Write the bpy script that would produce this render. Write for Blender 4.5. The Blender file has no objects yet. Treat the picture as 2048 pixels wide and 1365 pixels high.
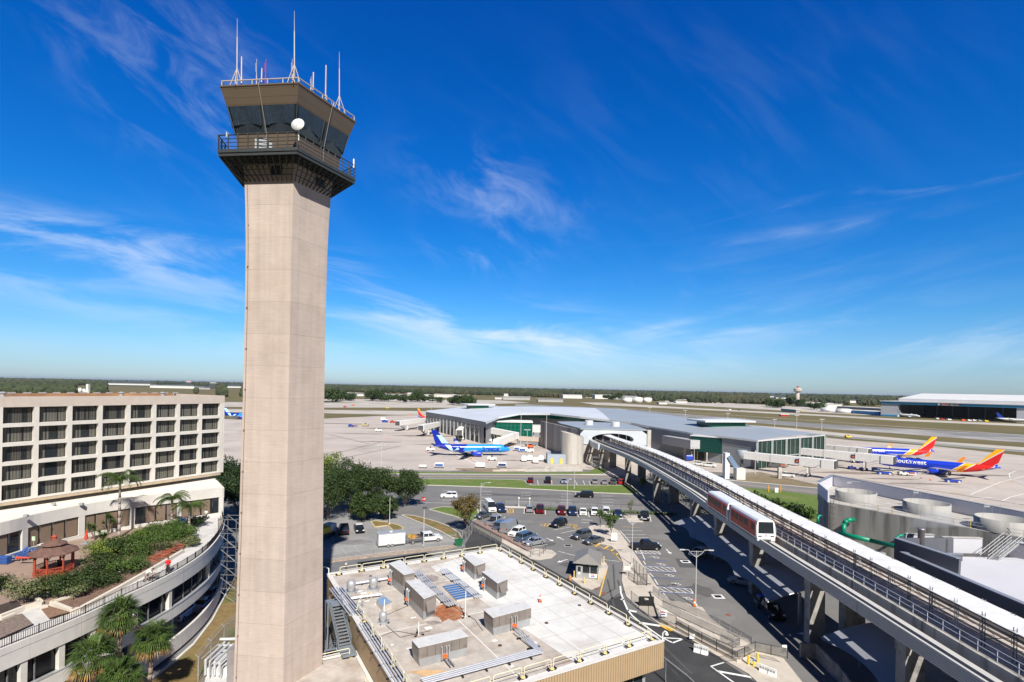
import bpy,bmesh,math,random
from mathutils import Vector,Matrix
sc=bpy.context.scene
R=math.radians
HAZE_D=2.2e-5
random.seed(7)
HC=32.0;FP=1060.0;RHO=R(1.142)
cam_d=bpy.data.cameras.new("camera");cam=bpy.data.objects.new("camera",cam_d);sc.collection.objects.link(cam)
cam.location=(0,0,HC);cam.rotation_euler=(math.pi/2,-RHO,0)
cam_d.sensor_width=36;cam_d.lens=36*FP/2048;cam_d.shift_y=92.4/2048
cam_d.clip_start=0.5;cam_d.clip_end=60000
sc.camera=cam
SUN_EL=R(43);SUN_AZ=R(180-17)
w=bpy.data.worlds.new("World");sc.world=w;w.use_nodes=True
nt=w.node_tree;nt.nodes.clear()
def nd(t,**k):
 n=nt.nodes.new(t)
 for a,b in k.items():setattr(n,a,b)
 return n
def lk(a,b):nt.links.new(a,b)
sky=nd('ShaderNodeTexSky',sky_type='NISHITA');sky.sun_disc=False
sky.sun_elevation=SUN_EL;sky.sun_rotation=SUN_AZ
sky.altitude=0;sky.air_density=1.0;sky.dust_density=0.2;sky.ozone_density=2.5
hs=nd('ShaderNodeHueSaturation');hs.inputs['Saturation'].default_value=1.38;hs.inputs['Value'].default_value=0.95
lk(sky.outputs[0],hs.inputs['Color'])
tc=nd('ShaderNodeTexCoord');sep=nd('ShaderNodeSeparateXYZ');lk(tc.outputs['Generated'],sep.inputs[0])
def M(op,a,b=None,c=None):
 n=nd('ShaderNodeMath',operation=op)
 for i,v in enumerate((a,b,c)):
  if v is None:continue
  if isinstance(v,(int,float)):n.inputs[i].default_value=v
  else:lk(v,n.inputs[i])
 return n.outputs[0]
ay=M('MAXIMUM',M('ABSOLUTE',sep.outputs[1]),0.15)
U=M('DIVIDE',sep.outputs[0],ay);V=M('DIVIDE',sep.outputs[2],ay)
def blob(cu,cv,ru,rv,rot=0.0):
 du=M('SUBTRACT',U,cu);dv=M('SUBTRACT',V,cv)
 c,s=math.cos(rot),math.sin(rot)
 a=M('ADD',M('MULTIPLY',du,c/ru),M('MULTIPLY',dv,s/ru))
 b=M('ADD',M('MULTIPLY',du,-s/rv),M('MULTIPLY',dv,c/rv))
 d=M('ADD',M('MULTIPLY',a,a),M('MULTIPLY',b,b))
 return M('POWER',2.718,M('MULTIPLY',d,-1.0))
def wisps(rot,su,sv,scale,seed,lo,hi):
 c,s=math.cos(rot),math.sin(rot)
 cb=nd('ShaderNodeCombineXYZ')
 lk(M('ADD',M('MULTIPLY',U,c*su),M('MULTIPLY',V,s*su)),cb.inputs[0])
 lk(M('ADD',M('MULTIPLY',U,-s*sv),M('MULTIPLY',V,c*sv)),cb.inputs[1])
 cb.inputs[2].default_value=seed
 n=nd('ShaderNodeTexNoise');n.inputs['Scale'].default_value=scale;n.inputs['Detail'].default_value=9
 n.inputs['Roughness'].default_value=0.6;n.inputs['Distortion'].default_value=0.55
 lk(cb.outputs[0],n.inputs['Vector'])
 mr=nd('ShaderNodeMapRange');mr.interpolation_type='SMOOTHSTEP'
 mr.inputs['From Min'].default_value=lo;mr.inputs['From Max'].default_value=hi
 lk(n.outputs['Fac'],mr.inputs['Value']);return mr.outputs[0]
def PU(px):return(px-1024)/FP
def PV(py):return(774.9-py)/FP
w1=wisps(R(-8),1.0,5.5,3.2,1.3,.40,.72)
w2=wisps(R(-30),2.2,4.2,3.4,7.7,.42,.74)
w3=wisps(R(12),1.0,6.5,3.0,4.1,.42,.75)
w4=wisps(R(-38),1.3,4.6,3.2,9.1,.42,.76)
def addm(lst):
 o=lst[0]
 for k in lst[1:]:o=M('ADD',o,k)
 return o
m1=addm([M('MULTIPLY',blob(PU(170),PV(500),.34,.045,R(-12)),1.0),M('MULTIPLY',blob(PU(800),PV(610),.30,.05,R(-13)),1.1),M('MULTIPLY',blob(PU(1080),PV(660),.22,.035,R(-8)),0.9),M('MULTIPLY',blob(PU(100),PV(590),.42,.06,R(-8)),.5),M('MULTIPLY',blob(PU(1300),PV(695),.16,.025,R(-6)),.55),M('MULTIPLY',blob(PU(850),PV(690),.6,.05,0),.3)])
m2=addm([M('MULTIPLY',blob(PU(980),PV(390),.14,.075,R(-20)),.5),M('MULTIPLY',blob(PU(940),PV(515),.08,.035,R(-5)),.6),M('MULTIPLY',blob(PU(1280),PV(570),.07,.03,0),.35)])
m3=addm([M('MULTIPLY',blob(PU(1800),PV(365),.28,.012,R(10)),.6),M('MULTIPLY',blob(PU(1580),PV(455),.16,.010,R(10)),.4),M('MULTIPLY',blob(PU(1400),PV(655),.16,.03,R(4)),.6),M('MULTIPLY',blob(PU(1950),PV(680),.25,.05,R(-4)),.6),M('MULTIPLY',blob(PU(1650),PV(560),.45,.12,R(6)),.14)])
m4=addm([M('MULTIPLY',blob(PU(330),PV(140),.24,.12,R(-38)),.42),M('MULTIPLY',blob(PU(420),PV(290),.16,.10,R(-40)),.2),M('MULTIPLY',blob(PU(1400),PV(250),.5,.25,R(20)),.05)])
cl=addm([M('MULTIPLY',w1,m1),M('MULTIPLY',w2,m2),M('MULTIPLY',w3,m3),M('MULTIPLY',w4,m4)])
front=M('GREATER_THAN',sep.outputs[1],0.0)
cl=M('MINIMUM',M('MULTIPLY',M('MULTIPLY',cl,0.52),M('GREATER_THAN',sep.outputs[2],0.0)),.82)
cl=M('MULTIPLY',cl,M('ADD',M('MULTIPLY',front,.7),.3))
mx=nd('ShaderNodeMix',data_type='RGBA');lk(cl,mx.inputs['Factor'])
ht=nd('ShaderNodeMapRange');lk(sep.outputs[2],ht.inputs['Value']);ht.inputs['From Min'].default_value=0.0;ht.inputs['From Max'].default_value=1.0
tint=nd('ShaderNodeValToRGB');lk(ht.outputs[0],tint.inputs[0])
te=tint.color_ramp.elements
te[0].color=(.50,.71,1.26,1);te[1].color=(.01,.08,.14,1);te[1].position=1.0
for p,c in((.05,(.58,.80,1.2,1)),(.12,(.47,.86,1.22,1)),(.25,(.20,.84,1.28,1)),(.42,(.08,.82,1.38,1)),(.62,(.04,.76,1.44,1)),(.70,(.015,.20,.36,1))):  # top stops, above the view, darkened to weaken sky fill
 e=te.new(p);e.color=c
mt=nd('ShaderNodeMix',data_type='RGBA',blend_type='MULTIPLY');mt.inputs['Factor'].default_value=1.0
bk=nd('ShaderNodeMapRange');lk(sep.outputs[1],bk.inputs['Value']);bk.inputs['From Min'].default_value=-.45;bk.inputs['From Max'].default_value=.1;bk.inputs['To Min'].default_value=.18  # unseen sky behind the camera dimmed to deepen the shadows
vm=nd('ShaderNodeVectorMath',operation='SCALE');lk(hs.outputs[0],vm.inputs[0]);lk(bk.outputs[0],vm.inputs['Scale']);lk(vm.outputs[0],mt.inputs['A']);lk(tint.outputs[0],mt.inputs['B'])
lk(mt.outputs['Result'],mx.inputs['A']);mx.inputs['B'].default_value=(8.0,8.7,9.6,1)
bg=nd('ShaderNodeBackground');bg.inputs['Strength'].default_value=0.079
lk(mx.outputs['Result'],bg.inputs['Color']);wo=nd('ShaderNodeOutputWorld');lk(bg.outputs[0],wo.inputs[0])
sl=bpy.data.lights.new("sun",'SUN');sl.energy=5.0;sl.angle=R(.53);sl.color=(1,.955,.89)
so=bpy.data.objects.new("sun",sl);sc.collection.objects.link(so)
a17=R(17)
SD=Vector((-math.sin(a17)*math.cos(SUN_EL),math.cos(a17)*math.cos(SUN_EL),-math.sin(SUN_EL)))
so.rotation_euler=SD.to_track_quat('-Z','Y').to_euler();so.location=(20,-30,120)
sc.view_settings.view_transform='Standard';sc.view_settings.look='None';sc.view_settings.exposure=0.52;sc.view_settings.gamma=1
cR,sR=math.cos(RHO),math.sin(RHO)
def lev(px,py):
 dx=px-1024;dy=py-774.9
 return dx*cR+dy*sR,-dx*sR+dy*cR
def G(px,py,z=0.0):
 x,y=lev(px,py);k=(HC-z)/y
 return Vector((x*k,FP*k,z))
def D(px,py,Y):
 x,y=lev(px,py);return Vector((x*Y/FP,Y,HC-y*Y/FP))
WM={}
def reg(o,parent=None,loc=(0,0,0),rz=0.0):
 sc.collection.objects.link(o)
 m=Matrix.Translation(Vector(loc))@Matrix.Rotation(rz,4,'Z')
 o.location=loc;o.rotation_euler=(0,0,rz)
 if parent is not None:o.parent=parent;WM[o.name]=WM[parent.name]@m
 else:WM[o.name]=m
 return o
def tag(o,label=None,cat=None,group=None,kind=None):
 if label:o['label']=label
 if cat:o['category']=cat
 if group:o['group']=group
 if kind:o['kind']=kind
 return o
def T(name,label,cat,group=None,loc=(0,0,0),rz=0.0):
 return tag(reg(bpy.data.objects.new(name,None),None,loc,rz),label,cat,group)
def copy_tree(o,parent=None,loc=None,rz=None,label=None):
 c=o.copy();sc.collection.objects.link(c)
 if parent is not None:c.parent=parent
 if loc is not None:c.location=loc
 if rz is not None:c.rotation_euler=(0,0,rz)
 if label:c['label']=label
 for ch in[k for k in o.children]:copy_tree(ch,c)
 return c
class B:
 def __init__(s):s.v=[];s.f=[];s.m=[];s.cm=0;s.sm=[];s.cs=False
 def mi(s,i):s.cm=i;return s
 def smooth(s,b=True):s.cs=b;return s
 def add(s,vs,fs):
  n=len(s.v);s.v+=[Vector(p)for p in vs]
  for f in fs:s.f.append([i+n for i in f]);s.m.append(s.cm);s.sm.append(s.cs)
  return s
 def box(s,c,d,rz=0.0,top=1.0,topy=None):
  if topy is None:topy=top
  hx,hy,hz=d[0]/2,d[1]/2,d[2]/2;ca,sa=math.cos(rz),math.sin(rz);vs=[]
  for z,kx,ky in((-hz,1,1),(hz,top,topy)):
   for x,y in((-hx,-hy),(hx,-hy),(hx,hy),(-hx,hy)):
    x*=kx;y*=ky;vs.append((c[0]+x*ca-y*sa,c[1]+x*sa+y*ca,c[2]+z))
  return s.add(vs,[(0,3,2,1),(4,5,6,7),(0,1,5,4),(1,2,6,5),(2,3,7,6),(3,0,4,7)])
 def bb(s,x0,x1,y0,y1,z0,z1):return s.box(((x0+x1)/2,(y0+y1)/2,(z0+z1)/2),(abs(x1-x0),abs(y1-y0),abs(z1-z0)))
 def beam(s,p,q,w,h,up=(0,0,1)):
  p=Vector(p);q=Vector(q);d=q-p
  if d.length<1e-6:return s
  d.normalize();u=Vector(up)
  if abs(d.dot(u))>.99:u=Vector((1,0,0))
  r=d.cross(u).normalized();u=r.cross(d).normalized()
  vs=[]
  for c in(p,q):
   for a,b in((-1,-1),(1,-1),(1,1),(-1,1)):vs.append(c+r*(a*w/2)+u*(b*h/2))
  return s.add(vs,[(0,1,2,3),(4,7,6,5),(0,4,5,1),(1,5,6,2),(2,6,7,3),(3,7,4,0)])
 def tube(s,p,q,r,n=6,r2=None):
  p=Vector(p);q=Vector(q);d=q-p
  if d.length<1e-6:return s
  if r2 is None:r2=r
  d.normalize();u=Vector((0,0,1))if abs(d.z)<.95 else Vector((1,0,0))
  a=d.cross(u).normalized();b=d.cross(a).normalized();vs=[]
  for c,k in((p,r),(q,r2)):
   for i in range(n):
    t=2*math.pi*i/n;vs.append(c+a*(k*math.cos(t))+b*(k*math.sin(t)))
  fs=[(i,(i+1)%n,n+(i+1)%n,n+i)for i in range(n)]+[tuple(range(n))[::-1],tuple(range(n,2*n))]
  return s.add(vs,fs)
 def path(s,pts,r,n=6):
  for a,b in zip(pts[:-1],pts[1:]):s.tube(a,b,r,n)
  return s
 def prism(s,poly,z0,z1):
  n=len(poly);vs=[(p[0],p[1],z0)for p in poly]+[(p[0],p[1],z1)for p in poly]
  fs=[tuple(range(n))[::-1],tuple(range(n,2*n))]+[(i,(i+1)%n,n+(i+1)%n,n+i)for i in range(n)]
  return s.add(vs,fs)
 def sheet(s,poly,z=None):
  return s.add([(p[0],p[1],p[2]if z is None else z)for p in poly],[tuple(range(len(poly)))])
 def loft(s,rings,closed=True,caps=True):
  n=len(rings[0]);vs=[p for r in rings for p in r];fs=[]
  for k in range(len(rings)-1):
   for i in range(n if closed else n-1):
    j=(i+1)%n;fs.append((k*n+i,k*n+j,(k+1)*n+j,(k+1)*n+i))
  if caps and closed:fs+=[tuple(range(n))[::-1],tuple(range((len(rings)-1)*n,len(rings)*n))]
  return s.add(vs,fs)
 def lathe(s,c,prof,n=24,caps=True):
  return s.loft([[(c[0]+r*math.cos(2*math.pi*i/n),c[1]+r*math.sin(2*math.pi*i/n),c[2]+z)for i in range(n)]for r,z in prof],True,caps)
 def strip(s,A,Bp):
  n=len(A);return s.add(list(A)+list(Bp),[(i,i+1,n+i+1,n+i)for i in range(n-1)])
 def rib(s,pts,wd,z):
  pts=[Vector((p[0],p[1],0))for p in pts];L=[];Q=[]
  for i,p in enumerate(pts):
   d=(pts[min(i+1,len(pts)-1)]-pts[max(i-1,0)]).normalized();n_=Vector((-d.y,d.x,0))*wd/2
   L.append((p.x+n_.x,p.y+n_.y,z));Q.append((p.x-n_.x,p.y-n_.y,z))
  return s.strip(Q,L)
 def wallp(s,pts,th,z0,z1):
  for a,b in zip(pts[:-1],pts[1:]):
   a=Vector((a[0],a[1],(z0+z1)/2));b=Vector((b[0],b[1],(z0+z1)/2));s.beam(a,b,th,z1-z0)
  return s
 def obj(s,name,mats,parent=None,local=False,loc=(0,0,0),rz=0.0,recalc=True):
  me=bpy.data.meshes.new(name)
  if not isinstance(mats,(list,tuple)):mats=[mats]
  for m_ in mats:me.materials.append(m_)
  vs=s.v
  if parent is not None and not local:
   inv=WM[parent.name].inverted();vs=[inv@p for p in vs]
  me.from_pydata([tuple(p)for p in vs],[],s.f)
  me.polygons.foreach_set('material_index',s.m);me.polygons.foreach_set('use_smooth',s.sm)
  if recalc:
   bm=bmesh.new();bm.from_mesh(me);bmesh.ops.recalc_face_normals(bm,faces=bm.faces);bm.to_mesh(me);bm.free()
  me.update()
  return reg(bpy.data.objects.new(name,me),parent,loc,rz)
MATS={}
def mat(name,col,rough=.8,var=.12,scale=1.5,metal=0.0,bump=0.0,stain=None,stains=.25,emis=None,spec=.5,streak=False,alpha=1.0,world=False,col2=None):
 if name in MATS:return MATS[name]
 m=bpy.data.materials.new(name);m.use_nodes=True;t=m.node_tree;bs=t.nodes['Principled BSDF']
 bs.inputs['Roughness'].default_value=rough;bs.inputs['Metallic'].default_value=metal
 bs.inputs['Specular IOR Level'].default_value=spec
 L=t.links.new
 def N(ty,**k):
  n=t.nodes.new(ty)
  for a,b in k.items():setattr(n,a,b)
  return n
 tcn=N('ShaderNodeTexCoord');src=tcn.outputs['Object']
 if world:src=N('ShaderNodeNewGeometry').outputs['Position']
 if streak:
  mp=N('ShaderNodeMapping');mp.inputs['Scale'].default_value=(1,1,.08);L(src,mp.inputs[0]);src=mp.outputs[0]
 nz=N('ShaderNodeTexNoise');nz.inputs['Scale'].default_value=scale;nz.inputs['Detail'].default_value=6;nz.inputs['Roughness'].default_value=.62
 L(src,nz.inputs['Vector'])
 rp=N('ShaderNodeValToRGB');e=rp.color_ramp.elements
 c=Vector(col[:3])
 a_=c*(1-var);b_=Vector(col2[:3])if col2 else c*(1+var)
 e[0].position=.32;e[1].position=.68;e[0].color=(*a_,1);e[1].color=(*[min(x,1)for x in b_],1)
 L(nz.outputs['Fac'],rp.inputs[0]);out=rp.outputs[0]
 if stain:
  n2=N('ShaderNodeTexNoise');n2.inputs['Scale'].default_value=stains;n2.inputs['Detail'].default_value=5;n2.inputs['Roughness'].default_value=.65
  L(src,n2.inputs['Vector']);mr=N('ShaderNodeMapRange');mr.inputs['From Min'].default_value=.5;mr.inputs['From Max'].default_value=.68
  L(n2.outputs['Fac'],mr.inputs['Value']);mx_=N('ShaderNodeMix',data_type='RGBA');L(mr.outputs[0],mx_.inputs['Factor'])
  L(out,mx_.inputs['A']);mx_.inputs['B'].default_value=(*stain,1);out=mx_.outputs['Result']
 L(out,bs.inputs['Base Color'])
 if bump:
  bp=N('ShaderNodeBump');bp.inputs['Strength'].default_value=bump;bp.inputs['Distance'].default_value=.05;L(nz.outputs['Fac'],bp.inputs['Height']);L(bp.outputs[0],bs.inputs['Normal'])
 if emis:bs.inputs['Emission Color'].default_value=(*emis,1);bs.inputs['Emission Strength'].default_value=1
 if alpha<1:bs.inputs['Alpha'].default_value=alpha
 MATS[name]=m;return m
def meshmat(name,col,cell=.06,wire=.012,rough=.6):
 if name in MATS:return MATS[name]
 m=bpy.data.materials.new(name);m.use_nodes=True;t=m.node_tree;bs=t.nodes['Principled BSDF']
 bs.inputs['Base Color'].default_value=(*col,1);bs.inputs['Roughness'].default_value=rough
 bs.inputs['Alpha'].default_value=min(1,2*wire/cell)
 MATS[name]=m;return m
def ribmat(name,col,axis,period,dark=.62,frac=.25,rough=.6,metal=0.0,world=True,var=.06):
 if name in MATS:return MATS[name]
 m=mat(name,col,rough,var,.8,metal,world=world);t=m.node_tree;bs=t.nodes['Principled BSDF']
 base=bs.inputs['Base Color'].links[0].from_socket
 src=t.nodes.new('ShaderNodeNewGeometry').outputs['Position']if world else t.nodes.new('ShaderNodeTexCoord').outputs['Object']
 dt=t.nodes.new('ShaderNodeVectorMath');dt.operation='DOT_PRODUCT';t.links.new(src,dt.inputs[0]);dt.inputs[1].default_value=axis
 a=t.nodes.new('ShaderNodeMath');a.operation='DIVIDE';t.links.new(dt.outputs['Value'],a.inputs[0]);a.inputs[1].default_value=period
 b=t.nodes.new('ShaderNodeMath');b.operation='FRACT';t.links.new(a.outputs[0],b.inputs[0])
 c=t.nodes.new('ShaderNodeMath');c.operation='LESS_THAN';t.links.new(b.outputs[0],c.inputs[0]);c.inputs[1].default_value=frac
 x=t.nodes.new('ShaderNodeMix');x.data_type='RGBA';t.links.new(c.outputs[0],x.inputs['Factor']);t.links.new(base,x.inputs['A'])
 x.inputs['B'].default_value=(*[k*dark for k in col],1);t.links.new(x.outputs['Result'],bs.inputs['Base Color'])
 return m
def glass(name,col=(.02,.025,.03),rough=.06,spec=.6):return mat(name,col,rough,.15,2,spec=spec)
WHITE=mat('white_paint',(.74,.74,.72),.55,.05,1.2)
OFFW=mat('off_white',(.62,.60,.56),.7,.08,.8)
GREY=mat('grey_paint',(.30,.31,.32),.55,.08)
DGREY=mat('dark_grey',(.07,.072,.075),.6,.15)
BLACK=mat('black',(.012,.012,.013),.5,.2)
GALV=mat('galvanised',(.42,.43,.44),.45,.12,3,metal=.35)
STEEL=mat('steel_bluegrey',(.22,.25,.28),.5,.1,2,metal=.2)
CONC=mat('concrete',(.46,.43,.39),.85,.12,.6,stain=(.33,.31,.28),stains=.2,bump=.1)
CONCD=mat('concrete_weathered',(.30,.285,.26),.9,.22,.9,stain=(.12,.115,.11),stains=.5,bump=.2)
GLASS=glass('dark_glass');GLASSB=glass('blue_glass',(.03,.05,.07))
RED=mat('red_paint',(.55,.03,.02),.4,.06);YEL=mat('yellow_paint',(.80,.55,.03),.5,.06)
ORANGE=mat('orange_plastic',(.85,.13,.02),.5,.05);BLUE=mat('blue_paint',(.015,.05,.38),.4,.06)
TYRE=mat('tyre',(.015,.015,.015),.9,.1);WLINE=mat('white_line',(.80,.80,.78),.8,.1,3,stain=(.52,.52,.50),stains=1.5,world=True)
YLINE=mat('yellow_line',(.78,.47,.08),.8,.12,3,stain=(.52,.36,.13),stains=1.5,world=True);BLINE=mat('blue_line',(.05,.12,.5),.8,.1)
ASPH=mat('asphalt',(.162,.157,.152),.9,.10,.35,stain=(.185,.18,.175),stains=.08,world=True,bump=.1)
ASPH2=mat('asphalt_new',(.040,.040,.042),.9,.14,.5,stain=(.06,.06,.06),stains=.12,world=True)
ASPH3=mat('asphalt_old',(.26,.255,.25),.9,.10,.25,stain=(.20,.20,.198),stains=.1,world=True)
APR=mat('apron_concrete',(.46,.405,.36),.9,.10,.03,stain=(.36,.315,.28),stains=.05,world=True)
TAXI=mat('taxiway_concrete',(.46,.42,.37),.9,.10,.03,stain=(.30,.28,.25),stains=.02,world=True)
RUNW=mat('runway',(.20,.195,.19),.9,.15,.02,stain=(.4,.38,.36),stains=.01,world=True)
DRYG=mat('dry_grass',(.135,.105,.035),1,.22,.02,stain=(.085,.095,.028),stains=.012,world=True)
GRS=mat('lawn',(.10,.155,.022),1,.25,.8,stain=(.16,.17,.05),stains=.12,world=True)
DGRS=mat('patchy_lawn',(.20,.135,.05),1,.25,1.2,stain=(.09,.12,.02),stains=.3,world=True)
SIDEW=mat('sidewalk_concrete',(.52,.465,.40),.9,.08,.5,stain=(.40,.36,.31),stains=.3,world=True)
MULCH=mat('mulch',(.17,.105,.075),1,.35,3,world=True)
GRAV=mat('white_gravel',(.52,.52,.51),1,.15,5,world=True)
def st(o):o['kind']='structure';return o
b=B();s_=30000;b.sheet([(-s_,-200,-.06),(s_,-200,-.06),(s_,40000,-.06),(-s_,40000,-.06)]);st(b.obj('ground',DRYG))
GN=[0]
def offs2(pts,d):
 out=[]
 for i,p in enumerate(pts):
  q=(pts[min(i+1,len(pts)-1)]-pts[max(i-1,0)]);q.z=0;q.normalize();out.append(p+Vector((-q.y,q.x,0))*d)
 return out
def gsheet(name,pts,z,m_):
 if z<=.0105:GN[0]+=1;z=-.05+.003*GN[0]
 b=B();b.sheet([G(x,y,z)for x,y in pts]);return st(b.obj(name,m_))
def gprism(name,pts,z,m_,kerb=None):
 P=[G(x,y,z)for x,y in pts];b=B();b.mi(0).prism(P,-.02,z);mats=[m_]
 if kerb:
  for p,q in zip(P,P[1:]+P[:1]):b.mi(1).beam((p.x,p.y,z-.04),(q.x,q.y,z-.04),.22,.16)
  mats.append(kerb)
 return st(b.obj(name,mats))
KERB=mat('kerb',(.55,.52,.47),.9,.1,1,world=True)
KERBY=mat('yellow_kerb',(.56,.46,.24),.9,.15,1,world=True)
gsheet('apron',[(380,838),(640,838),(780,831.5),(900,830),(1250,838),(1500,858),(1700,881),(1870,893),(2048,912),(2300,940),(2600,1250),(1900,1060),(1700,990),(1560,955),(1440,945),(1320,940),(1180,940),(1080,936),(900,942),(640,937),(380,930)],.0,APR)
T_=.0
gsheet('taxiway',[(-300,798),(640,806),(850,805),(1000,812),(900,816),(640,815.5),(-300,808)],.0,TAXI)
gsheet('taxiway',[(-300,812),(640,820),(870,823),(930,830),(780,830),(640,826.5),(-300,818)],.0,TAXI)
gsheet('taxiway',[(640,798.5),(760,799),(1000,801),(1060,806),(1000,808),(760,806),(640,804)],.01,TAXI)
gsheet('runway',[(1030,808),(1240,817.5),(1380,829.5),(1640,848),(1800,857.5),(2048,870),(2500,893),(2500,912),(2048,886),(1800,868),(1640,857),(1380,835),(1180,820),(1030,812)],.0,RUNW)
gsheet('taxiway',[(1160,805),(1220,806),(1380,816),(1640,829.5),(1800,838.5),(2048,848.5),(2500,868),(2500,874),(2048,853),(1800,842),(1640,832.5),(1380,819),(1190,810)],.0,TAXI)
gsheet('taxiway',[(1430,846),(1575,856),(1700,868),(1870,883),(2048,895),(2500,925),(2500,932),(2048,901),(1870,888),(1700,874),(1575,862)],.0,TAXI)
gsheet('taxiway_shoulder',[(1575,862.6),(1700,874.6),(1870,888.6),(2048,901.6),(2500,933),(2500,938),(2048,905),(1870,891),(1700,877)],.0,ASPH3)
gsheet('hangar_apron',[(1330,800),(1560,812),(1640,815),(1760,823),(1900,832),(2100,838),(2600,850),(2600,862),(2048,845),(1800,834),(1640,826),(1330,808)],.01,TAXI)
gsheet('road',[(1090,792.5),(1700,807),(1700,808.5),(1090,794)],.01,TAXI)
b=B()
for k in range(16):
 t0=k/16;x0=1240+t0*900;b.rib([G(x0,822.8+(x0-1240)*.0625,.02),G(x0+26,822.8+(x0+26-1240)*.0625,.02)],.9,.03)
st(b.obj('runway_centre_line',WLINE))
b=B();b.rib([G(1180,812.6,.02),G(1500,833,.02),G(2048,870.8,.02)],2.2,.03);b.rib([G(1180,819.5,.02),G(1640,855.6,.02),G(2048,884.0,.02)],.9,.03)
st(b.obj('runway_edge_line',WLINE))
b=B()
for px,py,qx,qy in((640,915,760,885),(660,922,800,893),(640,865,738,888),(1660,950,2048,1010),(1700,905,2048,930)):
 b.rib([G(px,py),G(qx,qy)],.35,.012)
st(b.obj('apron_joint',mat('tar_joint',(.06,.055,.05),.9)))
b=B()
for pl in([(1940,990),(2000,965),(2060,950)],[(2060,985),(2020,995),(2005,1002),(2030,1008),(2060,1006)],[(2048,968),(2020,956),(2018,948),(2032,942)],[(1940,1000),(1985,995)]):
 b.rib([G(*p)for p in pl],.3,.02)
b.rib([G(900,905),G(957,932)],.5,.02);b.rib([G(918,905),G(975,934)],.3,.02)
st(b.obj('apron_marking',WLINE))
b=B()
for pl in([(2004,961.5),(2031,963.5)],[(1900,985.5),(1930,989)],[(924,901),(947,922)],[(808,909),(826,909)],[(700,893),(724,893)]):b.rib([G(*p)for p in pl],.5,.02)
st(b.obj('apron_marking',YLINE))
gsheet('asphalt_lot',[(-250,925),(380,931),(640,938),(900,943),(1080,937),(1180,941),(1320,941),(1440,946),(1560,957),(1700,992),(2300,1150),(4500,2600),(1024,3600),(-2200,2600)],.015,ASPH)
gsheet('left_parking_lot',[(560,1035),(740,1018),(806,1034),(850,1051),(905,1079),(930,1092),(800,1103),(700,1115),(560,1128)],.03,ASPH3)
gsheet('service_road',[(560,1135),(700,1122),(800,1111),(910,1095),(948,1066),(1062,1118),(1000,1300),(560,1300)],.026,mat('asphalt_blue',(.145,.147,.152),.9,.25,.25,stain=(.2,.2,.2),stains=.15,world=True))
gsheet('new_asphalt_road',[(945,1062),(1062,1117),(1130,1156),(1214,1202.5),(1242,1191),(1250,1215),(1318,1250),(1374,1275),(1430,1312),(1516,1368),(1500,1500),(1000,1500),(930,1090)],.034,ASPH2)
gsheet('concrete_road',[(1100,948.6),(1205,948.6),(1216,941),(1205,936),(1300,938),(1330,950),(1250,953)],.024,APR)
b=B();b.rib([G(*p)for p in[(560,952),(1100,954),(1240,955.5),(1350,960),(1475,967.5),(1635,984.5),(1800,1008)]],8.4,.03);st(b.obj('perimeter_road',mat('asphalt_road',(.19,.185,.18),.9,.08,.3,world=True)))
b=B();b.rib([G(*p)for p in[(560,953),(1100,954),(1240,955.8),(1350,960.5),(1475,968.8),(1635,985.8),(1800,1010)]],.34,.045);st(b.obj('road_centre_line',YLINE))
for pl in([(560,947.5),(800,948.4),(1100,949.6),(1205,949.4)],[(1330,955),(1400,958),(1475,962.5),(1635,977),(1800,1000)]):
 b=B();P=[G(*p)for p in pl]
 for p,q in zip(P[:-1],P[1:]):b.beam((p.x,p.y,.06),(q.x,q.y,.06),.5,.16)
 st(b.obj('kerb',KERB))
gprism('verge',[(560,939),(780,943.6),(1000,945.5),(1130,945),(1180,944),(1190,936.5),(1205,937),(1214,942),(1206,947.6),(1100,948),(560,946)],.12,GRS)
gprism('ramp_bank',[(911,937),(1045,936),(1050,943),(985,943.5),(930,940)],.25,mat('brown_bank',(.24,.18,.12),1,.2,.6,world=True))
gprism('median_grass',[(560,958.5),(790,958.4),(940,958.2),(1040,959.6),(1049,961.5),(1053,967),(1062,970.8),(1200,970.8),(1262,971),(1276,985),(1270,988.5),(1180,985),(1100,979.8),(1000,975.2),(940,973),(845,970),(560,968)],.13,GRS,KERB)
gprism('verge',[(1478,974),(1540,979.5),(1640,991.5),(1700,1000),(1660,1075),(1560,1020),(1500,990)],.12,GRS)
gprism('verge',[(1462,948),(1520,944),(1560,953),(1640,971),(1640,976),(1560,968),(1475,961)],.12,mat('brown_verge',(.20,.155,.09),1,.2,.3,world=True))
gprism('grass_island',[(859,1019),(883,1014),(955,1016.5),(958,1036),(940,1044),(905,1031)],.13,GRS,KERB)
gprism('grass_island',[(803,1030),(826,1031),(850,1037),(872,1043),(896,1052),(917,1065),(925,1078),(905,1076),(880,1062),(850,1049),(820,1037)],.13,DGRS,KERB)
gprism('grass_island',[(742,1043.8),(750,1042),(775,1045),(797,1050.5),(806,1056),(800.6,1063),(789,1063.5),(774.8,1051),(750,1054)],.13,DGRS,KERBY)
gprism('grass_island',[(690,1018),(742,1012),(780,1020),(742,1030),(700,1030)],.13,DGRS,KERB)
gprism('gravel_strip',[(560,1132),(640,1121),(700,1113.5),(800,1102),(900,1091),(915,1092),(905,1096),(800,1108),(700,1119),(640,1128),(560,1139)],.1,mat('gravel_tan',(.30,.26,.215),1,.25,2,world=True),mat('rust_kerb',(.38,.27,.2),.9,.35,1,world=True))
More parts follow.
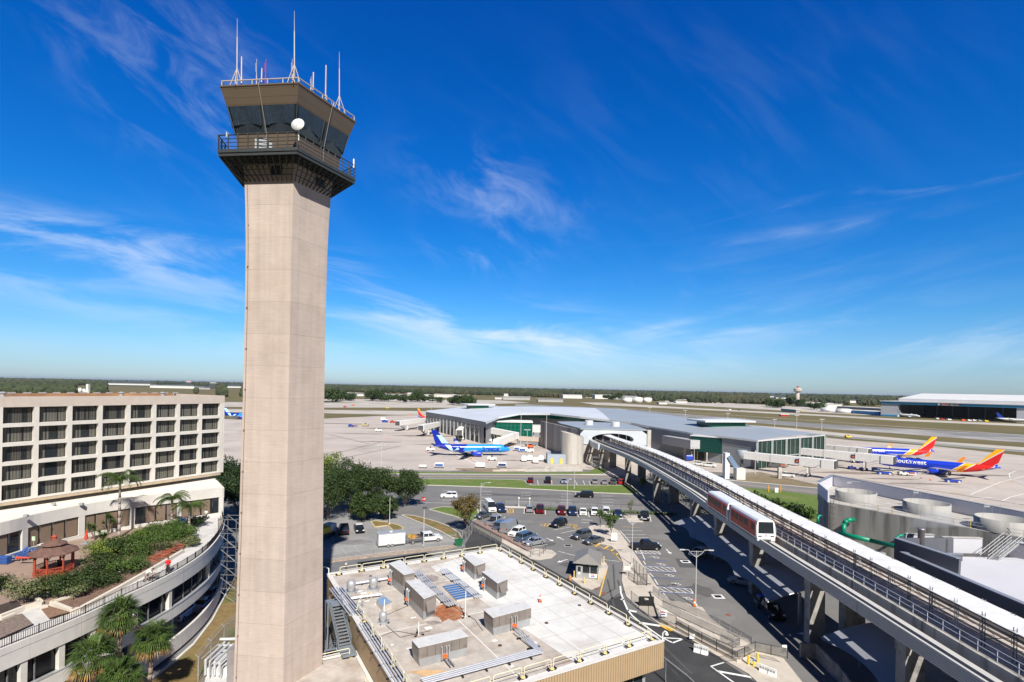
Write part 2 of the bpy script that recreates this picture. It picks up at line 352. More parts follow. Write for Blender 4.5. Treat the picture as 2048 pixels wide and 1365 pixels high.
gprism('pavement',[(1176,1054),(1190,1049.5),(1217,1051),(1238,1062),(1278,1119),(1318,1180),(1332,1202.5),(1356.5,1202.5),(1404.7,1215),(1422.5,1238),(1455.5,1261),(1496,1279),(1513,1303),(1567,1317),(1605,1365),(1640,1420),(1560,1420),(1516,1366),(1496,1347),(1430,1309),(1374,1273.6),(1318,1248),(1278,1218),(1252,1192),(1243.5,1162),(1246,1126),(1237,1106),(1222,1092),(1190,1085),(1182,1062)],.15,SIDEW)
gprism('pavement',[(921,1040),(926,1037.5),(1068,1110),(1060,1115.5)],.15,SIDEW)
gprism('mulch_strip',[(926.5,1037),(942,1034),(1070,1101),(1068.5,1109)],.12,mat('brick_mulch',(.28,.17,.13),1,.2,2,world=True))
gprism('pavement',[(1044,1107),(1070,1097),(1104,1100.5),(1113,1107),(1104,1115),(1078,1119),(1060,1117)],.16,SIDEW)
gprism('pavement',[(1246,1031),(1280,1031.5),(1287,1044),(1258,1043)],.15,SIDEW)
gprism('pavement',[(1008,1014.6),(1045,1016),(1110,1018.6),(1150,1020),(1350,1029),(1350,1026),(1150,1017.4),(1110,1016),(1045,1013.4),(1008,1012)],.14,KERB)
gprism('grass_strip',[(296,1366),(347.6,1325),(389,1288),(425.7,1239.7),(446,1201),(462,1172),(470,1150),(500,1150),(500,1290),(462,1291),(437,1306),(414,1340),(380,1400),(260,1400)],.03,DGRS)
gsheet('gravel_pad',[(414,1342),(438,1307),(462,1291),(560,1280),(560,1500),(380,1500)],.05,GRAV)
gprism('kerb',[(296,1366),(347.6,1325),(389,1288),(425.7,1239.7),(446,1201),(462,1170),(460,1170),(444,1200),(423,1238),(386,1286),(344,1323),(290,1364)],.15,KERB)
def line(b,p,q,wd,z=.05):b.rib([G(*p),G(*q)],wd,z)
b=B()
for xs,ys in(((963,984),(983,989.3,995.4,1001.6)),((1041.6,1062),(985,991.5,997.7,1004)),((1121.6,1143),(988.8,994.6,1000.7,1006)),((1203.7,1227),(992.7,999,1005,1011.8)),((884,902),(982,1001))):
 for y in ys:line(b,(xs[0],y),(xs[1],y+.4),.22)
line(b,(846,1006),(960,1008.5),.2)
for p,q in(((1049,1018),(1048,1028)),((1070,1019),(1069,1029)),((1090.5,1020),(1091,1030)),((1112,1022),(1113,1031.5)),((1134,1022),(1134.5,1032)),((1155,1023),(1157,1034)),((1177,1024),(1178.5,1035)),((1200,1025),(1202,1036)),((1224,1026),(1226,1037)),((1299.5,1032),(1302,1044)),((1107,1061),(1142,1054.8)),((1122,1067.5),(1152,1060.6)),((1154,1081.7),(1164.6,1079)),((1138,1074.5),(1144,1073)),((1058,1095),(1095,1090)),((1244.7,1061.6),(1285.7,1062.6)),((1247.6,1069.4),(1291.6,1070)),((1252.5,1076),(1297.4,1076.6)),((1240,1062),(1266,1092)),((1280,1098),(1290,1121)),((1287,1123),(1291,1130)),((1299,1147),(1307,1155)),((1309,1159),(1316,1171)),((1326,1187),(1337,1199)),((1116,1103.5),(1131,1107)),((1133,1108),(1152,1112.5)),((1204,1119.5),(1239,1124)),((995,1028),(1003,1033)),((1061,961),(1062,970)),((1075,961),(1076.5,970)),((1103,961),(1104,970)),((1150,962),(1155,971)),((1166,962),(1170,971)),((1178,963),(1182,971))):
 line(b,p,q,.16 if q[0]-p[0]<30 else.14)
for x in(1163,1164):pass
line(b,(1163,1040.5),(1185,1041.3),.25);line(b,(1163,1046),(1185,1047),.25)
for pl,wd in(([(1240.4,1173),(1242,1187),(1248,1204),(1255,1220),(1264,1232),(1278,1244),(1323,1276),(1345,1286.5)],.26),([(1255,1221),(1273,1225)],.55),([(1279,1246.5),(1321,1253)],.6),([(1283,1257),(1322,1281)],.45),([(1325,1276.5),(1366,1279)],.25),([(1345,1287),(1366,1279)],.25),([(1242,1199),(1248,1201)],.5),([(1448,1326),(1422,1334),(1440,1347),(1470,1368)],.22),([(1437,1344),(1510,1357)],.4)):
 b.rib([G(*p)for p in pl],wd,.05)
def hatch(b,q,n=5):
 q=[G(*p)for p in q]
 for i in range(4):b.rib([q[i],q[(i+1)%4]],.13,.052)
 for i in range(n):
  t=(i+.5)/n;a=q[0].lerp(q[1],max(0,t-.1));c=q[3].lerp(q[2],min(1,t+.1));b.rib([a,c],.14,.05)
for q in([(1270,1102.5),(1316,1103.5),(1322,1109.5),(1274,1108)],[(1286,1133.5),(1346,1136),(1352,1144.5),(1293,1142)],[(1313,1174.5),(1381,1179),(1387,1188),(1318,1184)]):hatch(b,q)
st(b.obj('white_marking',WLINE))
b=B()
for p,q in(((1273,1108.8),(1321,1110.5)),((1277,1119.5),(1335,1122.5)),((1293,1143),(1352,1145.5)),((1303,1156),(1365,1160)),((1318,1185),(1387,1189)),((1286,1133),(1346,1135.2)),((1312,1173.8),(1381,1178))):line(b,p,q,.12,.056)
st(b.obj('blue_marking',BLINE))
b=B()
def isa(b,px,py,s=1.0):
 c=G(px,py,.05);x=Vector((1,0,0));y=Vector((0,1,0))
 P=lambda u,v:c+x*(u*s)+y*(v*s)
 n=14
 ring=[P(.38*math.cos(t),-.25+.38*math.sin(t))for t in[2*math.pi*i/n for i in range(n+1)]]
 b.rib(ring[2:],.12,.055);b.rib([P(-.9,.1),P(-.3,.15),P(.1,.1)],.14,.058);b.rib([P(.1,.1),P(.2,-.35),P(.55,-.35)],.12,.06)
for x,y in((1312,1114.5),(1324,1128.5),(1341,1150.5),(1355,1167.5),(1377,1196.5)):isa(b,x,y,1.15)
st(b.obj('wheelchair_marking',WLINE))
def arrow(b,tail,head,w_=.22):
 a=G(*tail);h=G(*head);d=(h-a);L_=d.length;d.normalize();n_=Vector((-d.y,d.x,0));m_=h-d*min(1.1,L_*.5)
 b.rib([a,m_],w_,.05);b.sheet([m_+n_*.45,h,m_-n_*.45],.051)
b=B();arrow(b,(1093,1077),(1107.5,1083.5));arrow(b,(1128,1081),(1113,1074));arrow(b,(1135,1119.5),(1114,1126));arrow(b,(1332,1099),(1342,1109));arrow(b,(1668,1272),(1592,1268),.3)
st(b.obj('arrow_marking',WLINE))
b=B()
b.rib([G(*p)for p in[(1171,1088),(1195,1092),(1218,1101),(1234,1113),(1243,1123.5)]],.16,.05)
for p,q in(((1183,1090),(1189,1086.5)),((1191,1094),(1201,1087)),((1207,1099),(1217,1093)),((1220,1104.5),(1229,1098.5)),((1230,1111),(1236,1107.5))):line(b,p,q,.42)
b.rib([G(*p)for p in[(1209,1129),(1214,1131.5),(1215,1135),(1207,1163),(1199,1194)]],.2,.05)
hatch(b,[(1013,1018),(1027,1017.5),(1027,1026.5),(1016,1028)],3)
hatch(b,[(1137,1048.5),(1154,1050.5),(1153,1054.5),(1134,1050.5)],2);hatch(b,[(1146,1055),(1168,1058),(1156,1060),(1147,1057)],2)
n=18;c0=G(1098,1051);b.rib([c0+Vector((1.9*math.cos(2*math.pi*i/n),1.5*math.sin(2*math.pi*i/n),0))for i in range(n+1)],.14,.05)
for k in(-1.0,-.2,.6):b.rib([c0+Vector((k-.3,-1.1,0)),c0+Vector((k+.4,1.1,0))],.2,.051)
line(b,(1242,1054),(1281,1057),.14)
st(b.obj('yellow_marking',YLINE))
b=B()
for p,q in(((682,1096.6),(694,1110.6)),((708.6,1094.7),(720,1106)),((660,1108),(666.7,1113.8)),((742,1098),(746,1102)),((751.7,1054),(760.6,1063.6)),((727,1056),(735,1064))):line(b,p,q,.11,.05)
st(b.obj('faded_marking',mat('faded_line',(.42,.38,.28),.9)))
b=B();q=[G(*p,.2)for p in[(1323,1249.5),(1347,1258),(1342,1263),(1320,1252)]];b.prism(q,.14,.165);st(b.obj('tactile_paving',YLINE))
for px,py in((1136,1092),(1004,1035),(1371,1124),(1436,1194)):
 c=G(px,py);b=B();b.mi(0).box((c.x,c.y,.04),(1.7,1.5,.03)).mi(1).box((c.x,c.y,.06),(1.1,.9,.02));st(b.obj('drain',[WLINE if px>1300 else mat('drain_collar',(.3,.3,.29)),BLACK]))
for px,py in((1208.5,1187.5),(1194,1178.5),(1457,1231)):
 c=G(px,py);b=B();b.lathe((c.x,c.y,.035),[(.42,0),(.42,.02)],16);st(b.obj('manhole_cover',mat('rust_iron',(.22,.09,.06),.8,.2)))
gsheet('asphalt_patch',[(1165,1100),(1200,1094),(1240,1118),(1245,1160),(1214,1200),(1190,1190),(1213,1132)],.036,mat('asphalt_lane',(.16,.158,.155),.9,.08,.4,world=True))
gsheet('asphalt_patch',[(1350,1117),(1392,1120),(1400,1136),(1360,1135)],.036,mat('asphalt_patchy',(.085,.085,.09),.9,.1,.4,world=True))
rs=random.Random(21)
def splat(name,px,py,rx,ry,z,m_,n=16):
 c=G(px,py,z);b=B();b.sheet([(c.x+rx*(1+rs.uniform(-.35,.3))*math.cos(2*math.pi*i/n),c.y+ry*(1+rs.uniform(-.35,.3))*math.sin(2*math.pi*i/n),z)for i in range(n)]);st(b.obj(name,m_))
OIL=mat('oil_stain',(.25,.20,.17),.8,.25,.4,world=True)
for i,(x,y,rx,ry)in enumerate(((690,848,22,5),(800,858,26,5),(850,872,20,4),(930,866,16,4),(720,868,14,2.5),(760,884,12,2),(1028,921,5,1.4),(880,890,12,2),(1700,946,14,3),(1640,930,12,3),(1780,958,10,1.6),(1850,968,12,1.2),(1930,950,16,2))):splat('oil_stain',x,y,rx,ry,.003+i*.0004,OIL)
PATA=mat('patched_asphalt',(.10,.098,.096),.9,.12,.6,world=True);PATB=mat('worn_asphalt',(.19,.186,.18),.9,.12,.6,world=True)
for i,(x,y,rx,ry)in enumerate(((1040,1044,4,1.2),(1085,1088,3,1.5),(1330,1075,3.5,2),(1400,1180,2.5,2.5),(1440,1230,2.2,3),(1000,990,12,1.2),(1120,1000,9,1),(1220,985,10,1),(880,1060,4,2),(830,1075,3,1.5),(700,1085,5,2),(1150,1130,2.5,1.5))):splat('asphalt_patch',x,y,rx,ry,.0375+i*.0005,PATA if i%2 else PATB)
b=B()
for pl in([(1100,1290),(1180,1215),(1240,1180),(1236,1130)],[(1370,1350),(1290,1270),(1240,1215),(1225,1160)],[(1000,1010),(1130,1014),(1300,1010)],[(900,985),(1050,992),(1280,998)]):
 P_=[G(*p)for p in pl]
 for o in(-.85,.85):b.rib(offs2(P_,o),.28,.0445)
st(b.obj('tyre_track',mat('tyre_track',(.075,.074,.073),.85,.15,.5,world=True)))
TC=Vector((-23.0,53.4,0));TA=[R(-60.2+72*k)for k in range(5)]
def pen(r,z,off=0):return[(TC.x+r*math.cos(a),TC.y+r*math.sin(a),z)for a in TA]
TCON=mat('tower_concrete',(.485,.40,.347),.9,.05,.6,stain=(.44,.36,.305),stains=.35,world=True)
_t=TCON.node_tree;_b=_t.nodes['Principled BSDF'];_base=_b.inputs['Base Color'].links[0].from_socket
_g=_t.nodes.new('ShaderNodeNewGeometry');_s=_t.nodes.new('ShaderNodeSeparateXYZ');_t.links.new(_g.outputs['Position'],_s.inputs[0])
def _fr(per,th):
 a=_t.nodes.new('ShaderNodeMath');a.operation='DIVIDE';_t.links.new(_s.outputs[2],a.inputs[0]);a.inputs[1].default_value=per
 c=_t.nodes.new('ShaderNodeMath');c.operation='FRACT';_t.links.new(a.outputs[0],c.inputs[0])
 l=_t.nodes.new('ShaderNodeMath');l.operation='LESS_THAN';_t.links.new(c.outputs[0],l.inputs[0]);l.inputs[1].default_value=th
 return l.outputs[0],a.outputs[0]
_j,_=_fr(3.05,.011);_bd,_bv=_fr(.19,.22)
_mp=_t.nodes.new('ShaderNodeMapping');_mp.inputs['Scale'].default_value=(.5,.5,5.5);_t.links.new(_g.outputs['Position'],_mp.inputs[0])
_n=_t.nodes.new('ShaderNodeTexNoise');_n.inputs['Scale'].default_value=1.6;_n.inputs['Detail'].default_value=5;_t.links.new(_mp.outputs[0],_n.inputs['Vector'])
_r=_t.nodes.new('ShaderNodeMapRange');_r.inputs['From Min'].default_value=.35;_r.inputs['From Max'].default_value=.65;_r.inputs['To Min'].default_value=.955;_r.inputs['To Max'].default_value=1.03;_t.links.new(_n.outputs['Fac'],_r.inputs['Value'])
_fl=_t.nodes.new('ShaderNodeMath');_fl.operation='FLOOR';_d=_t.nodes.new('ShaderNodeMath');_d.operation='DIVIDE';_t.links.new(_s.outputs[2],_d.inputs[0]);_d.inputs[1].default_value=3.05;_t.links.new(_d.outputs[0],_fl.inputs[0])
_wn=_t.nodes.new('ShaderNodeTexWhiteNoise');_wn.noise_dimensions='1D';_t.links.new(_fl.outputs[0],_wn.inputs['W'])
_wr=_t.nodes.new('ShaderNodeMapRange');_wr.inputs['To Min'].default_value=.95;_wr.inputs['To Max'].default_value=1.04;_t.links.new(_wn.outputs['Value'],_wr.inputs['Value'])
def _mul(a,k,kind='MULTIPLY',fac=1.0):
 x=_t.nodes.new('ShaderNodeMix');x.data_type='RGBA';x.blend_type=kind
 if isinstance(fac,float):x.inputs['Factor'].default_value=fac
 else:_t.links.new(fac,x.inputs['Factor'])
 _t.links.new(a,x.inputs['A'])
 if isinstance(k,tuple):x.inputs['B'].default_value=(*k,1)
 else:_t.links.new(k,x.inputs['B'])
 return x.outputs['Result']
_o=_mul(_base,_r.outputs[0]);_o=_mul(_o,_wr.outputs[0])
_o=_mul(_o,(.95,.945,.94),'MULTIPLY',_bd);_o=_mul(_o,(.72,.70,.68),'MULTIPLY',_j);_t.links.new(_o,_b.inputs['Base Color'])
_m2=_t.nodes.new('ShaderNodeMapping');_m2.inputs['Scale'].default_value=(1.3,1.3,.045);_t.links.new(_g.outputs['Position'],_m2.inputs[0]);_n2=_t.nodes.new('ShaderNodeTexNoise');_n2.inputs['Scale'].default_value=1.5;_n2.inputs['Detail'].default_value=7;_t.links.new(_m2.outputs[0],_n2.inputs['Vector'])
_r2=_t.nodes.new('ShaderNodeMapRange');_r2.inputs['From Min'].default_value=.4;_r2.inputs['From Max'].default_value=.66;_r2.inputs['To Min'].default_value=1.02;_r2.inputs['To Max'].default_value=.92;_t.links.new(_n2.outputs['Fac'],_r2.inputs['Value']);_o=_mul(_o,_r2.outputs[0]);_t.links.new(_o,_b.inputs['Base Color'])
_bp=_t.nodes.new('ShaderNodeBump');_bp.inputs['Strength'].default_value=.12;_bp.inputs['Distance'].default_value=.04;_t.links.new(_n.outputs['Fac'],_bp.inputs['Height']);_t.links.new(_bp.outputs[0],_b.inputs['Normal'])
TBR=ribmat('tower_bronze',(.115,.085,.060),(0,0,1),.70,.5,.045,.5)
tw=T('control_tower','tall beige five-sided airport control tower with brown cab, dark railed walkway and roof antennas','tower',None,TC)
b=B();prof=[(4.32,-.1),(4.25,3),(4.05,16),(3.9,32),(3.88,40),(3.92,45),(4.02,48.5),(4.15,51),(4.32,52.9)]
b.loft([pen(r,z)for r,z in prof]);b.obj('shaft',TCON,tw)
b=B();b.loft([pen(4.55,52.98),pen(6.5,52.98),pen(6.5,53.06),pen(4.5,53.06)]);b.obj('walkway',mat('dark_steel',(.035,.04,.042),.6,.15),tw)
DS=MATS['dark_steel']
b=B();b.loft([pen(4.75,53.0),pen(5.0,55.15)]);b.obj('cab_wall',TBR,tw)
CG=mat('cab_glass',(.028,.036,.045),.05,.25,1.2,spec=.7)
def edge(r,z,k,t):
 p=Vector(pen(r,z)[k]);q=Vector(pen(r,z)[(k+1)%5]);return p.lerp(q,t)
for k in range(5):
 for h in range(2):
  t0,t1=(.02,.49)if h==0 else(.51,.98)
  b=B();b.add([edge(5.02,55.2,k,t0),edge(5.02,55.2,k,t1),edge(5.8,57.5,k,t1),edge(5.8,57.5,k,t0)],[(0,1,2,3)])
  o=b.obj('window_pane',CG,tw)
  b=B();random.seed(k*7+h);n=26;A_=[];C_=[]
  for i in range(n+1):
   t=t0+(t1-t0)*(.04+.92*i/n);u=abs(i/n-.5)*2;w_=.05*((i%2)*random.uniform(.3,1))
   dn=(edge(5.0,56,k,t)-TC).normalized();dn.z=0
   A_.append(edge(5.83,57.46,k,t)+dn*.015+dn*w_*.2);C_.append(edge(5.3+.1*u,56.1-.45*u*random.uniform(.5,1),k,t)+dn*(.045+w_))
  b.strip(A_,C_);b.obj('shade_film',mat('shade_film',(.022,.034,.05),.35,.3,4,spec=.6),o)
b=B()
for k in range(5):
 for t in(0,.5):
  b.tube(edge(5.04,55.15,k,t),edge(5.84,57.6,k,t),.07 if t else.06,6)
 b.tube(edge(5.05,55.2,k,0),edge(5.05,55.2,k,1),.06,4)
b.obj('window_frame',DS,tw)
b=B();b.loft([pen(5.82,57.45),pen(5.9,57.6),pen(6.42,58.95),pen(6.5,59.0),pen(6.5,59.12),pen(6.3,59.12)]);b.obj('roof',TBR,tw)
RW=mat('antenna_white',(.50,.44,.38),.5,.1)
b=B()
for k in range(5):
 P0=edge(6.3,59.6,k,0);P1=edge(6.3,59.6,k,1);b.tube(P0,P1,.055,6)
 for i in range(5):
  p=P0.lerp(P1,i/5);b.tube((p.x,p.y,59.05),p,.045,5)
b.obj('roof_rail',RW,tw)
b=B()
for k in range(5):
 for zz in(53.5,53.85,54.2,54.55):b.tube(edge(6.5,zz,k,0),edge(6.5,zz,k,1),.035 if zz<54.5 else.055,4)
 b.beam(edge(6.5,53.1,k,0),edge(6.5,53.1,k,1),.06,.3)
 for i in range(8):
  p=edge(6.5,53,k,i/8);b.beam(p,p+Vector((0,0,1.62)),.09,.09)
b.obj('railing',DS,tw)
b=B()
for k in range(5):
 b.beam(edge(6.42,52.75,k,0),edge(6.42,52.75,k,1),.12,.2);b.beam(edge(5.4,52.6,k,0),edge(5.4,52.6,k,1),.1,.16)
 for rr in(4.7,5.9):b.beam(edge(rr,52.62,k,0),edge(rr,52.62,k,1),.07,.12)
 b.beam(edge(4.75,51.4,k,.02),edge(4.75,51.4,k,.98),.06,.06);b.beam(edge(5.6,52.15,k,.02),edge(5.6,52.15,k,.98),.06,.06)
 for i in range(11):
  t=(i+.5)/11;o_=edge(6.45,52.7,k,t);m_=edge(4.15,51.0,k,t);i_=edge(4.3,52.65,k,t)
  b.beam(o_,i_,.09,.16);b.beam(edge(6.3,52.6,k,t),m_,.07,.1);q=edge(5.3,51.95,k,t);b.beam(q,edge(5.3,52.65,k,min(1,t+.06)),.06,.06)
  b.beam(edge(5.2,51.8,k,t),edge(5.2,51.8,k,min(1,t+1/7)),.05,.05)
b.obj('bracket_frame',DS,tw)
def ant(name,px,yt,yb,r,kind,dz=0):
 x,y=lev(px,yb);best=None
 for k in(3,4,0,1,2):
  for i in range(41):
   p=edge(r,59.1,k,i/40);e=abs(p.x/p.y*FP-x)+.03*(p.y if k in(4,0)else 300)
   if best is None or e<best[0]:best=(e,p)
 p=best[1];top=D(px,yt,p.y);h=top.z
 b=B();b2=None
 q=Vector((p.x+(lev(px,yt)[0]*p.y/FP-p.x)*.8,p.y,h))
 if kind=='tall':
  a=p.lerp(q,.72);b.tube(p,a,.06,6,.045);b.tube(a,q,.03,5,.012)
  for dx,dy in((-.55,-.2),(.5,.3),(.1,-.5)):b.tube(p+Vector((dx,dy,0)),p.lerp(q,.27),.035,5)
 elif kind=='mid':b.tube(p,q,.065,6,.055)
 elif kind=='thin':b.tube(p,p.lerp(q,.4),.05,5);b.tube(p.lerp(q,.4),q,.03,5,.015);b.tube(p.lerp(q,.55)+Vector((-.08,0,0)),p.lerp(q,.85)+Vector((-.08,0,0)),.02,4)
 b.obj('antenna',RED if name=='red' else RW,tw)
for a in(('w',474,37,172,6.1,'tall'),('w',483,114,170,6.0,'mid'),('w',513,118,168,5.9,'thin'),('w',524,137,168,6.0,'mid'),('red',532,118,167,5.9,'thin'),('w',588,22,165,6.2,'tall'),('w',584,118,165,6.1,'thin'),('w',622,153,182,6.1,'thin'),('w',627,145,185,6.1,'mid'),('w',652,131,203,6.1,'mid'),('w',653,192,205,6.1,'mid'),('w',678,104,222,6.2,'tall')):ant(*a)
dc=Vector(pen(6.55,55.25)[0]);dn=Vector((-.05,-.95,.22)).normalized();u=dn.cross(Vector((0,0,1))).normalized();v=u.cross(dn).normalized()
b=B();b.smooth();rings=[]
for r,dd in((.02,-.16),(.3,-.13),(.5,-.05),(.6,.02),(.6,.05)):rings.append([dc+dn*dd+u*(r*math.cos(t))+v*(r*math.sin(t))for t in[2*math.pi*i/20 for i in range(20)]])
b.loft(rings);b.smooth(False);b.tube(dc-dn*.1,dc-dn*.2+Vector((0,0,-1.3)),.06,6);b.tube(dc,dc+dn*.4,.02,4);b.obj('satellite_dish',WHITE,tw)
p=edge(6.3,53.1,4,.52);b=B();b.box((p.x,p.y+.4,53.7),(1.1,.55,1.25)).box((p.x+.8,p.y+.45,53.6),(.35,.4,.9));b.obj('equipment_cabinet',GALV,tw)
p=edge(6.5,54.5,4,.12);b=B();b.beam(p+Vector((0,-.05,-.22)),p+Vector((.01,-.06,.22)),.42,.04,(1,0,1));b.obj('flat_antenna',WHITE,tw)
p=edge(6.5,54.6,0,.97);b=B();b.box((p.x,p.y,54.7),(.12,.1,.9));b.obj('panel_antenna',WHITE,tw)
b=B()
for k,t in((4,.5),(0,.55)):
 q=[edge(6.35,59.5,k,t),edge(6.56,59.0,k,t),edge(5.98,57.5,k,t+.01),edge(5.2,55.2,k,t+.03),edge(5.1,53.3,k,t+.03)];b=B();b.path(q,.03,5);b.obj('cable',mat('cable_grey',(.25,.22,.2),.6),tw)
b=B();P=[edge(r+.03,z,4,.06)for r,z in prof[1:]];b.path(P,.028,5)
for i in range(12):
 z=4+i*3.9;r=4.25-.35*min(1,z/32);p=edge(r+.05,z,4,.06);b.box(p,(.14,.1,.12))
b.obj('conduit',mat('rust_brown',(.20,.14,.11),.8),tw)
b=B();
for k,zz in((4,51.9),(0,51.9)):
 b=B();a0=edge(4.33,51.5,k,.55);a1=edge(4.33,51.5,k,.78);b.add([a0,a1,a1+Vector((0,0,.9)),a0+Vector((0,0,.9))],[(0,1,2,3)]);b.obj('louvre',mat('louvre_dark',(.05,.055,.06),.4),tw)
HU=Vector((.467,.884,0)).normalized();HN=Vector((HU.y,-HU.x,0));HO=Vector((-67.15,70.3,0))
def hp(u,n=0.0,z=0.0):p=HO+HU*u+HN*n;return Vector((p.x,p.y,z))
HW=mat('precast_white',(.60,.57,.52),.85,.05,.7,stain=(.54,.51,.46),stains=.25,world=True)
HB=ribmat('precast_pink',(.50,.43,.375),(HU.x,HU.y,0),3.83*1.0,.8,.006,.9)
UN=-12.0;U1=30.75;UP=[3.35+3.83*k for k in range(-4,8)]
ht_=T('hotel','curved white concrete hotel with a grid of recessed curtained windows above a round terrace','hotel',None,hp(10,0,0))
ang=math.atan2(HU.y,HU.x)
RCS=.78
def hbox(b,u0,u1,n0,n1,z0,z1):
 c=hp((u0+u1)/2,(n0+n1)/2,(z0+z1)/2);return b.box(c,(abs(u1-u0),abs(n1-n0),z1-z0),ang)
b=B();hbox(b,UN,U1-.02,-17,-.82,15.4,29.0);b.obj('wall',HW,ht_)
b=B();hbox(b,UN,U1,-.8,0,28.0,29.4)
hbox(b,U1-.3,U1,-17,-.803,28.0,29.4);hbox(b,UN,U1-.303,-17.3,-17.0,28.0,29.4);b.obj('parapet',HB,ht_)
zh=[27.83-2.56*k for k in range(6)]
zh=[27.87-2.56*k for k in range(5)]
b=B()
for k,uc in enumerate(UP):
 hbox(b,uc-.27,uc+.27,-.8,0.0,15.35,27.998)
hbox(b,UN,UN+.2,-.8,0,15.35,27.998);hbox(b,U1-.28,U1,-.8,-.002,15.35,27.998)
for z in zh:
 lo=z-2.05
 for u0,u1 in zip([UN+.2]+[x+.27 for x in UP],[x-.27 for x in UP]+[U1-.28]):
  if u1-u0>.3:hbox(b,u0,u1,-.8,-.004,lo-.51 if z>18 else 15.35,lo)
b.obj('facade_grid',HW,ht_)
b=B();hbox(b,UN,U1-.5,-.5,-.05,14.9,15.34);b.obj('soffit',mat('tan_soffit',(.42,.33,.235),.9),ht_)
b=B();hbox(b,UN,U1-.31,-16.9,-.803,29.0,29.06);hbox(b,UN,U1-1,-16,-14.5,29.06,29.5);b.obj('roof',mat('roof_gravel',(.34,.19,.10),1,.35,.3,stain=(.12,.09,.08),stains=.15,world=True),ht_)
b=B()
for u in(4,20,27):b=B();b.lathe(hp(u,-13,29.06),[(.35,0),(.35,.4),(.5,.5),(.5,.6),(.2,.75)],10);b.obj('roof_vent',GALV,ht_)
b=B()
for i in range(22):b=B();hbox(b,UN+2+i*1.9,UN+2.9+i*1.9,-15.0,-14.6,29.5,29.7);b.obj('roof_coping_block',GALV,ht_)
CUR=ribmat('curtain',(.135,.13,.11),(1,0,0),.34,.5,.3,.2,world=False)
FRM=mat('bronze_frame',(.02,.018,.016),.4)
CUR2=ribmat('curtain_dark',(.085,.082,.072),(1,0,0),.27,.45,.35,.2,world=False)
def hwin(kind):
 b=B();W_=3.28;H_=2.05
 for x in(-W_/2+.05,-W_/2+.98,W_/2-1.0,W_/2-.05):b.bb(x-.05,x+.05,-.06,.04,0,H_)
 for z in(.04,H_-.05):b.bb(-W_/2,W_/2,-.05,.03,z-.04,z+.04)
 f=b.obj('window',FRM,ht_,local=True);
 b=B();b.sheet([(-W_/2,0,0),(W_/2,0,0),(W_/2,0,H_),(-W_/2,0,H_)]);g=b.obj('pane',GLASS,f,local=True)
 spans={0:[(-1.55,-.75),(-.62,.52),(.72,1.56)],1:[(-1.5,-.72),(.70,1.56)],2:[(-1.58,1.58)],3:[(-1.2,-.7),(-.5,.1),(.3,1.5)],4:[(-1.55,-.3),(.75,1.56)],5:[(-1.5,-1.05),(-.6,.5),(1.1,1.56)],6:[(-.62,1.56)]}[kind]
 for x0,x1 in spans:b=B();b.sheet([(x0,-.008,.06),(x1,-.008,.06),(x1,-.008,H_-.12),(x0,-.008,H_-.12)]);b.obj('curtain',CUR if kind not in(3,5)else CUR2,f,local=True)
 return f
wm=[hwin(k)for k in range(7)];used=set();random.seed(3)
edges=list(zip([x+.27 for x in UP[:-1]],[x-.27 for x in UP[1:]]))
for ci,(u0,u1)in enumerate(edges):
 for z in zh:
  k=(ci*5+zh.index(z))if ci*5+zh.index(z)<7 else random.choice([0,0,0,1,2,2,3,3,4,5,5,6]);src=wm[k]
  p=WM[ht_.name].inverted()@hp((u0+u1)/2,-.68,z-2.05)
  if k not in used:used.add(k);o=src;o.location=p;o.rotation_euler=(0,0,ang)
  else:o=copy_tree(src,ht_,p,ang)
def cat(pts,n=8):
 pts=[Vector(p)for p in pts];out=[]
 for i in range(len(pts)-1):
  p0=pts[max(i-1,0)];p1=pts[i];p2=pts[i+1];p3=pts[min(i+2,len(pts)-1)]
  for j in range(n):
   t=j/n;out.append(.5*((2*p1)+(p2-p0)*t+(2*p0-5*p1+4*p2-p3)*t*t+(3*p1-p0-3*p2+p3)*t*t*t))
 out.append(pts[-1]);return out
def resamp(pts,step):
 L=[0]
 for a,c in zip(pts[:-1],pts[1:]):L.append(L[-1]+(c-a).length)
 n=max(2,int(L[-1]/step));out=[];j=0
 for i in range(n+1):
  d=L[-1]*i/n
  while j<len(L)-2 and L[j+1]<d:j+=1
  t=(d-L[j])/max(1e-6,L[j+1]-L[j]);out.append(pts[j].lerp(pts[j+1],t))
 return out
def offs(pts,d):
 out=[]
 for i,p in enumerate(pts):
  q=(pts[min(i+1,len(pts)-1)]-pts[max(i-1,0)]);q.z=0;q.normalize();out.append(p+Vector((-q.y,q.x,0))*d)
 return out
W0=[G(*p,14.3)for p in((-330,1112),(-160,1078),(0,1046),(79,1027),(191,1006),(290,993),(345,987),(445,975.5))]
WP=cat(W0,6)
lw=WP+[G(438,966,14.3),G(430,960,14.3),hp(U1-1.2,-.3,14.3),hp(U1-1.2,-6,14.3),hp(UN,-6,14.3)]
b=B();b.prism(lw,14.0,14.3);b.obj('ledge_roof',mat('cream_roof',(.74,.69,.60),.9,.05,.4,world=True),ht_)
b=B()
for p,q in zip(WP[:-1],WP[1:]):b.beam((p.x,p.y,13.58),(q.x,q.y,13.58),.5,1.55)
for p,q in zip(WP[:-1],WP[1:]):b.beam((p.x,p.y,9.95),(q.x,q.y,9.95),.46,.5)
e=WP[-1];e2_=G(430,960,14.3);b.beam((e.x,e.y,12.0),(e2_.x,e2_.y,12.0),.5,4.58)
def wat(px):
 best=min(WP,key=lambda p:abs(p.x/p.y*FP-lev(px,1030)[0]));i=WP.index(best)
 r=lev(px,1030)[0]/FP
 for p,q in zip(WP[:-1],WP[1:]):
  fa=p.x-r*p.y;fb=q.x-r*q.y
  if fa*fb<=0:return p.lerp(q,fa/(fa-fb))
 return best
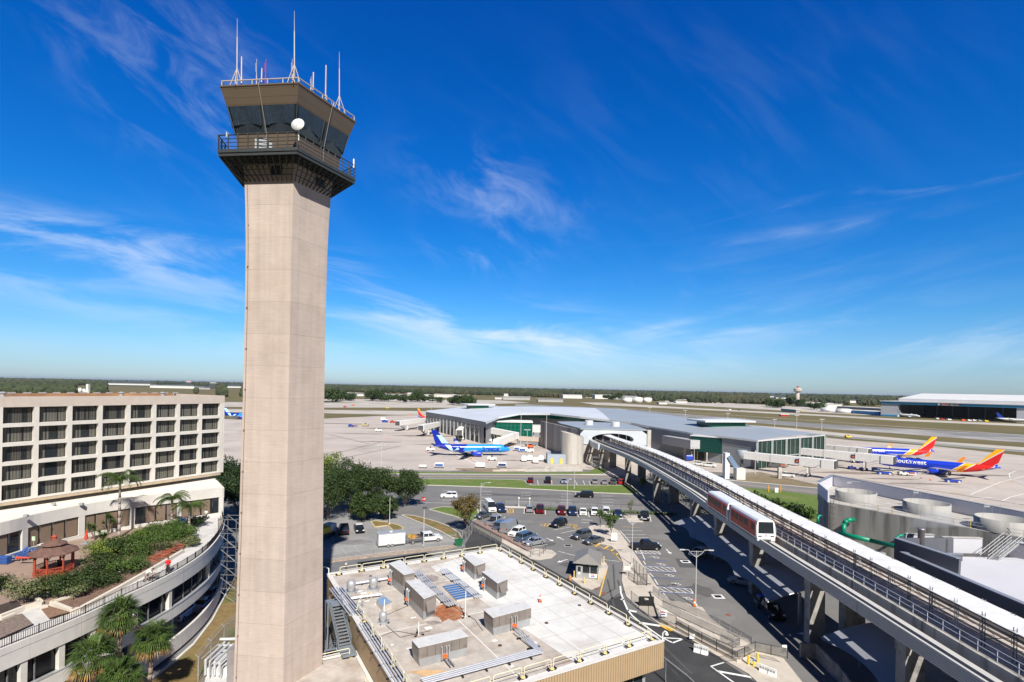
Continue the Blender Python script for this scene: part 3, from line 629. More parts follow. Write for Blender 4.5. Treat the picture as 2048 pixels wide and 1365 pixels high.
def pier(px,w_):
 p=wat(px);q=wat(px+3);d=(q-p).normalized();b.beam((p.x-d.x*w_/2,p.y-d.y*w_/2,11.5),(p.x+d.x*w_/2,p.y+d.y*w_/2,11.5),.5,2.7)
b.obj('podium_wall',HW,ht_)
for px,w_ in((47.5,.75),(162,.75),(264,.6),(357.5,.6),(441,.7),(-60,.7)):b=B();pier(px,w_);b.obj('pier',HW,ht_)
BLD=mat('brown_blind',(.20,.145,.105),.25,.05,.5,spec=.6)
def wspan(x0,x1,n,doors=()):
 P=[wat(x0+(x1-x0)*i/n)for i in range(n+1)]
 for i in range(n):
  p,q=P[i].copy(),P[i+1].copy();d=(q-p).normalized();nn=Vector((-d.y,d.x,0))*.05
  if(nn.x*.884-nn.y*.467)>0:nn=-nn
  b=B();
  for a in(p,q):b.beam((a.x+nn.x,a.y+nn.y,10.2),(a.x+nn.x,a.y+nn.y,12.8),.12,.14)
  b.beam((p.x+nn.x,p.y+nn.y,12.72),(q.x+nn.x,q.y+nn.y,12.72),.12,.14);b.beam((p.x+nn.x,p.y+nn.y,10.24),(q.x+nn.x,q.y+nn.y,10.24),.12,.1)
  f=b.obj('window',FRM,ht_);b=B();z0=10.25;g=.12
  a=p+d*g;c=q-d*g
  b.add([(a.x,a.y,z0),(c.x,c.y,z0),(c.x,c.y,12.7),(a.x,a.y,12.7)],[(0,1,2,3)]);b.obj('pane',GLASS if i in doors else BLD,f)
wspan(-60,43,4,(3,));wspan(53,156,4);wspan(168,259,4);wspan(269,353,4,(0,));wspan(362,421,3);wspan(423,436,1,(0,))
b=B()
for px,py in((52,1036),(163,1012),(107,1012)):p=G(px,py,14.35);b.box((p.x,p.y,14.6),(.5,.35,.3)).tube((p.x,p.y,14.3),(p.x,p.y,14.6),.05)
b.obj('floodlight',GALV,ht_)
E0=[G(*p,9.8)for p in((-330,1438),(-160,1364),(0,1298),(83,1264.7),(160.4,1232.6),(240.6,1195),(320.8,1157.7),(374.3,1128.3),(414.4,1099),(438.5,1069.5),(446.5,1048),(443.8,1027))]
EP=resamp(cat(E0,8),1.0)
terr=list(EP)+[p for p in reversed(WP)]
b=B();b.prism([(p.x,p.y)for p in terr],9.2,9.7);b.obj('terrace_floor',mat('brown_pavers',(.30,.215,.17),.9,.1,.5,stain=(.24,.17,.14),stains=.4,world=True),ht_)
wk=[G(*p,9.71)for p in((0,1242),(40,1226),(62,1216),(85,1210),(104,1210),(150,1222),(162,1217),(240,1175),(300,1140),(365,1101),(385,1075),(382,1050),(395,1040),(421,1033),(440,1031))]
b=B();ei=[p for p in offs(EP,.16)if p.x>G(-30,1300,9.8).x];b.sheet([(p.x,p.y,9.72)for p in ei]+[(p.x,p.y,9.72)for p in reversed(wk)]);b.obj('terrace_walk',mat('light_walk',(.56,.54,.52),.9,.08,.7,stain=(.44,.42,.40),stains=.4,world=True),ht_)
def band(name,z0,z1,th,off,m_,pts=None):
 b=B();P=offs(pts or EP,off)
 A_=offs(P,-th/2);C_=offs(P,th/2);n=len(P)
 b.loft([[(A_[i].x,A_[i].y,z0),(C_[i].x,C_[i].y,z0),(C_[i].x,C_[i].y,z1),(A_[i].x,A_[i].y,z1)]for i in range(n)]);return b.obj(name,m_,ht_)
HW2=ribmat('precast_panel',(.60,.57,.53),(HU.x,HU.y,0),4.2,.72,.008,.9)
band('spandrel',7.95,9.8,.32,0,HW2);band('spandrel',4.5,5.7,.32,0,HW2);band('garage_parapet',.35,2.05,.3,0,HW2)
band('spandrel_groove',9.2,9.24,.34,0,mat('groove',(.25,.24,.22),.9));band('window_sill',5.7,5.78,.4,0,GALV);band('garage_gap_shade',-.02,.35,.1,.9,mat('painted_gap_dark',(.03,.03,.03),1))  # lowest band painted near-black for the shaded gap under the parapet
band('ribbon_window',5.75,7.96,.06,.42,glass('ribbon_glass',(.006,.007,.010),.12,.35))
P=offs(EP,.28)
for i in range(0,len(P),2):b=B();b.beam((P[i].x,P[i].y,5.7),(P[i].x,P[i].y,7.95),.07,.12);b.obj('mullion',mat('mullion_grey',(.13,.13,.135),.5),ht_)
r_=[lev(x,1200)[0]/FP for x in(-40,45,118,192,265,340,417)]
for rr in r_:
 b=B();c=min(EP,key=lambda p:abs(p.x/p.y-rr));i=EP.index(c);d=(EP[min(i+1,len(EP)-1)]-EP[i-1]).normalized();n_=Vector((-d.y,d.x,0))
 b.beam((c.x+n_.x*.15-d.x*.25,c.y+n_.y*.15-d.y*.25,6.83),(c.x+n_.x*.15+d.x*.25,c.y+n_.y*.15+d.y*.25,6.83),.42,2.2);b.obj('pier',HW,ht_)
inn=offs(EP,9.0)
b=B();P=offs(EP,.2);b.sheet([(p.x,p.y,.8)for p in P]+[(p.x,p.y,.8)for p in reversed(inn)]);b.obj('garage_floor',CONCD,ht_)
b=B();b.sheet([(p.x,p.y,4.6)for p in P]+[(p.x,p.y,4.6)for p in reversed(inn)]);b.obj('garage_ceiling',CONC,ht_)
band('garage_back_wall',.8,4.6,.2,8.9,CONC)
b=B()
for i in range(3,len(EP)-1,7):
 p=offs(EP,2.2)[i];b.beam((p.x,p.y,0),(p.x,p.y,4.6),.5,.5);p=offs(EP,1.0)[i];b.beam((p.x,p.y,0),(p.x,p.y,.4),.3,.3)
b.obj('garage_column',CONC,ht_)
rl=T('metal_railing','thin black picket railing along the curved edge of the hotel terrace','railing',None,EP[len(EP)//2])
P=offs(resamp(EP,.17),.05);b=B()
for i,p in enumerate(P):
 if p.z:b.beam((p.x,p.y,9.8),(p.x,p.y,10.5 if i%12 else 10.62),.03 if i%12 else.07,.03 if i%12 else.07)
b.obj('picket',BLACK,rl)
b=B();P2=offs(EP,.05)
for z in(9.9,10.52):b.path([(p.x,p.y,z)for p in P2],.03,4)
b.obj('rail',BLACK,rl)
PLW=mat('planter_cream',(.62,.56,.47),.9,.06,1)
def planter(label,pts,soil,m_):
 t=T('planter',label,'planter',None,G(*pts[0],9.7))
 b=B();Pp=[G(*p,10.1)for p in pts]
 for p,q in zip(Pp[:-1],Pp[1:]):b.beam((p.x,p.y,9.92),(q.x,q.y,9.92),.35,.42)
 b.obj('wall',PLW,t);b=B();b.sheet([G(*p,9.95)for p in soil]);b.obj('mulch',m_,t)
planter('long cream-walled planter bed of brown mulch and shrubs beside the curved terrace walk',[(156,1187),(103,1203),(144,1219),(161,1214.5),(240,1172),(300,1138),(366,1100)],[(156,1187),(103,1203),(144,1219),(161,1214.5),(240,1172),(300,1138),(366,1100),(385,1060),(340,1048),(300,1058),(200,1090),(100,1180)],MULCH)
planter('low cream-walled planter corner with dark mulch at the left edge of the terrace',[(0,1231),(47,1213),(82,1203),(74,1195)],[(-30,1242),(0,1230),(44,1213),(32,1200),(0,1210),(-30,1220)],mat('dark_mulch',(.05,.035,.03),1,.3,3,world=True))
planter('triangular brown gravel bed between the terrace paths',[(80,1215),(95,1211)],[(80,1216),(95,1211),(140,1224),(97,1237)],mat('gravel_orange',(.22,.13,.085),1,.4,4,world=True))
planter('grey-brown gravel bed at the near left corner of the terrace',[(0,1238),(30,1226)],[(-60,1262),(0,1238),(44,1227),(66,1248),(0,1277),(-60,1300)],mat('gravel_grey',(.19,.145,.12),1,.4,4,world=True))
RZ=6.0
def g6(px,py,dz=0.0):return G(px,py,RZ+dz)
bA,bB,bC=g6(1325,1285),g6(1000,1098),g6(655,1150)
e1=(bA-bB).normalized();e2=Vector((e1.y,-e1.x,0))
if e2.dot(bC-bB)<0:e2=-e2
LA=(bA-bB).length;LB=(bC-bB).dot(e2)
def bp(a,c,z=0.0):p=bB+e1*a+e2*c;return Vector((p.x,p.y,z))
TANW=ribmat('tan_corrugated',(.40,.285,.165),(e2.x,e2.y,0),.30,.6,.3,.6)
TANW2=ribmat('tan_corrugated_side',(.40,.285,.165),(e1.x,e1.y,0),.30,.6,.3,.6)
ROOFM=mat('white_membrane',(.64,.635,.62),.85,.07,.6,stain=(.52,.495,.465),stains=.16,world=True,bump=.1)
ROOFD=mat('dirty_membrane',(.46,.415,.37),.85,.16,.9,stain=(.33,.265,.22),stains=.3,world=True)
bt=T('office_building','low tan corrugated building with a white flat roof full of rooftop air units','building',None,bp(LA/2,LB/2,0))
b=B();rb=[bp(.25,.2),bp(LA-.25,.2),bp(LA-.25,LB-.2),bp(.25,LB-.2)];b.prism(rb,5.5,6.0);b.obj('roof',ROOFM,bt)
b=B();b.sheet([bp(3,13,6.006),bp(LA-1,10.5,6.006),bp(LA-.6,LB-.5,6.006),bp(.6,LB-.5,6.006),bp(.8,6,6.006)]);b.obj('roof_membrane',ROOFD,bt)
b=B()
def bwall(b,a0,c0,a1,c1,z0,z1,th=.3):
 b.beam(bp(a0,c0,(z0+z1)/2),bp(a1,c1,(z0+z1)/2),th,z1-z0)
bwall(b,LA-.02,-.1,LA-.02,LB+.1,3.4,6.1);bwall(b,.13,.0,LA-.18,.0,3.4,6.08);b.mi(1);bwall(b,.13,LB,LA-.18,LB,0,6.1);bwall(b,0,-.1,0,LB+.1,0,6.12)
b.obj('wall',[TANW,TANW2],bt)
b=B();bwall(b,LA-1.6,1.2,LA-1.6,LB-1,0,3.4,.1);bwall(b,1,1.1,LA-1.65,1.1,0,3.4,.1);b.obj('window_band',GLASS,bt)
b=B()
for i in range(17):p=bp(LA-1.5,1.2+i*1.35,1.7);b.beam((p.x,p.y,0),(p.x,p.y,3.4),.08,.08)
for z in(1.1,2.3):b.beam(bp(LA-1.5,1.2,z),bp(LA-1.5,LB-1,z),.07,.07)
b.beam(bp(LA-1.5,1.1,0),bp(LA-1.5,1.1,3.4),.3,.3);b.obj('mullion',GALV,bt)
b=B();cap=.42
for a0,c0,a1,c1 in((-.1,0,LA+.1,0),(-.1,LB,LA+.1,LB)):b.beam(bp(a0,c0,6.16),bp(a1,c1,6.16),cap,.1)
for a in(0,LA):b.beam(bp(a,.21,6.157),bp(a,LB-.21,6.157),cap,.1)
b.beam(bp(.5,.9,6.095),bp(.5,LB-.9,6.095),.5,.14)
b.obj('parapet_cap',mat('white_cap',(.62,.60,.57),.6,.08),bt)
b=B()
for c in(8.5,16.5):b.sheet([bp(.8,c,6.013),bp(LA-.8,c,6.013),bp(LA-.8,c+.12,6.013),bp(.8,c+.12,6.013)])
for a in(9,20):b.sheet([bp(a,.8,6.012),bp(a,LB-.8,6.012),bp(a+.12,LB-.8,6.012),bp(a+.12,.8,6.012)])
random.seed(5)
for i in range(26):
 a,c,w1_,w2_=random.uniform(2,LA-3),random.uniform(6,LB-2),random.uniform(.3,.8),random.uniform(.3,.8)
 b.sheet([bp(a,c,6.016+i*.0004),bp(a+w1_,c,6.016+i*.0004),bp(a+w1_,c+w2_,6.016+i*.0004),bp(a,c+w2_,6.016+i*.0004)])
b.obj('roof_patch',mat('roof_patch',(.70,.68,.65),.8,.05),bt)
b=B()
for i in range(1,11):b.sheet([bp(i*LA/11,.8,6.0105),bp(i*LA/11+.05,.8,6.0105),bp(i*LA/11+.05,LB-.8,6.0105),bp(i*LA/11,LB-.8,6.0105)])
for i in range(1,9):b.sheet([bp(.8,i*LB/9,6.0112),bp(LA-.8,i*LB/9,6.0112),bp(LA-.8,i*LB/9+.05,6.0112),bp(.8,i*LB/9+.05,6.0112)])
b.obj('membrane_seam',mat('seam_grey',(.40,.385,.36),.9),bt)
for pts in([(733,1285),(790,1262),(836,1270)],[(769,1248),(800,1275),(860,1262)],[(862,1158),(815,1212),(770,1232)],[(905,1212),(950,1240),(966,1262)],[(700,1230),(745,1262),(742,1300)]):b=B();b.path([g6(x,y,.05)for x,y in pts],.025,4);b.obj('roof_cable',BLACK,bt)
for px,py in((1093,1247),(1159,1211.5),(1204,1210),(812,1187),(741,1153),(1000,1292),(900,1300)):c=g6(px,py);b=B();b.lathe((c.x,c.y,6.015),[(.22,0),(.2,.06),(.05,.07)],10);b.obj('roof_drain',mat('drain_brown',(.08,.045,.035),.8),bt)
def stain(name,px,py,rx,ry,m_,seed=1):
 random.seed(seed);c=g6(px,py);b=B();n=22
 b.sheet([(c.x+rx*(1+random.uniform(-.28,.25))*math.cos(2*math.pi*i/n),c.y+ry*(1+random.uniform(-.28,.25))*math.sin(2*math.pi*i/n),6.03)for i in range(n)]);b.obj(name,m_,bt)
RST=mat('rust_stain',(.30,.105,.04),.9,.35,1.2,stain=(.42,.24,.14),stains=.8,world=True)
stain('rust_stain',895,1226,1.9,2.0,RST,2);stain('rust_stain',862,1346,1.9,.5,mat('rust_pale',(.55,.36,.19),.9,.2,1,world=True),5)
stain('water_stain',862,1158,1.0,1.4,mat('soot',(.28,.24,.22),.9,.3,1,world=True),7);stain('water_stain',868,1246,.9,.5,MATS['soot'],9)
BRN=mat('unit_brown',(.20,.175,.155),.5,.1,.9,stain=(.155,.13,.115),stains=.7);UTOP=mat('unit_top',(.60,.60,.59),.5,.08,.8,stain=(.47,.46,.45),stains=.9);SKRT=mat('unit_skirt',(.36,.37,.38),.45,.12,.8,metal=.3)
UN_=[([(777.7,1127),(800.6,1119.6),(830.4,1145.3),(807.5,1150)],2.6,'brown rooftop air unit at the back left, upper of the two standing in line'),([(810.9,1162),(836.5,1158),(873,1188.7),(847.8,1198)],2.5,'brown rooftop air unit with a hood at its near end, beside the orange rust stain'),([(925.4,1111.8),(944,1108.4),(971.5,1125.4),(949.3,1132.3)],2.0,'small brown rooftop air unit nearest the back corner of the white roof'),([(963.7,1143.6),(983.5,1138.4),(1016,1158),(994.8,1167)],2.1,'brown rooftop air unit with a hood, to the right of the blue skylight'),([(966.4,1219.4),(1048.4,1201.3),(1063.8,1215),(985.2,1235.5)],2.0,'long brown rooftop air unit in the middle of the roof, right of the rust stain'),([(822.2,1279.2),(921,1258),(936.7,1272.4),(836.5,1295.6)],1.9,'long brown rooftop air unit nearest the camera, with silver pipes running down to the roof')]
for q,H_,lab in UN_:
 P=[g6(*p,H_)for p in q];c=sum(P,Vector())/4;t=T('rooftop_air_unit',lab,'air unit','brown air units on the white flat roof',(c.x,c.y,6.1))
 def rect(k,z,ks=1.0):return[(c.x+(p.x-c.x)*k,c.y+(p.y-c.y)*k,z)for p in P]
 b=B();b.loft([rect(.97,6.0+H_*.42),rect(.97,6.0+H_-.05)]);u_=b.obj('casing',BRN,t)
 b=B();b.loft([rect(1.0,6.0+H_-.05),rect(1.0,6.0+H_)]);b.obj('top',UTOP,t)
 b=B();b.loft([rect(.90,6.02),rect(.96,6.0+H_*.42)]);b.obj('skirt',SKRT,t)
 long_=(P[1]-P[0]).length>(P[2]-P[1]).length
 b=B();a_,c_=(P[3],P[2])if long_ else(P[3],P[0])
 a_=Vector((c.x+(a_.x-c.x)*.975,c.y+(a_.y-c.y)*.975,0));c_=Vector((c.x+(c_.x-c.x)*.975,c.y+(c_.y-c.y)*.975,0))
 for k in range(1,6):p=a_.lerp(c_,k/6);b.beam((p.x,p.y,6+H_*.44),(p.x,p.y,6+H_*.93),.035,.035)
 b.obj('panel_seam',mat('seam_dark',(.10,.08,.07),.6),t)
 f0,f1=(P[0],P[3])if long_ else(P[3],P[2]);mdl=(f0+f1)/2;out=(mdl-c);out.z=0;out.normalize()
 if not long_:
  b=B();s_d=(f1-f0).normalized()*.62;z0=6+H_*.42;z1=6+H_*.85;m0=Vector((mdl.x,mdl.y,0))
  v0=m0-s_d+out*.0;v1=m0+s_d
  b.add([(v0.x,v0.y,z1),(v1.x,v1.y,z1),(v1.x,v1.y,z0),(v0.x,v0.y,z0),(v0.x+out.x*.6,v0.y+out.y*.6,z0+.05),(v1.x+out.x*.6,v1.y+out.y*.6,z0+.05)],[(0,1,5,4),(0,4,3),(1,2,5),(3,4,5,2)]);b.obj('intake_hood',BRN,t)
 b=B();m0=(a_+c_)/2 if long_ else a_.lerp(c_,.75)
 dd=(c_-a_).normalized();oo=Vector((-dd.y,dd.x,0))
 if oo.dot(m0-c)<0:oo=-oo
 for k in(-.25,.2,.45):
  p=m0+dd*k+oo*.12;b.path([(p.x,p.y,6+H_*.8),(p.x+oo.x*.15,p.y+oo.y*.15,6+H_*.75),(p.x+oo.x*.15,p.y+oo.y*.15,6.35)],.07,6)
 if long_:b.path([m0+dd*.1+oo*.3+Vector((0,0,6.3)),m0+dd*.1+oo*1.6+Vector((0,0,6.3))],.09,6);b.path([m0+dd*.45+oo*.3+Vector((0,0,6.3)),m0+dd*.45+oo*1.6+Vector((0,0,6.3))],.09,6)
 b.obj('pipe',GALV,t);p=m0+oo*.35;b=B();b.box((p.x,p.y,6+H_*.36),(.45,.35,.22),.4);b.obj('valve',ORANGE,t)
def skyl(name,label,q,H_,m_,ribs):
 P=[g6(*p,H_)for p in q];t=T(name,label,'skylight',None,(P[0].x,P[0].y,6));b=B();b.prism(P,6.0,6+H_-.02);b.obj('kerb',mat('skylight_kerb',(.5,.46,.42),.8),t)
 b=B();b.sheet([(p.x,p.y,6+H_)for p in P]);b.obj('glazing',m_,t)
 b=B()
 for k in range(ribs+1):b.beam(P[0].lerp(P[3],k/ribs)+Vector((0,0,.03)),P[1].lerp(P[2],k/ribs)+Vector((0,0,.03)),.05,.06)
 b.obj('glazing_bar',GALV,t)
skyl('skylight','wide blue ribbed skylight set flat in the white roof',[(885.4,1172.6),(918.5,1167),(949.3,1193.8),(913.4,1200.6)],.2,mat('blue_glazing',(.05,.14,.33),.25,.15),7)
skyl('skylight','small pale blue square skylight on a raised kerb near the roof stair',[(753,1200.7),(767.4,1191.8),(783.6,1204.3),(765.6,1213.3)],.6,mat('pale_glazing',(.22,.32,.46),.2,.15),1)
for i,(px,py,s_,lab)in enumerate(((746.8,1180,1.1,'silver round roof vent standing in the middle of the back-left roof area'),(702,1186,1.1,'silver round roof vent nearest the left roof edge'),(766,1247,.85,'silver round roof vent beside the white mast'),(720,1215,.5,'small low silver roof vent near the yellow guard frame'))):
 p=g6(px,py);t=T('roof_vent',lab,'roof vent','round silver vents on the white roof',(p.x,p.y,6));b=B();b.box((p.x,p.y,6.12),(1.3*s_,1.3*s_,.25));b.obj('base',GALV,t)
 b=B();b.smooth();b.lathe((p.x,p.y,6.25),[(.5*s_,0),(.4*s_,.3*s_),(.5*s_,.5*s_),(.52*s_,.9*s_),(.36*s_,1.15*s_),(.1,1.25*s_)],14);b.obj('cowl',GALV,t)
for px,py,yt,lab in((768,1247.5,1199,'thin white mast on the roof near the stair, left of the three'),(837,1271,1244,'short thin white mast behind the nearest air unit'),(930.6,1234.8,1182,'thin white mast in the middle of the roof below the blue skylight')):
 p=g6(px,py);h=D(px,yt,p.y).z;t=T('roof_mast',lab,'mast','white masts on the white roof',(p.x,p.y,6));b=B();b.tube((p.x,p.y,6),(p.x,p.y,h),.05,6);b.obj('pole',WHITE,t)
 for a in(0,2.1,4.2):b=B();b.box((p.x+.45*math.cos(a),p.y+.45*math.sin(a),6.1),(.28,.14,.1),a);b.obj('foot',BLACK,t)
def pipes(label,pts,n=4,gap=.3,r=.07,z=6.35):
 P=[g6(*p,z-6)for p in pts];t=T('pipe_run',label,'pipes',None,(P[0].x,P[0].y,6))
 for k in range(n):b=B();b.path(offs(P,(k-(n-1)/2)*gap),r,6);b.obj('pipe',mat('pipe_silver',(.62,.64,.68),.3,.08,2,metal=.4),t)
 b=B()
 for p,q in zip(P[:-1],P[1:]):
  m_=max(1,int((q-p).length/2.2))
  for i in range(m_):c=p.lerp(q,(i+.5)/m_);b.beam(c-e2*.01-(q-p).cross(Vector((0,0,1))).normalized()*(n*gap/2+.1)-Vector((0,0,.2)),c+(q-p).cross(Vector((0,0,1))).normalized()*(n*gap/2+.1)-Vector((0,0,.2)),.12,.12)
 b.obj('support',BLACK,t)
pipes('bundle of silver pipes running between the blue skylight and the far air units',[(886,1139),(958,1194)])
pipes('bundle of silver pipes running down past the second brown air unit',[(831.4,1142.5),(899.7,1207.5),(905,1211)])
pipes('long bundle of silver pipes along the near side of the white roof',[(845,1363),(1078,1302),(1036,1262)],4)
pipes('wide silver pipe bundle along the left roof edge behind the stair',[(671,1175),(714,1229)],6)
pipes('silver pipe bundle along the left roof edge below the stair',[(725,1247),(800,1364)],5)
pipes('straight white pipe crossing the back-left part of the roof',[(706,1168),(776,1157)],1,r=.16)
pipes('second white pipe crossing the roof below the round vents',[(702,1197),(762,1189)],1,r=.14)
c=g6(1078,1203);cone_list=[]
GR=mat('guard_cream',(.70,.65,.46),.5,.08);YB=mat('guard_base_yellow',(.62,.50,.20),.6,.1)
def grail_proto():
 t=T('guard_rail','x','guard rail','cream portable guard rails round the white roof');L_=3.1
 b=B();b.path([(0.12,0,.1),(.12,0,.82),(.25,0,.95),(L_-.25,0,.95),(L_-.12,0,.82),(L_-.12,0,.1)],.042,6);b.tube((.12,0,.5),(L_-.12,0,.5),.024,6);b.obj('frame',GR,t,local=True)
 b=B();b.lathe((0,0,0),[(.24,.02),(.24,.07),(.1,.1),(.08,.16)],10);b.obj('base',YB,t,local=True)
 for x in(-.35,.35):b=B();b.box((x,0,.06),(.16,.4,.1));b.obj('pad',BLACK,t,local=True)
 return t
gp=grail_proto();gfirst=True
def grun(p,q,z,where):
 global gfirst
 d=q-p;n=max(1,round(d.length/3.2));a=math.atan2(d.y,d.x)
 for i in range(n):
  c=p.lerp(q,i/n);lab='cream looped guard rail on yellow base, number %d from the %s'%(i+1,where)
  nm=['first','second','third','fourth','fifth','sixth','seventh','eighth','ninth','tenth','eleventh','twelfth','thirteenth'][min(i,12)]
  lab='cream roof guard rail, %s from the %s'%(nm,where)
  if gfirst:gp.location=(c.x,c.y,z);gp.rotation_euler=(0,0,a);gp['label']=lab;gfirst=False
  else:copy_tree(gp,None,(c.x,c.y,z),a,lab)
grun(bp(.9,LB-1.3),bp(.9,1),6.17,'left end of the back roof edge')
grun(bp(1.2,.6),bp(LA-1.2,.6),6.17,'back corner along the right roof edge')
grun(bp(LA-.7,.8),bp(LA-.7,LB-4),6.17,'near right corner along the front roof edge')
grun(bp(13.5,LB-.7),bp(LA-1,LB-.7),6.17,'stair head along the left roof edge')
grun(g6(716,1218),g6(745,1196),6.0,'stair beside the small skylight')
b=B();lw_=T('low_wing','low flat-roofed tan wing at the foot of the metal stair beside the tower','building',None,bp(26,LB+3,0))
b.prism([bp(17,LB+.16),bp(31,LB+.16),bp(31,LB+9),bp(17,LB+9)],3.0,3.2);b.obj('roof',ROOFD,lw_);b=B();b.prism([bp(17.2,LB+.2),bp(30.8,LB+.2),bp(30.8,LB+8.8),bp(17.2,LB+8.8)],0,3.0);b.obj('wall',TANW2,lw_)
b=B();b.beam(bp(17,LB+.3,3.3),bp(17,LB+9,3.3),.4,.2);b.beam(bp(17.2,LB+.38,3.28),bp(31,LB+.38,3.28),.35,.2);b.obj('parapet_cap',MATS['white_cap'],lw_)
grun(bp(18,LB+1),bp(18,LB+7.5),3.25,'building wall on the low wing far edge');grun(bp(24,LB+1),bp(30.5,LB+1),3.25,'stair foot on the low wing')
stt=T('metal_stair','grey steel stair with railings climbing the left wall to the white roof','stair',None,bp(11,LB+1.5,0))
def flight(b,br,a0,a1,c0,c1,z0,z1,n):
 for i in range(n):
  t=(i+.5)/n;a=a0+(a1-a0)*t;z=z0+(z1-z0)*t;b.beam(bp(a,c0,z),bp(a,c1,z),.3,.06)
 for c in(c0,c1):
  b.beam(bp(a0,c,z0-.1),bp(a1,c,z1-.1),.06,.28)
  for hh in(.55,1.05):br.tube(bp(a0,c,z0+hh),bp(a1,c,z1+hh),.035,5)
  for i in range(n//3+1):t=i/(n//3);br.tube(bp(a0+(a1-a0)*t,c,z0+(z1-z0)*t),bp(a0+(a1-a0)*t,c,z0+(z1-z0)*t+1.05),.03,5)
b=B();br=B();flight(b,br,10.5,16.0,LB+.5,LB+1.8,6.1,3.6,13);b.prism([bp(8.8,LB+.2),bp(10.5,LB+.2),bp(10.5,LB+1.9),bp(8.8,LB+1.9)],6.02,6.1);b.prism([bp(16,LB+.4),bp(18.4,LB+.4),bp(18.4,LB+1.9),bp(16,LB+1.9)],3.5,3.6)
flight(b,br,16.0,11.0,LB+2.0,LB+3.2,3.55,.2,14)
for a,c,z in((8.8,LB+1.9,6.1),(10.5,LB+1.9,6.1),(16,LB+3.2,3.6),(16,LB+.5,3.6)):b.beam(bp(a,c,0),bp(a,c,z),.14,.14)
b.obj('flight',STEEL,stt);br.obj('handrail',STEEL,stt)
p=bp(13.5,LB+3.9,0);t=T('utility_box','teal metal utility box against the tan wall beside the stair','utility box',None,p);b=B();b.box((p.x,p.y,1.2),(1.4,1.0,2.4),ang).box((p.x,p.y,2.45),(1.5,1.1,.1),ang);b.obj('body',mat('teal_box',(.12,.30,.33),.5,.1),t)
for(a,c),lab in(((.2,LB-.1),'white gooseneck floodlight over the back left roof corner'),((LA,.0),'white gooseneck floodlight over the near right roof corner')):
 t=T('gooseneck_light',lab,'floodlight','gooseneck lights on the roof corners',bp(a,c,6.2));b=B();p=bp(a,c,6.2);o_=e1*(-.2 if a<1 else.35)+e2*(.9 if a<1 else-.2)
 b.path([p,p+Vector((0,0,.7)),p+o_*.5+Vector((0,0,1.0)),p+o_+Vector((0,0,.95))],.07,6);b.obj('arm',WHITE,t);b=B();c_=p+o_+Vector((0,0,.82));b.lathe(c_,[(.06,.15),(.2,-.1),(.18,-.15)],10);b.obj('lamp_head',WHITE,t)
t=T('carport','flat dark blue-grey shade roof on thin posts behind the white roof','carport',None,G(790,1125,0));q=[G(*p,3.0)for p in((714.5,1125.5),(852,1105),(869,1113),(905,1136),(760,1165),(719,1141))]
b=B();b.prism(q,2.85,3.0);b.obj('roof',mat('dark_navy_roof',(.010,.011,.016),.9,.15,spec=.1),t)
for p in q[:2]+q[3:5]:b=B();b.beam((p.x,p.y,0),(p.x,p.y,2.85),.15,.15);b.obj('post',GALV,t)
rzb=R(-12);p0=G(1151.6,1158);bo=T('guard_booth','small grey guard booth with a hipped metal roof on a kerbed island','booth',None,p0,rzb)
b=B();b.bb(0,3.6,0,5.2,.15,2.75);b.obj('wall',mat('booth_grey',(.30,.31,.30),.6,.06),bo,local=True)
b=B();b.bb(1.15,2.25,-.04,-.002,1.15,2.3).bb(2.4,3.5,-.04,-.002,1.15,2.3).bb(3.6,3.64,.4,2.2,1.15,2.3).bb(-.04,0,.8,3.2,1.15,2.3);b.obj('window',GLASS,bo,local=True)
b=B();b.bb(.15,.98,-.05,-.003,.15,2.3);d_=b.obj('door',mat('door_grey',(.36,.37,.37),.5),bo,local=True);b=B();b.bb(.3,.8,-.07,-.052,1.3,2.1);b.obj('glass',GLASS,d_,local=True);b=B();b.bb(.36,.72,-.07,-.052,.85,1.2);b.obj('notice',WHITE,d_,local=True)
b=B();b.bb(.0,3.6,-.08,-.004,2.38,2.7);sg=b.obj('sign_band',BLACK,bo,local=True);b=B();[b.bb(1.15+k*.3,1.15+k*.3+.2,-.1,-.082,2.48,2.6)for k in range(7)if k!=2];b.obj('white_lettering',WHITE,sg,local=True)
b=B();b.bb(2.15,3.5,-.1,-.05,.45,1.1);sg2=b.obj('sign_board',WHITE,bo,local=True);b=B();b.bb(2.55,3.1,-.115,-.103,.85,.98);b.obj('red_lettering',RED,sg2,local=True);b=B();b.bb(2.5,3.15,-.115,-.103,.58,.72);b.obj('blue_lettering',BLUE,sg2,local=True)
b=B();ex=.55;e=[(-ex,-ex),(3.6+ex,-ex),(3.6+ex,6.4),(-ex,6.4)];v_=[(x,y,2.75)for x,y in e]+[(1.8,1.3,4.0),(1.8,4.6,4.0)]
b.add(v_,[(0,1,4),(1,2,5,4),(2,3,5),(3,0,4,5),(0,3,2,1)]);b.obj('roof',ribmat('standing_seam',(.22,.21,.195),(math.cos(rzb),math.sin(rzb),0),.42,.75,.1,.6),bo,local=True)
b=B();b.bb(-.5,3.95,5.9,6.1,.15,2.7);b.obj('rear_frame',mat('booth_grey',(1,1,1)),bo,local=True)
gprism('booth_island',[(1142.5,1158),(1152,1147),(1160,1132),(1196,1118),(1204,1122),(1212,1126),(1216,1134),(1200,1171.5),(1182,1178.5),(1162,1173)],.15,SIDEW)
def bollard(px,py,h,label,r=.11,m_=None,grp='yellow bollards round the guard booth'):
 p=G(px,py);t=T('bollard',label,'bollard',grp,p);b=B();b.lathe((p.x,p.y,0),[(r,0),(r,h-.05),(r*.6,h)],10);b.obj('post',m_ or YEL,t)
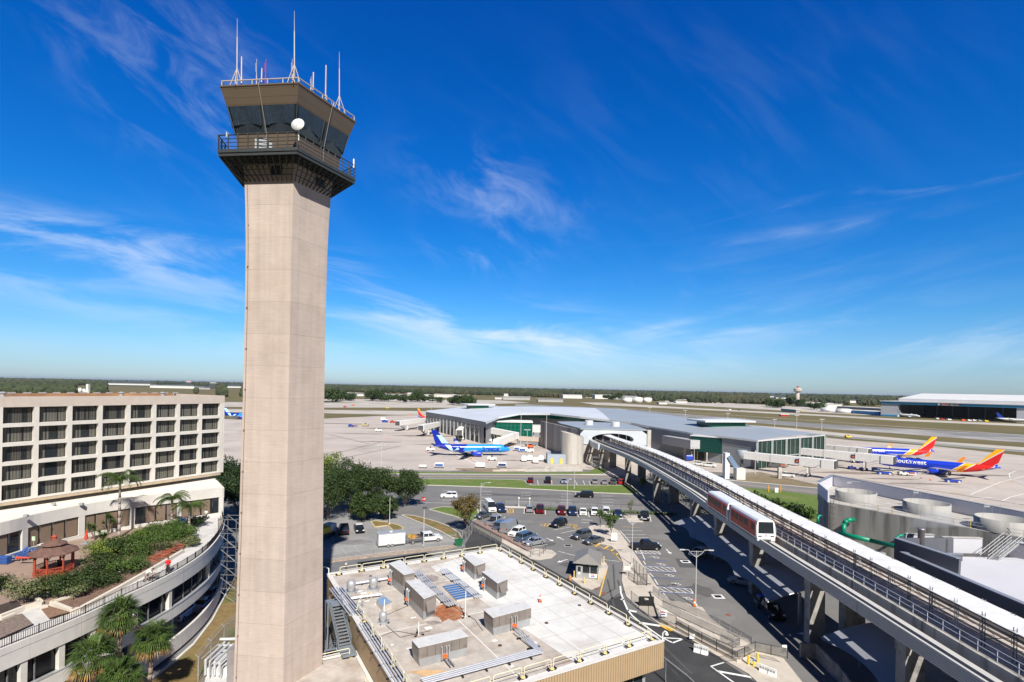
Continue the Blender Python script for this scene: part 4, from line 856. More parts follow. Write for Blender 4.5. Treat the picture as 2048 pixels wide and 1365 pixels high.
for a in((1148,1156.5,1.2,'pale yellow bollard at the left front corner of the guard booth'),(1168.5,1169,1.1,'pale yellow bollard in front of the guard booth'),(1196,1163,1.1,'pale yellow bollard at the right front corner of the guard booth'),(1203,1129,1.4,'yellow bollard behind the guard booth, left of the pair'),(1207.5,1128,1.4,'yellow bollard behind the guard booth, right of the pair')):bollard(*a,m_=mat('faded_yellow',(.66,.5,.2),.6))
p=G(1140,1161,.1);t=T('barrel','small orange barrel lying beside the guard booth island','barrel',None,p);b=B();b.lathe((p.x,p.y,.1),[(.2,0),(.26,.1),(.24,.6),(.2,.75)],12);b.obj('body',mat('dull_orange',(.55,.25,.08),.7),t)
def fence(label,pts,h,sp=3.0,z=0.0,pm=GALV,mesh=None,barb=False,cat_='fence',r=.035,name='chain_link_fence',rails=True,world=False,grp=None):
 P=[p if world else G(*p,z)for p in pts];P=resamp(P,sp);t=T(name,label,cat_,grp,(P[0].x,P[0].y,z))
 for p in P:
  b=B();b.tube((p.x,p.y,z),(p.x,p.y,z+h),r,5)
  if barb:b.tube((p.x,p.y,z+h),(p.x-.3,p.y-.12,z+h+.35),r*.7,4)
  b.obj('post',pm,t)
 b=B()
 for zz in([z+h-.03,z+.15]if rails is True else rails):b.path([(p.x,p.y,zz)for p in P],r*.7,4)
 if barb:
  for k in(.3,.65,1):b.path([(p.x-.3*k,p.y-.12*k,z+h+.35*k)for p in P],.01,3)
 b.obj('rail',pm,t)
 if mesh:b=B();b.strip([(p.x,p.y,z+.05)for p in P],[(p.x,p.y,z+h)for p in P]);b.obj('mesh',mesh,t)
 return t
CH=meshmat('chain_mesh',(.35,.36,.36),.06,.0045);CHG=meshmat('chain_mesh_green',(.30,.33,.30),.06,.011);CHB=meshmat('chain_mesh_black',(.02,.02,.02),.06,.008)
fence('tall chain-link fence with barbed arms on the grass strip between hotel and tower',[(396,1364),(414,1338),(437.3,1304.5),(458,1288),(480,1268)],2.6,3.4,mesh=CHG,barb=True,r=.05)
fence('chain-link fence with bent posts along the gravel strip behind the carport',[(640,1124),(720,1113),(800,1103),(912,1092)],2.2,3.0,mesh=CH,barb=True)
fence('chain-link fence with barbed top beside the new asphalt road at the bottom',[(1331,1366),(1372,1400),(1420,1450)],2.6,3.5,mesh=CHG,barb=True,r=.05)
fence('low chain-link fence between the main road and the hedge of the parking lot',[(1010,1013),(1110,1016.5),(1220,1022),(1290,1026.5)],1.8,6,mesh=CH,pm=BLACK,r=.03)
fence('tall airfield fence on the near side of the perimeter road',[(640,941),(780,944),(900,946.5)],2.4,6,mesh=CH,r=.03)
fence('wire fence in front of the right jet bridges',[(1462,955),(1520,953),(1560,958),(1600,966),(1640,974)],2.4,6,mesh=CH,r=.03)
fence('grey guard rail fence along the mulch strip beside the row of parked vans',[(942,1043),(1000,1073),(1068,1110)],1.1,2.6,z=.12,pm=GALV,name='guard_fence',rails=[.45,.7,1.1],r=.045)
fence('dark sliding gate and fence across the service lane',[(940,1060),(960,1072),(1003,1098)],2.3,2.2,pm=mat('gate_grey',(.18,.19,.21),.5),mesh=meshmat('gate_slats',(.10,.105,.115),.06,.02),name='sliding_gate',cat_='gate',r=.05)
fence('chain-link fence beside the green bins next to the sliding gate',[(912,1080),(925,1084),(941,1072),(946,1060)],2.3,1.8,mesh=CHB,r=.05)
fence('short black railing at the end of the peninsula kerb',[(1061,1115),(1084,1113),(1091,1103)],1.2,1.8,z=.15,pm=BLACK,name='black_railing',rails=[1.3,.7],cat_='railing')
rt=T('retaining_wall','low stained concrete wall under the black ramp fence, with a return towards the lot','wall',None,G(1473,1321,0));b=B()
rw_=[G(*p)for p in((1354,1258),(1400,1284),(1473,1322),(1510,1305),(1540,1311),(1572,1315))]
for i,(p,q)in enumerate(zip(rw_[:-1],rw_[1:])):b.beam((p.x,p.y,.55-.004*i),(q.x,q.y,.55-.004*i),.22,1.1)
b.obj('wall_body',CONCD,rt)
gprism('ramp',[(1300,1180),(1318,1184),(1360,1215),(1420,1245),(1470,1270),(1512,1300),(1474,1319),(1354,1256),(1318,1236)],.55,SIDEW)
fence('black picket fence standing on the low concrete ramp wall',[(1352,1257),(1400,1284),(1473,1322),(1510,1305)],1.3,2.0,z=1.05,pm=BLACK,mesh=CHB,name='black_fence',r=.045)
fence('grey double hand rail along the far side of the ramp',[(1306,1186),(1330,1206),(1380,1226),(1440,1254),(1505,1292)],1.1,1.7,z=.6,pm=GALV,name='hand_rail',rails=[1.15,1.65],cat_='railing',mesh=meshmat('dark_picket',(.04,.04,.045),.06,.012))
fence('grey hand rail along the middle of the ramp',[(1325,1215),(1365,1238),(1430,1268),(1480,1290),(1478,1300),(1440,1284)],1.1,1.7,z=.6,pm=GALV,name='hand_rail',rails=[1.15,1.65],cat_='railing',mesh=meshmat('dark_picket',(1,1,1)))
fence('black security fence round the stair pit beside the crossing',[(1266,1138),(1276,1148),(1294,1165),(1294,1172),(1268,1170),(1269,1152)],1.9,1.6,z=.15,pm=BLACK,mesh=CHB,name='black_fence',r=.04)
fence('black fence along the kerb below the dark sign',[(1262,1205),(1285,1225),(1320,1246),(1352,1258)],1.7,2.0,z=.15,pm=BLACK,mesh=CHB,name='black_fence',r=.04)
fence('black fence on the low wall behind the fire hydrant',[(1510,1304),(1540,1310),(1575,1318)],1.2,2.2,z=1.1,pm=BLACK,mesh=CHB,name='black_fence',r=.04)
LM=mat('lamp_grey',(.50,.50,.50),.45,.06)
def lamp(px,py,yt,label,kind='double',grp='tall grey lamp posts in the parking lots',arm=1.9,z=0.0,r=.085,dirx=1):
 p=G(px,py,z);h=D(px,yt,p.y).z-z;t=T('street_lamp',label,'street lamp',grp,(p.x,p.y,z))
 b=B();b.box((p.x,p.y,z+.15),(.4,.4,.3));b.tube((p.x,p.y,z),(p.x,p.y,z+h),r,8,r*.6);b.obj('pole',LM,t)
 if kind in('double','single'):
  for s_ in((-1,1)if kind=='double' else(dirx,)):
   b=B();q=Vector((p.x,p.y,z+h));b.path([q-Vector((0,0,.9)),q+Vector((s_*arm*.45,0,-.25)),q+Vector((s_*arm*.62,0,.18)),q+Vector((s_*arm,0,.22))],.04,5);b.path([q,q+Vector((s_*arm*.45,0,-.05))],.03,4);b.tube(q+Vector((s_*.15,0,-.75)),q+Vector((s_*.3,0,-.1)),.02,4);a_=b.obj('arm',LM,t)
   b=B();b.box((p.x+s_*(arm+.25),p.y,z+h+.2),(.75,.28,.12));b.obj('lamp_head',LM,a_)
 elif kind=='mast':
  b=B();b.beam((p.x-1.5,p.y,z+h),(p.x+1.5,p.y,z+h),.12,.12);b.obj('crossbar',LM,t)
  for s_ in(-1.3,-.45,.45,1.3):b=B();b.box((p.x+s_,p.y,z+h+.3),(.55,.45,.45));b.obj('lamp_head',LM,t)
 elif kind=='disc':
  b=B();b.box((p.x+.1,p.y,z+h+.1),(.9,.5,.25));b.obj('lamp_head',DGREY,t)
 elif kind=='can':
  b=B();b.lathe((p.x,p.y,z+h-.35),[(.16,0),(.24,.1),(.24,.45),(.05,.55)],10);b.obj('lamp_head',WHITE,t)
lamp(1391,1212,1103,'grey double-arm lamp post beside the orange cone, nearest the camera',z=.15)
lamp(1263.8,1129,1040,'grey double-arm lamp post on the pavement behind the guard booth',z=.15)
lamp(961,1022,967,'single-arm lamp post behind the white cargo van','single')
lamp(1134,1018,960,'plain lamp post behind the maroon pickup, with a very short arm','single',arm=.5)
lamp(1148.5,978,906,'very tall bare pole on the grass median','none')
lamp(1325,1005,966,'short-armed lamp post in the shade left of the raised track','single',arm=.9)
lamp(779,1050,992,'dark lamp post on the yellow-kerbed grass island among the oaks','disc')
lamp(847,1092,1017,'grey lamp post standing in front of the white flatbed truck','disc',r=.11)
lamp(1037.3,1014.5,996,'short white bollard light behind the lot, left of the pair','can','short white lights at the back of the lot',r=.14)
lamp(1059,1015,997,'short white bollard light behind the lot, right of the pair','can','short white lights at the back of the lot',r=.14)
for x,yb,yt,lab in((762,944,893,'apron light mast just behind the oak crowns'),(988,860,815,'apron light mast in front of the left wing roof of the terminal'),(1041,897,820,'apron light mast in front of the green glass box'),(1092,900,828,'dark-topped apron light mast at the end of the green box'),(1054,897,861,'short apron light post with a crossbar beside the blue jet nose'),(1316,903,876,'short light post against the grey terminal wall'),(1388,932,897,'light post with a crossbar near the yellow gantry'),(1510,948,903,'thin light post in front of the left jet bridge'),(862,825,800,'light mast beyond the tip of the terminal roof')):
 lamp(x,yb,yt,lab,'mast' if x not in(1510,)else 'can','light masts on the apron',r=.16)
for x,yb,yt,lab in((868,815,800,'farthest left'),(906,842,818,'second'),(1299,850,816,'third'),(1370,850,822,'fourth'),(1455,862,828,'fifth'),(1549,868,840,'sixth'),(1593,872,832,'seventh'),(1643,884,840,'last')):
 lamp(x,yb,yt,'high four-headed mast seen over the terminal roof, the %s from the left'%lab,'mast','high masts beyond the terminal roof',r=.2)
XT=[(8,37.2),(42,37.6),(60,38.0),(80,38.2),(105,39.2),(120,40.1),(150,40.6),(165,40.5),(187,39.4),(205,37.2),(225,35.2),(236,34.6)]
def XF(Y):
 for i in range(len(XT)-1):
  if XT[i][0]<=Y<=XT[i+1][0]:
   p0=XT[max(i-1,0)];p1=XT[i];p2=XT[i+1];p3=XT[min(i+2,len(XT)-1)];t=(Y-p1[0])/(p2[0]-p1[0])
   m1_=(p2[1]-p0[1])/(p2[0]-p0[0])*(p2[0]-p1[0]);m2_=(p3[1]-p1[1])/(p3[0]-p1[0])*(p2[0]-p1[0])
   return(2*t**3-3*t*t+1)*p1[1]+(t**3-2*t*t+t)*m1_+(-2*t**3+3*t*t)*p2[1]+(t**3-t*t)*m2_
 return XT[-1][1]
YS=[8+2.0*i for i in range(115)]
def wid(Y):return 1.0
def swp(b,x0,x1,z0,z1,ya=8,yb=236,step=2.0):
 ys=[y for y in YS if ya<=y<=yb]
 b.loft([[(XF(y)+x0,y,z0),(XF(y)+x1,y,z0),(XF(y)+x1,y,z1),(XF(y)+x0,y,z1)]for y in ys]);return b
gw=T('elevated_guideway','raised concrete people-mover track curving from the terminal to the lower right corner','elevated track',None,(XF(60),60,0))
TWH=mat('track_panel',(.50,.49,.47),.6,.06,.5,world=True)
for i in range(14):
 y0=8+i*16.5;y1=min(236,y0+16.42)
 b=B();n=8;b.loft([[(XF(y)-.06,y,8.3),(XF(y)+.1,y,8.3),(XF(y)+.1,y,9.62),(XF(y)-.06,y,9.62)]for y in[y0+(y1-y0)*k/n for k in range(n+1)]])
 for z in(8.52,8.74,8.96,9.18,9.4):b.mi(1).loft([[(XF(y)-.075,y,z),(XF(y)-.05,y,z),(XF(y)-.05,y,z+.025),(XF(y)-.075,y,z+.025)]for y in[y0+(y1-y0)*k/n for k in range(n+1)]])
 b.mi(0).loft([[(XF(y)-.1,y,9.6),(XF(y)+.16,y,9.6),(XF(y)+.16,y,9.7),(XF(y)-.1,y,9.7)]for y in[y0+(y1-y0)*k/n for k in range(n+1)]])
 b.obj('fascia_panel',[TWH,DGREY],gw)
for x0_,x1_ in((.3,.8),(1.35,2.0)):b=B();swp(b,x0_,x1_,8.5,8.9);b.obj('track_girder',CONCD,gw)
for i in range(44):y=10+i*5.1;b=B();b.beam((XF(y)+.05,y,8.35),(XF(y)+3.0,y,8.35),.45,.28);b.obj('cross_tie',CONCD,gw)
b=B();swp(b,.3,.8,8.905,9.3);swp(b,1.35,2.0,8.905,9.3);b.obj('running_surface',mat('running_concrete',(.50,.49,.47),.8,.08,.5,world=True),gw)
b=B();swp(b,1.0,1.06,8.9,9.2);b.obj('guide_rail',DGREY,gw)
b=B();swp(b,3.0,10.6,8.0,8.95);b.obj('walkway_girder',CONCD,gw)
CW=mat('wall_streaked',(.42,.40,.36),.9,.12,.8,stain=(.13,.12,.11),stains=1.1,streak=True,world=True,bump=.2)
b=B();swp(b,2.98,3.28,7.9,9.8);b.obj('centre_wall',CW,gw)
b=B();swp(b,3.28,5.1,8.95,8.99);b.obj('walkway',mat('walkway_grey',(.20,.20,.21),.9,.12,.6,world=True),gw)
b=B();swp(b,5.1,10.4,8.95,9.06);b.obj('second_track_deck',mat('pinkish_deck',(.52,.44,.39),.9,.1,.5,stain=(.36,.29,.25),stains=.4,world=True),gw)
b=B();swp(b,8.2,8.45,9.06,9.3);swp(b,9.3,9.6,9.06,9.3);b.obj('second_running_surface',CONC,gw)
b=B();swp(b,10.4,10.7,8.3,9.9);b.obj('outer_parapet',CONC,gw)
for i in range(14):
 Yp=18+16.6*i
 if Yp>222:break
 if Yp>110 and i%2:continue
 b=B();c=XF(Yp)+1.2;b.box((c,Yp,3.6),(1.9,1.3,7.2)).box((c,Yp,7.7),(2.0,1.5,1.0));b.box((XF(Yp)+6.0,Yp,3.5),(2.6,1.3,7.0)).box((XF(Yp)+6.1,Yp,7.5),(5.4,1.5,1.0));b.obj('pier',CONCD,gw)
rlt=T('track_railing','long grey two-bar handrail along the walkway in the middle of the raised track','railing',None,(XF(60)+4.9,60,9))
for z in(9.5,10.02):b=B();b.path([(XF(y)+4.9,y,z)for y in YS],.035,5);b.obj('rail',mat('rail_bluegrey',(.40,.43,.48),.45,.08),rlt)
for i in range(96):
 y=10+i*2.0+max(0,i-60)*.7;b=B();b.beam((XF(min(y,235))+4.9,y,9),(XF(min(y,235))+4.9,y,10.05),.06,.06);b.obj('post',MATS['rail_bluegrey'],rlt)
cn=T('track_canopy','long white sheet roof on scaffold frames covering the second track','canopy',None,(XF(60)+7,60,9))
def ch(y):return 12.15
WSH=mat('white_sheet',(.72,.72,.715),.55,.05,.5,stain=(.64,.63,.61),stains=.4,world=True)
for i in range(92):
 y0=8+i*2.48;y1=y0+2.44
 if y1>236:break
 b=B();b.loft([[(XF(y)+5.9,y,11.75+.03*((i*7)%3)/2),(XF(y)+9.0,y,11.9+.02*((i*5)%3)/2),(XF(y)+9.0,y,11.95+.02*((i*5)%3)/2),(XF(y)+5.9,y,11.8+.03*((i*7)%3)/2)]for y in(y0,y1)]);b.obj('roof_sheet',WSH,cn)
b=B()
for z,x in((11.66,5.95),(11.8,8.95),(11.3,6.0)):b=B();b.path([(XF(y)+x,y,z)for y in YS],.05,4);b.obj('edge_beam',mat('dark_beam',(.06,.06,.065),.5),cn)
SC1=mat('scaffold_dark',(.09,.09,.095),.5,.1,metal=.3);SC2=mat('scaffold_galv',(.45,.46,.47),.4,.08,metal=.3)
for i in range(72):
 y=11+i*3.15;b=B();x=XF(y)
 if y>232:break
 for dx in(6.1,8.85):
  for dy in(-.16,.16):b.tube((x+dx,y+dy,9.05),(x+dx,y+dy,12.15),.035,5)
  for k in range(6):b.tube((x+dx,y-.16,9.4+k*.5),(x+dx,y+.16,9.4+k*.5),.02,4)
 b.tube((x+6.0,y,11.5),(x+9.0,y,11.6),.04,4)
 if i%2:b.tube((x+6.1,y,11.3),(x+6.1,y+3.1,9.7),.03,4);b.tube((x+6.2,y,11.2),(x+8.6,y+.2,9.3),.03,4)
 else:b.tube((x+6.1,y,11.3),(x+6.1,y-2.8,9.2),.025,4)
 b.obj('scaffold_frame',SC2 if i%3==1 else SC1,cn)
 if i%2==0:
  b=B();b.tube((x+7.1,y+1.2,9.06),(x+7.1,y+1.2,10.8),.05,5).tube((x+7.1,y+1.5,9.06),(x+7.1,y+1.5,10.8),.05,5);b.obj('prop',SC2,cn)
def train(Y0,label,lamps):
 x=XF(Y0)-.55;x1=XF(Y0+11)-.55;rz=math.atan2(-(x1-x),11);W_=2.84;L_=11.2
 t=T('people_mover_car',label,'train car','red and white people-mover cars',(x+.0,Y0,9.3),rz)
 WT=mat('train_white',(.72,.73,.74),.35,.04,.8);RD=mat('train_red',(.50,.022,.012),.4,.05)
 b=B();def_=[(0,.45),(.04,.12),(.25,0)]
 sec=[(.10,.35),(0,.9),(.0,2.3),(.18,3.0),(.42,3.22),(W_-.42,3.22),(W_-.18,3.0),(W_,2.3),(W_,.9),(W_-.1,.35)]
 rings=[]
 for y,k in((0.0,0),(.25,.0),(L_-.25,0),(L_,0)):
  ins=.28 if y in(0.0,)else 0;rings.append([(px_,y+(z-.35)*.09 if y<.1 else(y-(z-.35)*.09 if y>L_-.1 else y),z)for px_,z in sec])
 b.loft(rings);b.obj('body',WT,t,local=True)
 b=B()
 for y0,y1 in((.62,2.26),(2.29,3.2),(3.23,5.1),(5.13,6.05),(6.08,7.05),(7.08,8.62),(8.65,9.6),(9.63,10.65)):
  for xx in(-.03,W_-.04):b=B();b.bb(xx,xx+.07,y0,y1,.62,2.72);b.obj('door_panel',RD,t,local=True)
 b=B()
 for y0,y1 in((.95,2.1),(3.4,4.9),(5.3,5.95),(6.2,6.85),(7.3,8.45),(8.8,9.5),(9.75,10.4)):
  for xx in(-.05,W_+.028):b=B();b.bb(xx,xx+.022,y0,y1,1.45,2.5);b.obj('side_window',mat('tinted_window',(.02,.018,.02),.3,.1,spec=.25),t,local=True)
 b=B();b.add([(.3,.035+.0,1.25),(W_-.3,.035,1.25),(W_-.36,.2,2.95),(.36,.2,2.95)],[(0,1,2,3)]);
 b=B();z0,z1=1.22,2.92;f=lambda z:(z-.35)*.09-.02
 b.add([(.26,f(z0),z0),(W_-.26,f(z0),z0),(W_-.34,f(z1),z1),(.34,f(z1),z1)],[(0,1,2,3)]);b.add([(.26,L_-f(z0),z0),(W_-.26,L_-f(z0),z0),(W_-.34,L_-f(z1),z1),(.34,L_-f(z1),z1)],[(3,2,1,0)]);b.obj('windscreen',GLASS,t,local=True)
 for xx in(.25,W_-.75):b=B();b.bb(xx,xx+.5,-.03,.06,.72,.88);b.obj('headlight',mat('lamp_brown',(.10,.05,.04),.3),t,local=True)
 b=B();b.lathe((0,0,0),[(.01,0),(.2,0)],14);b=B();n=14
 b.add([(W_/2+.2*math.cos(2*math.pi*i/n),-.0,.95+.2*math.sin(2*math.pi*i/n))for i in range(n)],[tuple(range(n))]);
 for i,v in enumerate(b.v):v.y=f(v.z)-.012
 em=b.obj('emblem',WHITE,t,local=True);b=B();n=7;b.add([(W_/2+.15*math.cos(math.pi+math.pi*i/n),f(.92)-.03,.92+.13*math.sin(math.pi+math.pi*i/n))for i in range(n+1)],[tuple(range(n+1))]);b.obj('emblem_blue',BLUE,em,local=True)
 b=B();b.add([(W_/2+.19*math.cos(math.pi*i/n),f(1.02)-.03,1.02+.07*math.sin(math.pi*i/n))for i in range(n+1)],[tuple(range(n+1))]);b.obj('emblem_red',RED,em,local=True)
 b=B();b.bb(.35,W_-.35,.1,L_-.1,.0,.5);b.obj('underframe',DGREY,t,local=True)
 for xx in(.1,W_-.7):b=B();b.bb(xx,xx+.6,-.02,.5,.1,.62);b.obj('skirt',WT,t,local=True)
train(80.6,'front car of the red and white people-mover train, nearer the camera',True)
train(92.6,'rear car of the red and white people-mover train, behind the front car',False)
def shade(Y0,Y1,label,x0=35.6,w=9.0):
 t=T('shade_canopy',label,'shade canopy','pale shade canopies under the raised track',(x0+4,Y0,0));ny=int((Y1-Y0)/.8);nx=8;b=B();b.smooth();V_=[]
 for j in range(ny+1):
  y=Y0+(Y1-Y0)*j/ny;u=((y-Y0)/10.5)%1.0;s_=math.sin(math.pi*u)
  for i in range(nx+1):
   k=i/nx;x=x0+1.0*s_*(1-k)+k*w-(.8*s_*k);z=3.2+2.0*math.sin(math.pi*.5*min(1,k*1.1))+.25*s_*(1-k);V_.append((x,y,z))
 b.add(V_,[(j*(nx+1)+i,j*(nx+1)+i+1,(j+1)*(nx+1)+i+1,(j+1)*(nx+1)+i)for j in range(ny)for i in range(nx)])
 b.obj('fabric',mat('canopy_fabric',(.27,.28,.31),.7,.06,.5,world=True),t)
 n=int((Y1-Y0)/10.5)
 for k in range(n+1):
  y=Y0+k*10.5;b=B();b.beam((x0+4.6,y,0),(x0+4.6,y,4.5),.3,.3);b.path([(x0+.2,y,3.1),(x0+2.5,y,4.0),(x0+5,y,4.8),(x0+w-.2,y,5.1)],.08,6);b.obj('frame',GALV,t)
shade(73,115.5,'long scalloped shade canopy beside the wheelchair bays, under the raised track')
shade(20,62.5,'nearer shade canopy at the bottom of the frame, in the shadow of the raised track',36.8,8.5)
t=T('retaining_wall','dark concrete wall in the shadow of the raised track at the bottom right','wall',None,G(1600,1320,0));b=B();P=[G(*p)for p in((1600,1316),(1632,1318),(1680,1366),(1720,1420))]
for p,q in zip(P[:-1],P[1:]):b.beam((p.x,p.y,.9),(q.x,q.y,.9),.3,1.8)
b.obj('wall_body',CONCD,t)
RF=mat('roof_metal',(.56,.59,.62),.45,.06,.05,world=True);RF2=mat('roof_metal_grey',(.30,.335,.37),.5,.06,.05,world=True)
WGR=mat('wall_metal_grey',(.24,.25,.265),.6,.06,.1,world=True);GRNG=ribmat('green_glass',(.0,.085,.055),(1,0,0),2.2,1.8,.06,.15);GRND=mat('green_dark',(.004,.03,.022),.2,.3,.2)
tm=T('airport_terminal','long curved airport terminal with a pale sweeping metal roof and green glass walls','terminal',None,G(1200,880,0))
fr=[(852,824,12.6),(905,832.5,12.6),(961,842.5,12.6),(972,845,12.6),(999,834,14),(1040,827,15.5),(1100,827,16),(1160,833.5,15.5),(1220,840.5,14.5),(1262,845.5,14),(1298,853,13),(1377,865,12.5),(1450,873.5,12.2),(1515,881,12)]
bk=[(856,822.5,13),(900,817,14.5),(939,813,16),(960,813,16.2),(990,813,16.5),(1030,813.2,17),(1075,813.5,17.5),(1121,814.2,18),(1190,816.5,17.5),(1240,819,17),(1290,824.5,16.5),(1377,836,15.5),(1500,851,14.5),(1650,869.5,12.4)]
FR=[G(*p)for p in fr];BK=[G(*p)for p in bk]
b=B();b.smooth();rows=[]
for k in range(7):
 t=k/6;rows.append([f.lerp(g,t)+Vector((0,0,.7*math.sin(math.pi*t)))for f,g in zip(FR,BK)])
def grid(b,rows,i0,i1):
 vs=[p for r in rows for p in r[i0:i1+1]];n=i1-i0+1
 b.add(vs,[(k*n+i,k*n+i+1,(k+1)*n+i+1,(k+1)*n+i)for k in range(len(rows)-1)for i in range(n-1)])
grid(b,rows,0,8);b.obj('roof',RF,tm)
b=B();b.smooth();grid(b,rows,8,13);b.obj('roof',RF2,tm)
def dn(P,d):return[p-Vector((0,0,d))for p in P]
b=B();b.strip(dn(FR[:4],3.0),[p+Vector((0,-.3,.0))for p in FR[:4]]);b.obj('fascia',mat('fascia_dark',(.15,.16,.175),.6),tm)
b=B();b.strip(dn(FR[3:11],1.1),[p+Vector((0,-.3,.05))for p in FR[3:11]]);b.strip(dn(FR[10:],.7),[p+Vector((0,-.2,.05))for p in FR[10:]]);b.strip(dn([FR[-1],BK[-1]],.6),[FR[-1]+Vector((.2,0,0)),BK[-1]+Vector((.2,0,0))]);b.obj('roof_edge',mat('edge_white',(.62,.65,.68),.5),tm)
def setb(P,d):return[p+Vector((p.x,p.y,0)).normalized()*d for p in P]
def wallc(name,P,z0,z1,m_):b=B();b.strip([(p.x,p.y,z0)for p in P],[(p.x,p.y,z1 if not callable(z1)else z1(p))for p in P]);return b.obj(name,m_,tm)
wallc('wall',setb(FR[:3]+[G(968,844,12.6)],3),0,10.4,WGR);wallc('wall',setb(FR[3:9],9),0,lambda p:p.z-1,WGR)
wallc('green_glazing',setb(FR[4:10],4.5),12.4,lambda p:p.z-.6,GRNG)
wallc('wall',setb(FR[8:],1.2),0,lambda p:p.z-.5,mat('wall_metal_pale',(.23,.245,.265),.55,.05,.1,world=True))
EQ=[setb([FR[-1]],1.4)[0],setb([BK[-1]],-3)[0]];b=B();b.strip([(p.x,p.y,0)for p in EQ],[(p.x,p.y,p.z-.6)for p in EQ]);b.obj('end_glazing',GRND,tm)
for i in range(6):p=EQ[0].lerp(EQ[1],i/5);b=B();b.beam((p.x-.3,p.y-.3,0),(p.x-.3,p.y-.3,p.z-.5),.9,.9);b.obj('column',mat('column_grey',(.27,.28,.29),.6),tm)
b=B();b.beam(EQ[0]+Vector((-.3,-.4,-7.5)),EQ[1]+Vector((-.3,-.4,-7.9)),.2,.5)
for i in range(16):p=EQ[0].lerp(EQ[1],i/15);b.beam((p.x-.4,p.y-.4,0),(p.x-.4,p.y-.4,p.z-1),.12,.12)
b.obj('end_mullion',GALV,tm)
P=setb(FR[:3],2.6)
for i in range(15):
 p=P[0].lerp(P[2],i/15.0);q=P[0].lerp(P[2],(i+.62)/15.0);b=B();b.strip([(p.x,p.y,5),(q.x,q.y,5)],[(p.x,p.y,9),(q.x,q.y,9)]);b.obj('window',GLASSB,tm)
 b=B();c=P[0].lerp(P[2],(i+.8)/15);b.beam((c.x,c.y,0),(c.x,c.y,9.6),.8,.8);b.obj('column',MATS['column_grey'],tm)
 if i%3:b=B();b.strip([(p.x,p.y,0),(q.x,q.y,0)],[(p.x,p.y,3.4),(q.x,q.y,3.4)]);b.obj('bay_door',BLACK,tm)
for(x0,x1,yt,yb,zz,lab)in((941,981,808,818,15.5,0),(1416,1496,840,857,13.5,1)):
 q0=G(x0,yb,zz);q1=G(x1,yb,zz);d=(q1-q0).normalized();n_=Vector((-d.y,d.x,0));h=(yb-yt)*q0.y/FP*.85
 b=B();e=[q0+d*1.5,q1-d*1.5,q1-d*1.5+n_*12,q0+d*1.5+n_*12];b.prism(e,zz-2,zz+h-.5);b.obj('lantern_glazing',GRNG,tm)
 b=B();e=[q0-d*3-n_*2,q1+d*3-n_*2,q1+d*3+n_*14,q0-d*3+n_*14];b.prism(e,zz+h-.5,zz+h+.3);b.obj('lantern_roof',MATS['edge_white'],tm)
gb=T('green_glass_box','two-storey green glass box projecting from the left part of the terminal','glass building',None,G(1015,880,0))
x0,x1=-15.4,12.6;b=B();b.bb(x0,x1,318,334,2.9,10.9);b.obj('glazing',GRNG,gb);b=B();b.bb(x0-.4,x1+.4,317.4,334.5,10.9,11.4);b.obj('roof',WHITE,gb);b=B();b.bb(x0-8,x0,322,334,0,11);b.obj('dark_wall',GRND,gb);b=B();b.bb(x0+2,x1,320,334,0,2.9);b.obj('base',DGREY,gb)
b=B()
for i in range(12):x=x0+i*(x1-x0)/11;b.bb(x-.06,x+.06,317.9,318,2.9,10.9)
for z in(4.9,6.9,8.9):b.bb(x0,x1,317.92,317.98,z-.05,z+.05)
b.obj('mullion',mat('mullion_green',(.05,.16,.12),.4),gb)
t=T('link_box','white slatted link box between the green glass box and the concrete wall','link building',None,(15,318,0));b=B();b.bb(12.8,18.3,318,326,5.2,9.3);b.obj('slatted_wall',ribmat('white_slats',(.62,.62,.60),(1,0,0),.7,.6,.3,.6),t);b=B();b.bb(13.5,14,320,325,0,5.2).bb(17.4,17.9,320,325,0,5.2);b.obj('leg',CONC,t)
t=T('service_ramp','beige walled service ramp below the green glass box','ramp',None,G(1060,893,0));b=B();P=[G(1035,889,0),G(1095,893,0)];b.beam(P[0]+Vector((0,0,3.4)),P[1]+Vector((0,0,3.4)),.6,2.6);b.obj('parapet',mat('ramp_beige',(.52,.43,.36),.8),t);b=B();b.beam(P[0]+Vector((0,.3,1)),P[1]+Vector((0,.3,1)),.6,2.1);b.obj('base_wall',MATS['wall_metal_grey'],t)
pt=T('track_portal','white station portal with an oval mouth where the raised track enters the terminal','station portal',None,(45,236,0))
WPN=mat('portal_white',(.50,.54,.58),.5,.04,.2,world=True)
X0,X1,Zb,Zt,Yp=30.6,60.0,7.2,14.0,234.0
cx,cz,rx,rz_=44.9,9.9,9.3,2.55
n=40;el=[];rc=[]
for i in range(n):
 a=2*math.pi*i/n;c,s=math.cos(a),math.sin(a);el.append((cx+rx*c,Yp,cz+rz_*s));k=min(((X1-cx)if c>0 else(cx-X0))/max(abs(c),1e-6),((Zt-cz)if s>0 else(cz-Zb))/max(abs(s),1e-6));rc.append((cx+k*c,Yp,cz+k*s))
b=B();b.loft([rc,el],True,False);b.loft([el,[(x,Yp+6,z)for x,y,z in el]],True,False)
b.add([(X0,Yp,Zb),(X0,Yp,Zt),(X0,Yp+18,Zt),(X0,Yp+18,Zb),(X1,Yp,Zb),(X1,Yp,Zt),(X1,Yp+18,Zt),(X1,Yp+18,Zb)],[(0,1,2,3),(4,7,6,5)]);b.obj('front',WPN,pt,recalc=False)
b=B();rfp=[(X0,Yp-.2),(X1,Yp-.2),(X1+.5,Yp+20),(58,Yp+42),(36,Yp+48),(24,Yp+44),(24.5,Yp+30)]
b.prism(rfp,14.0,14.5);b.obj('roof',RF2,pt)
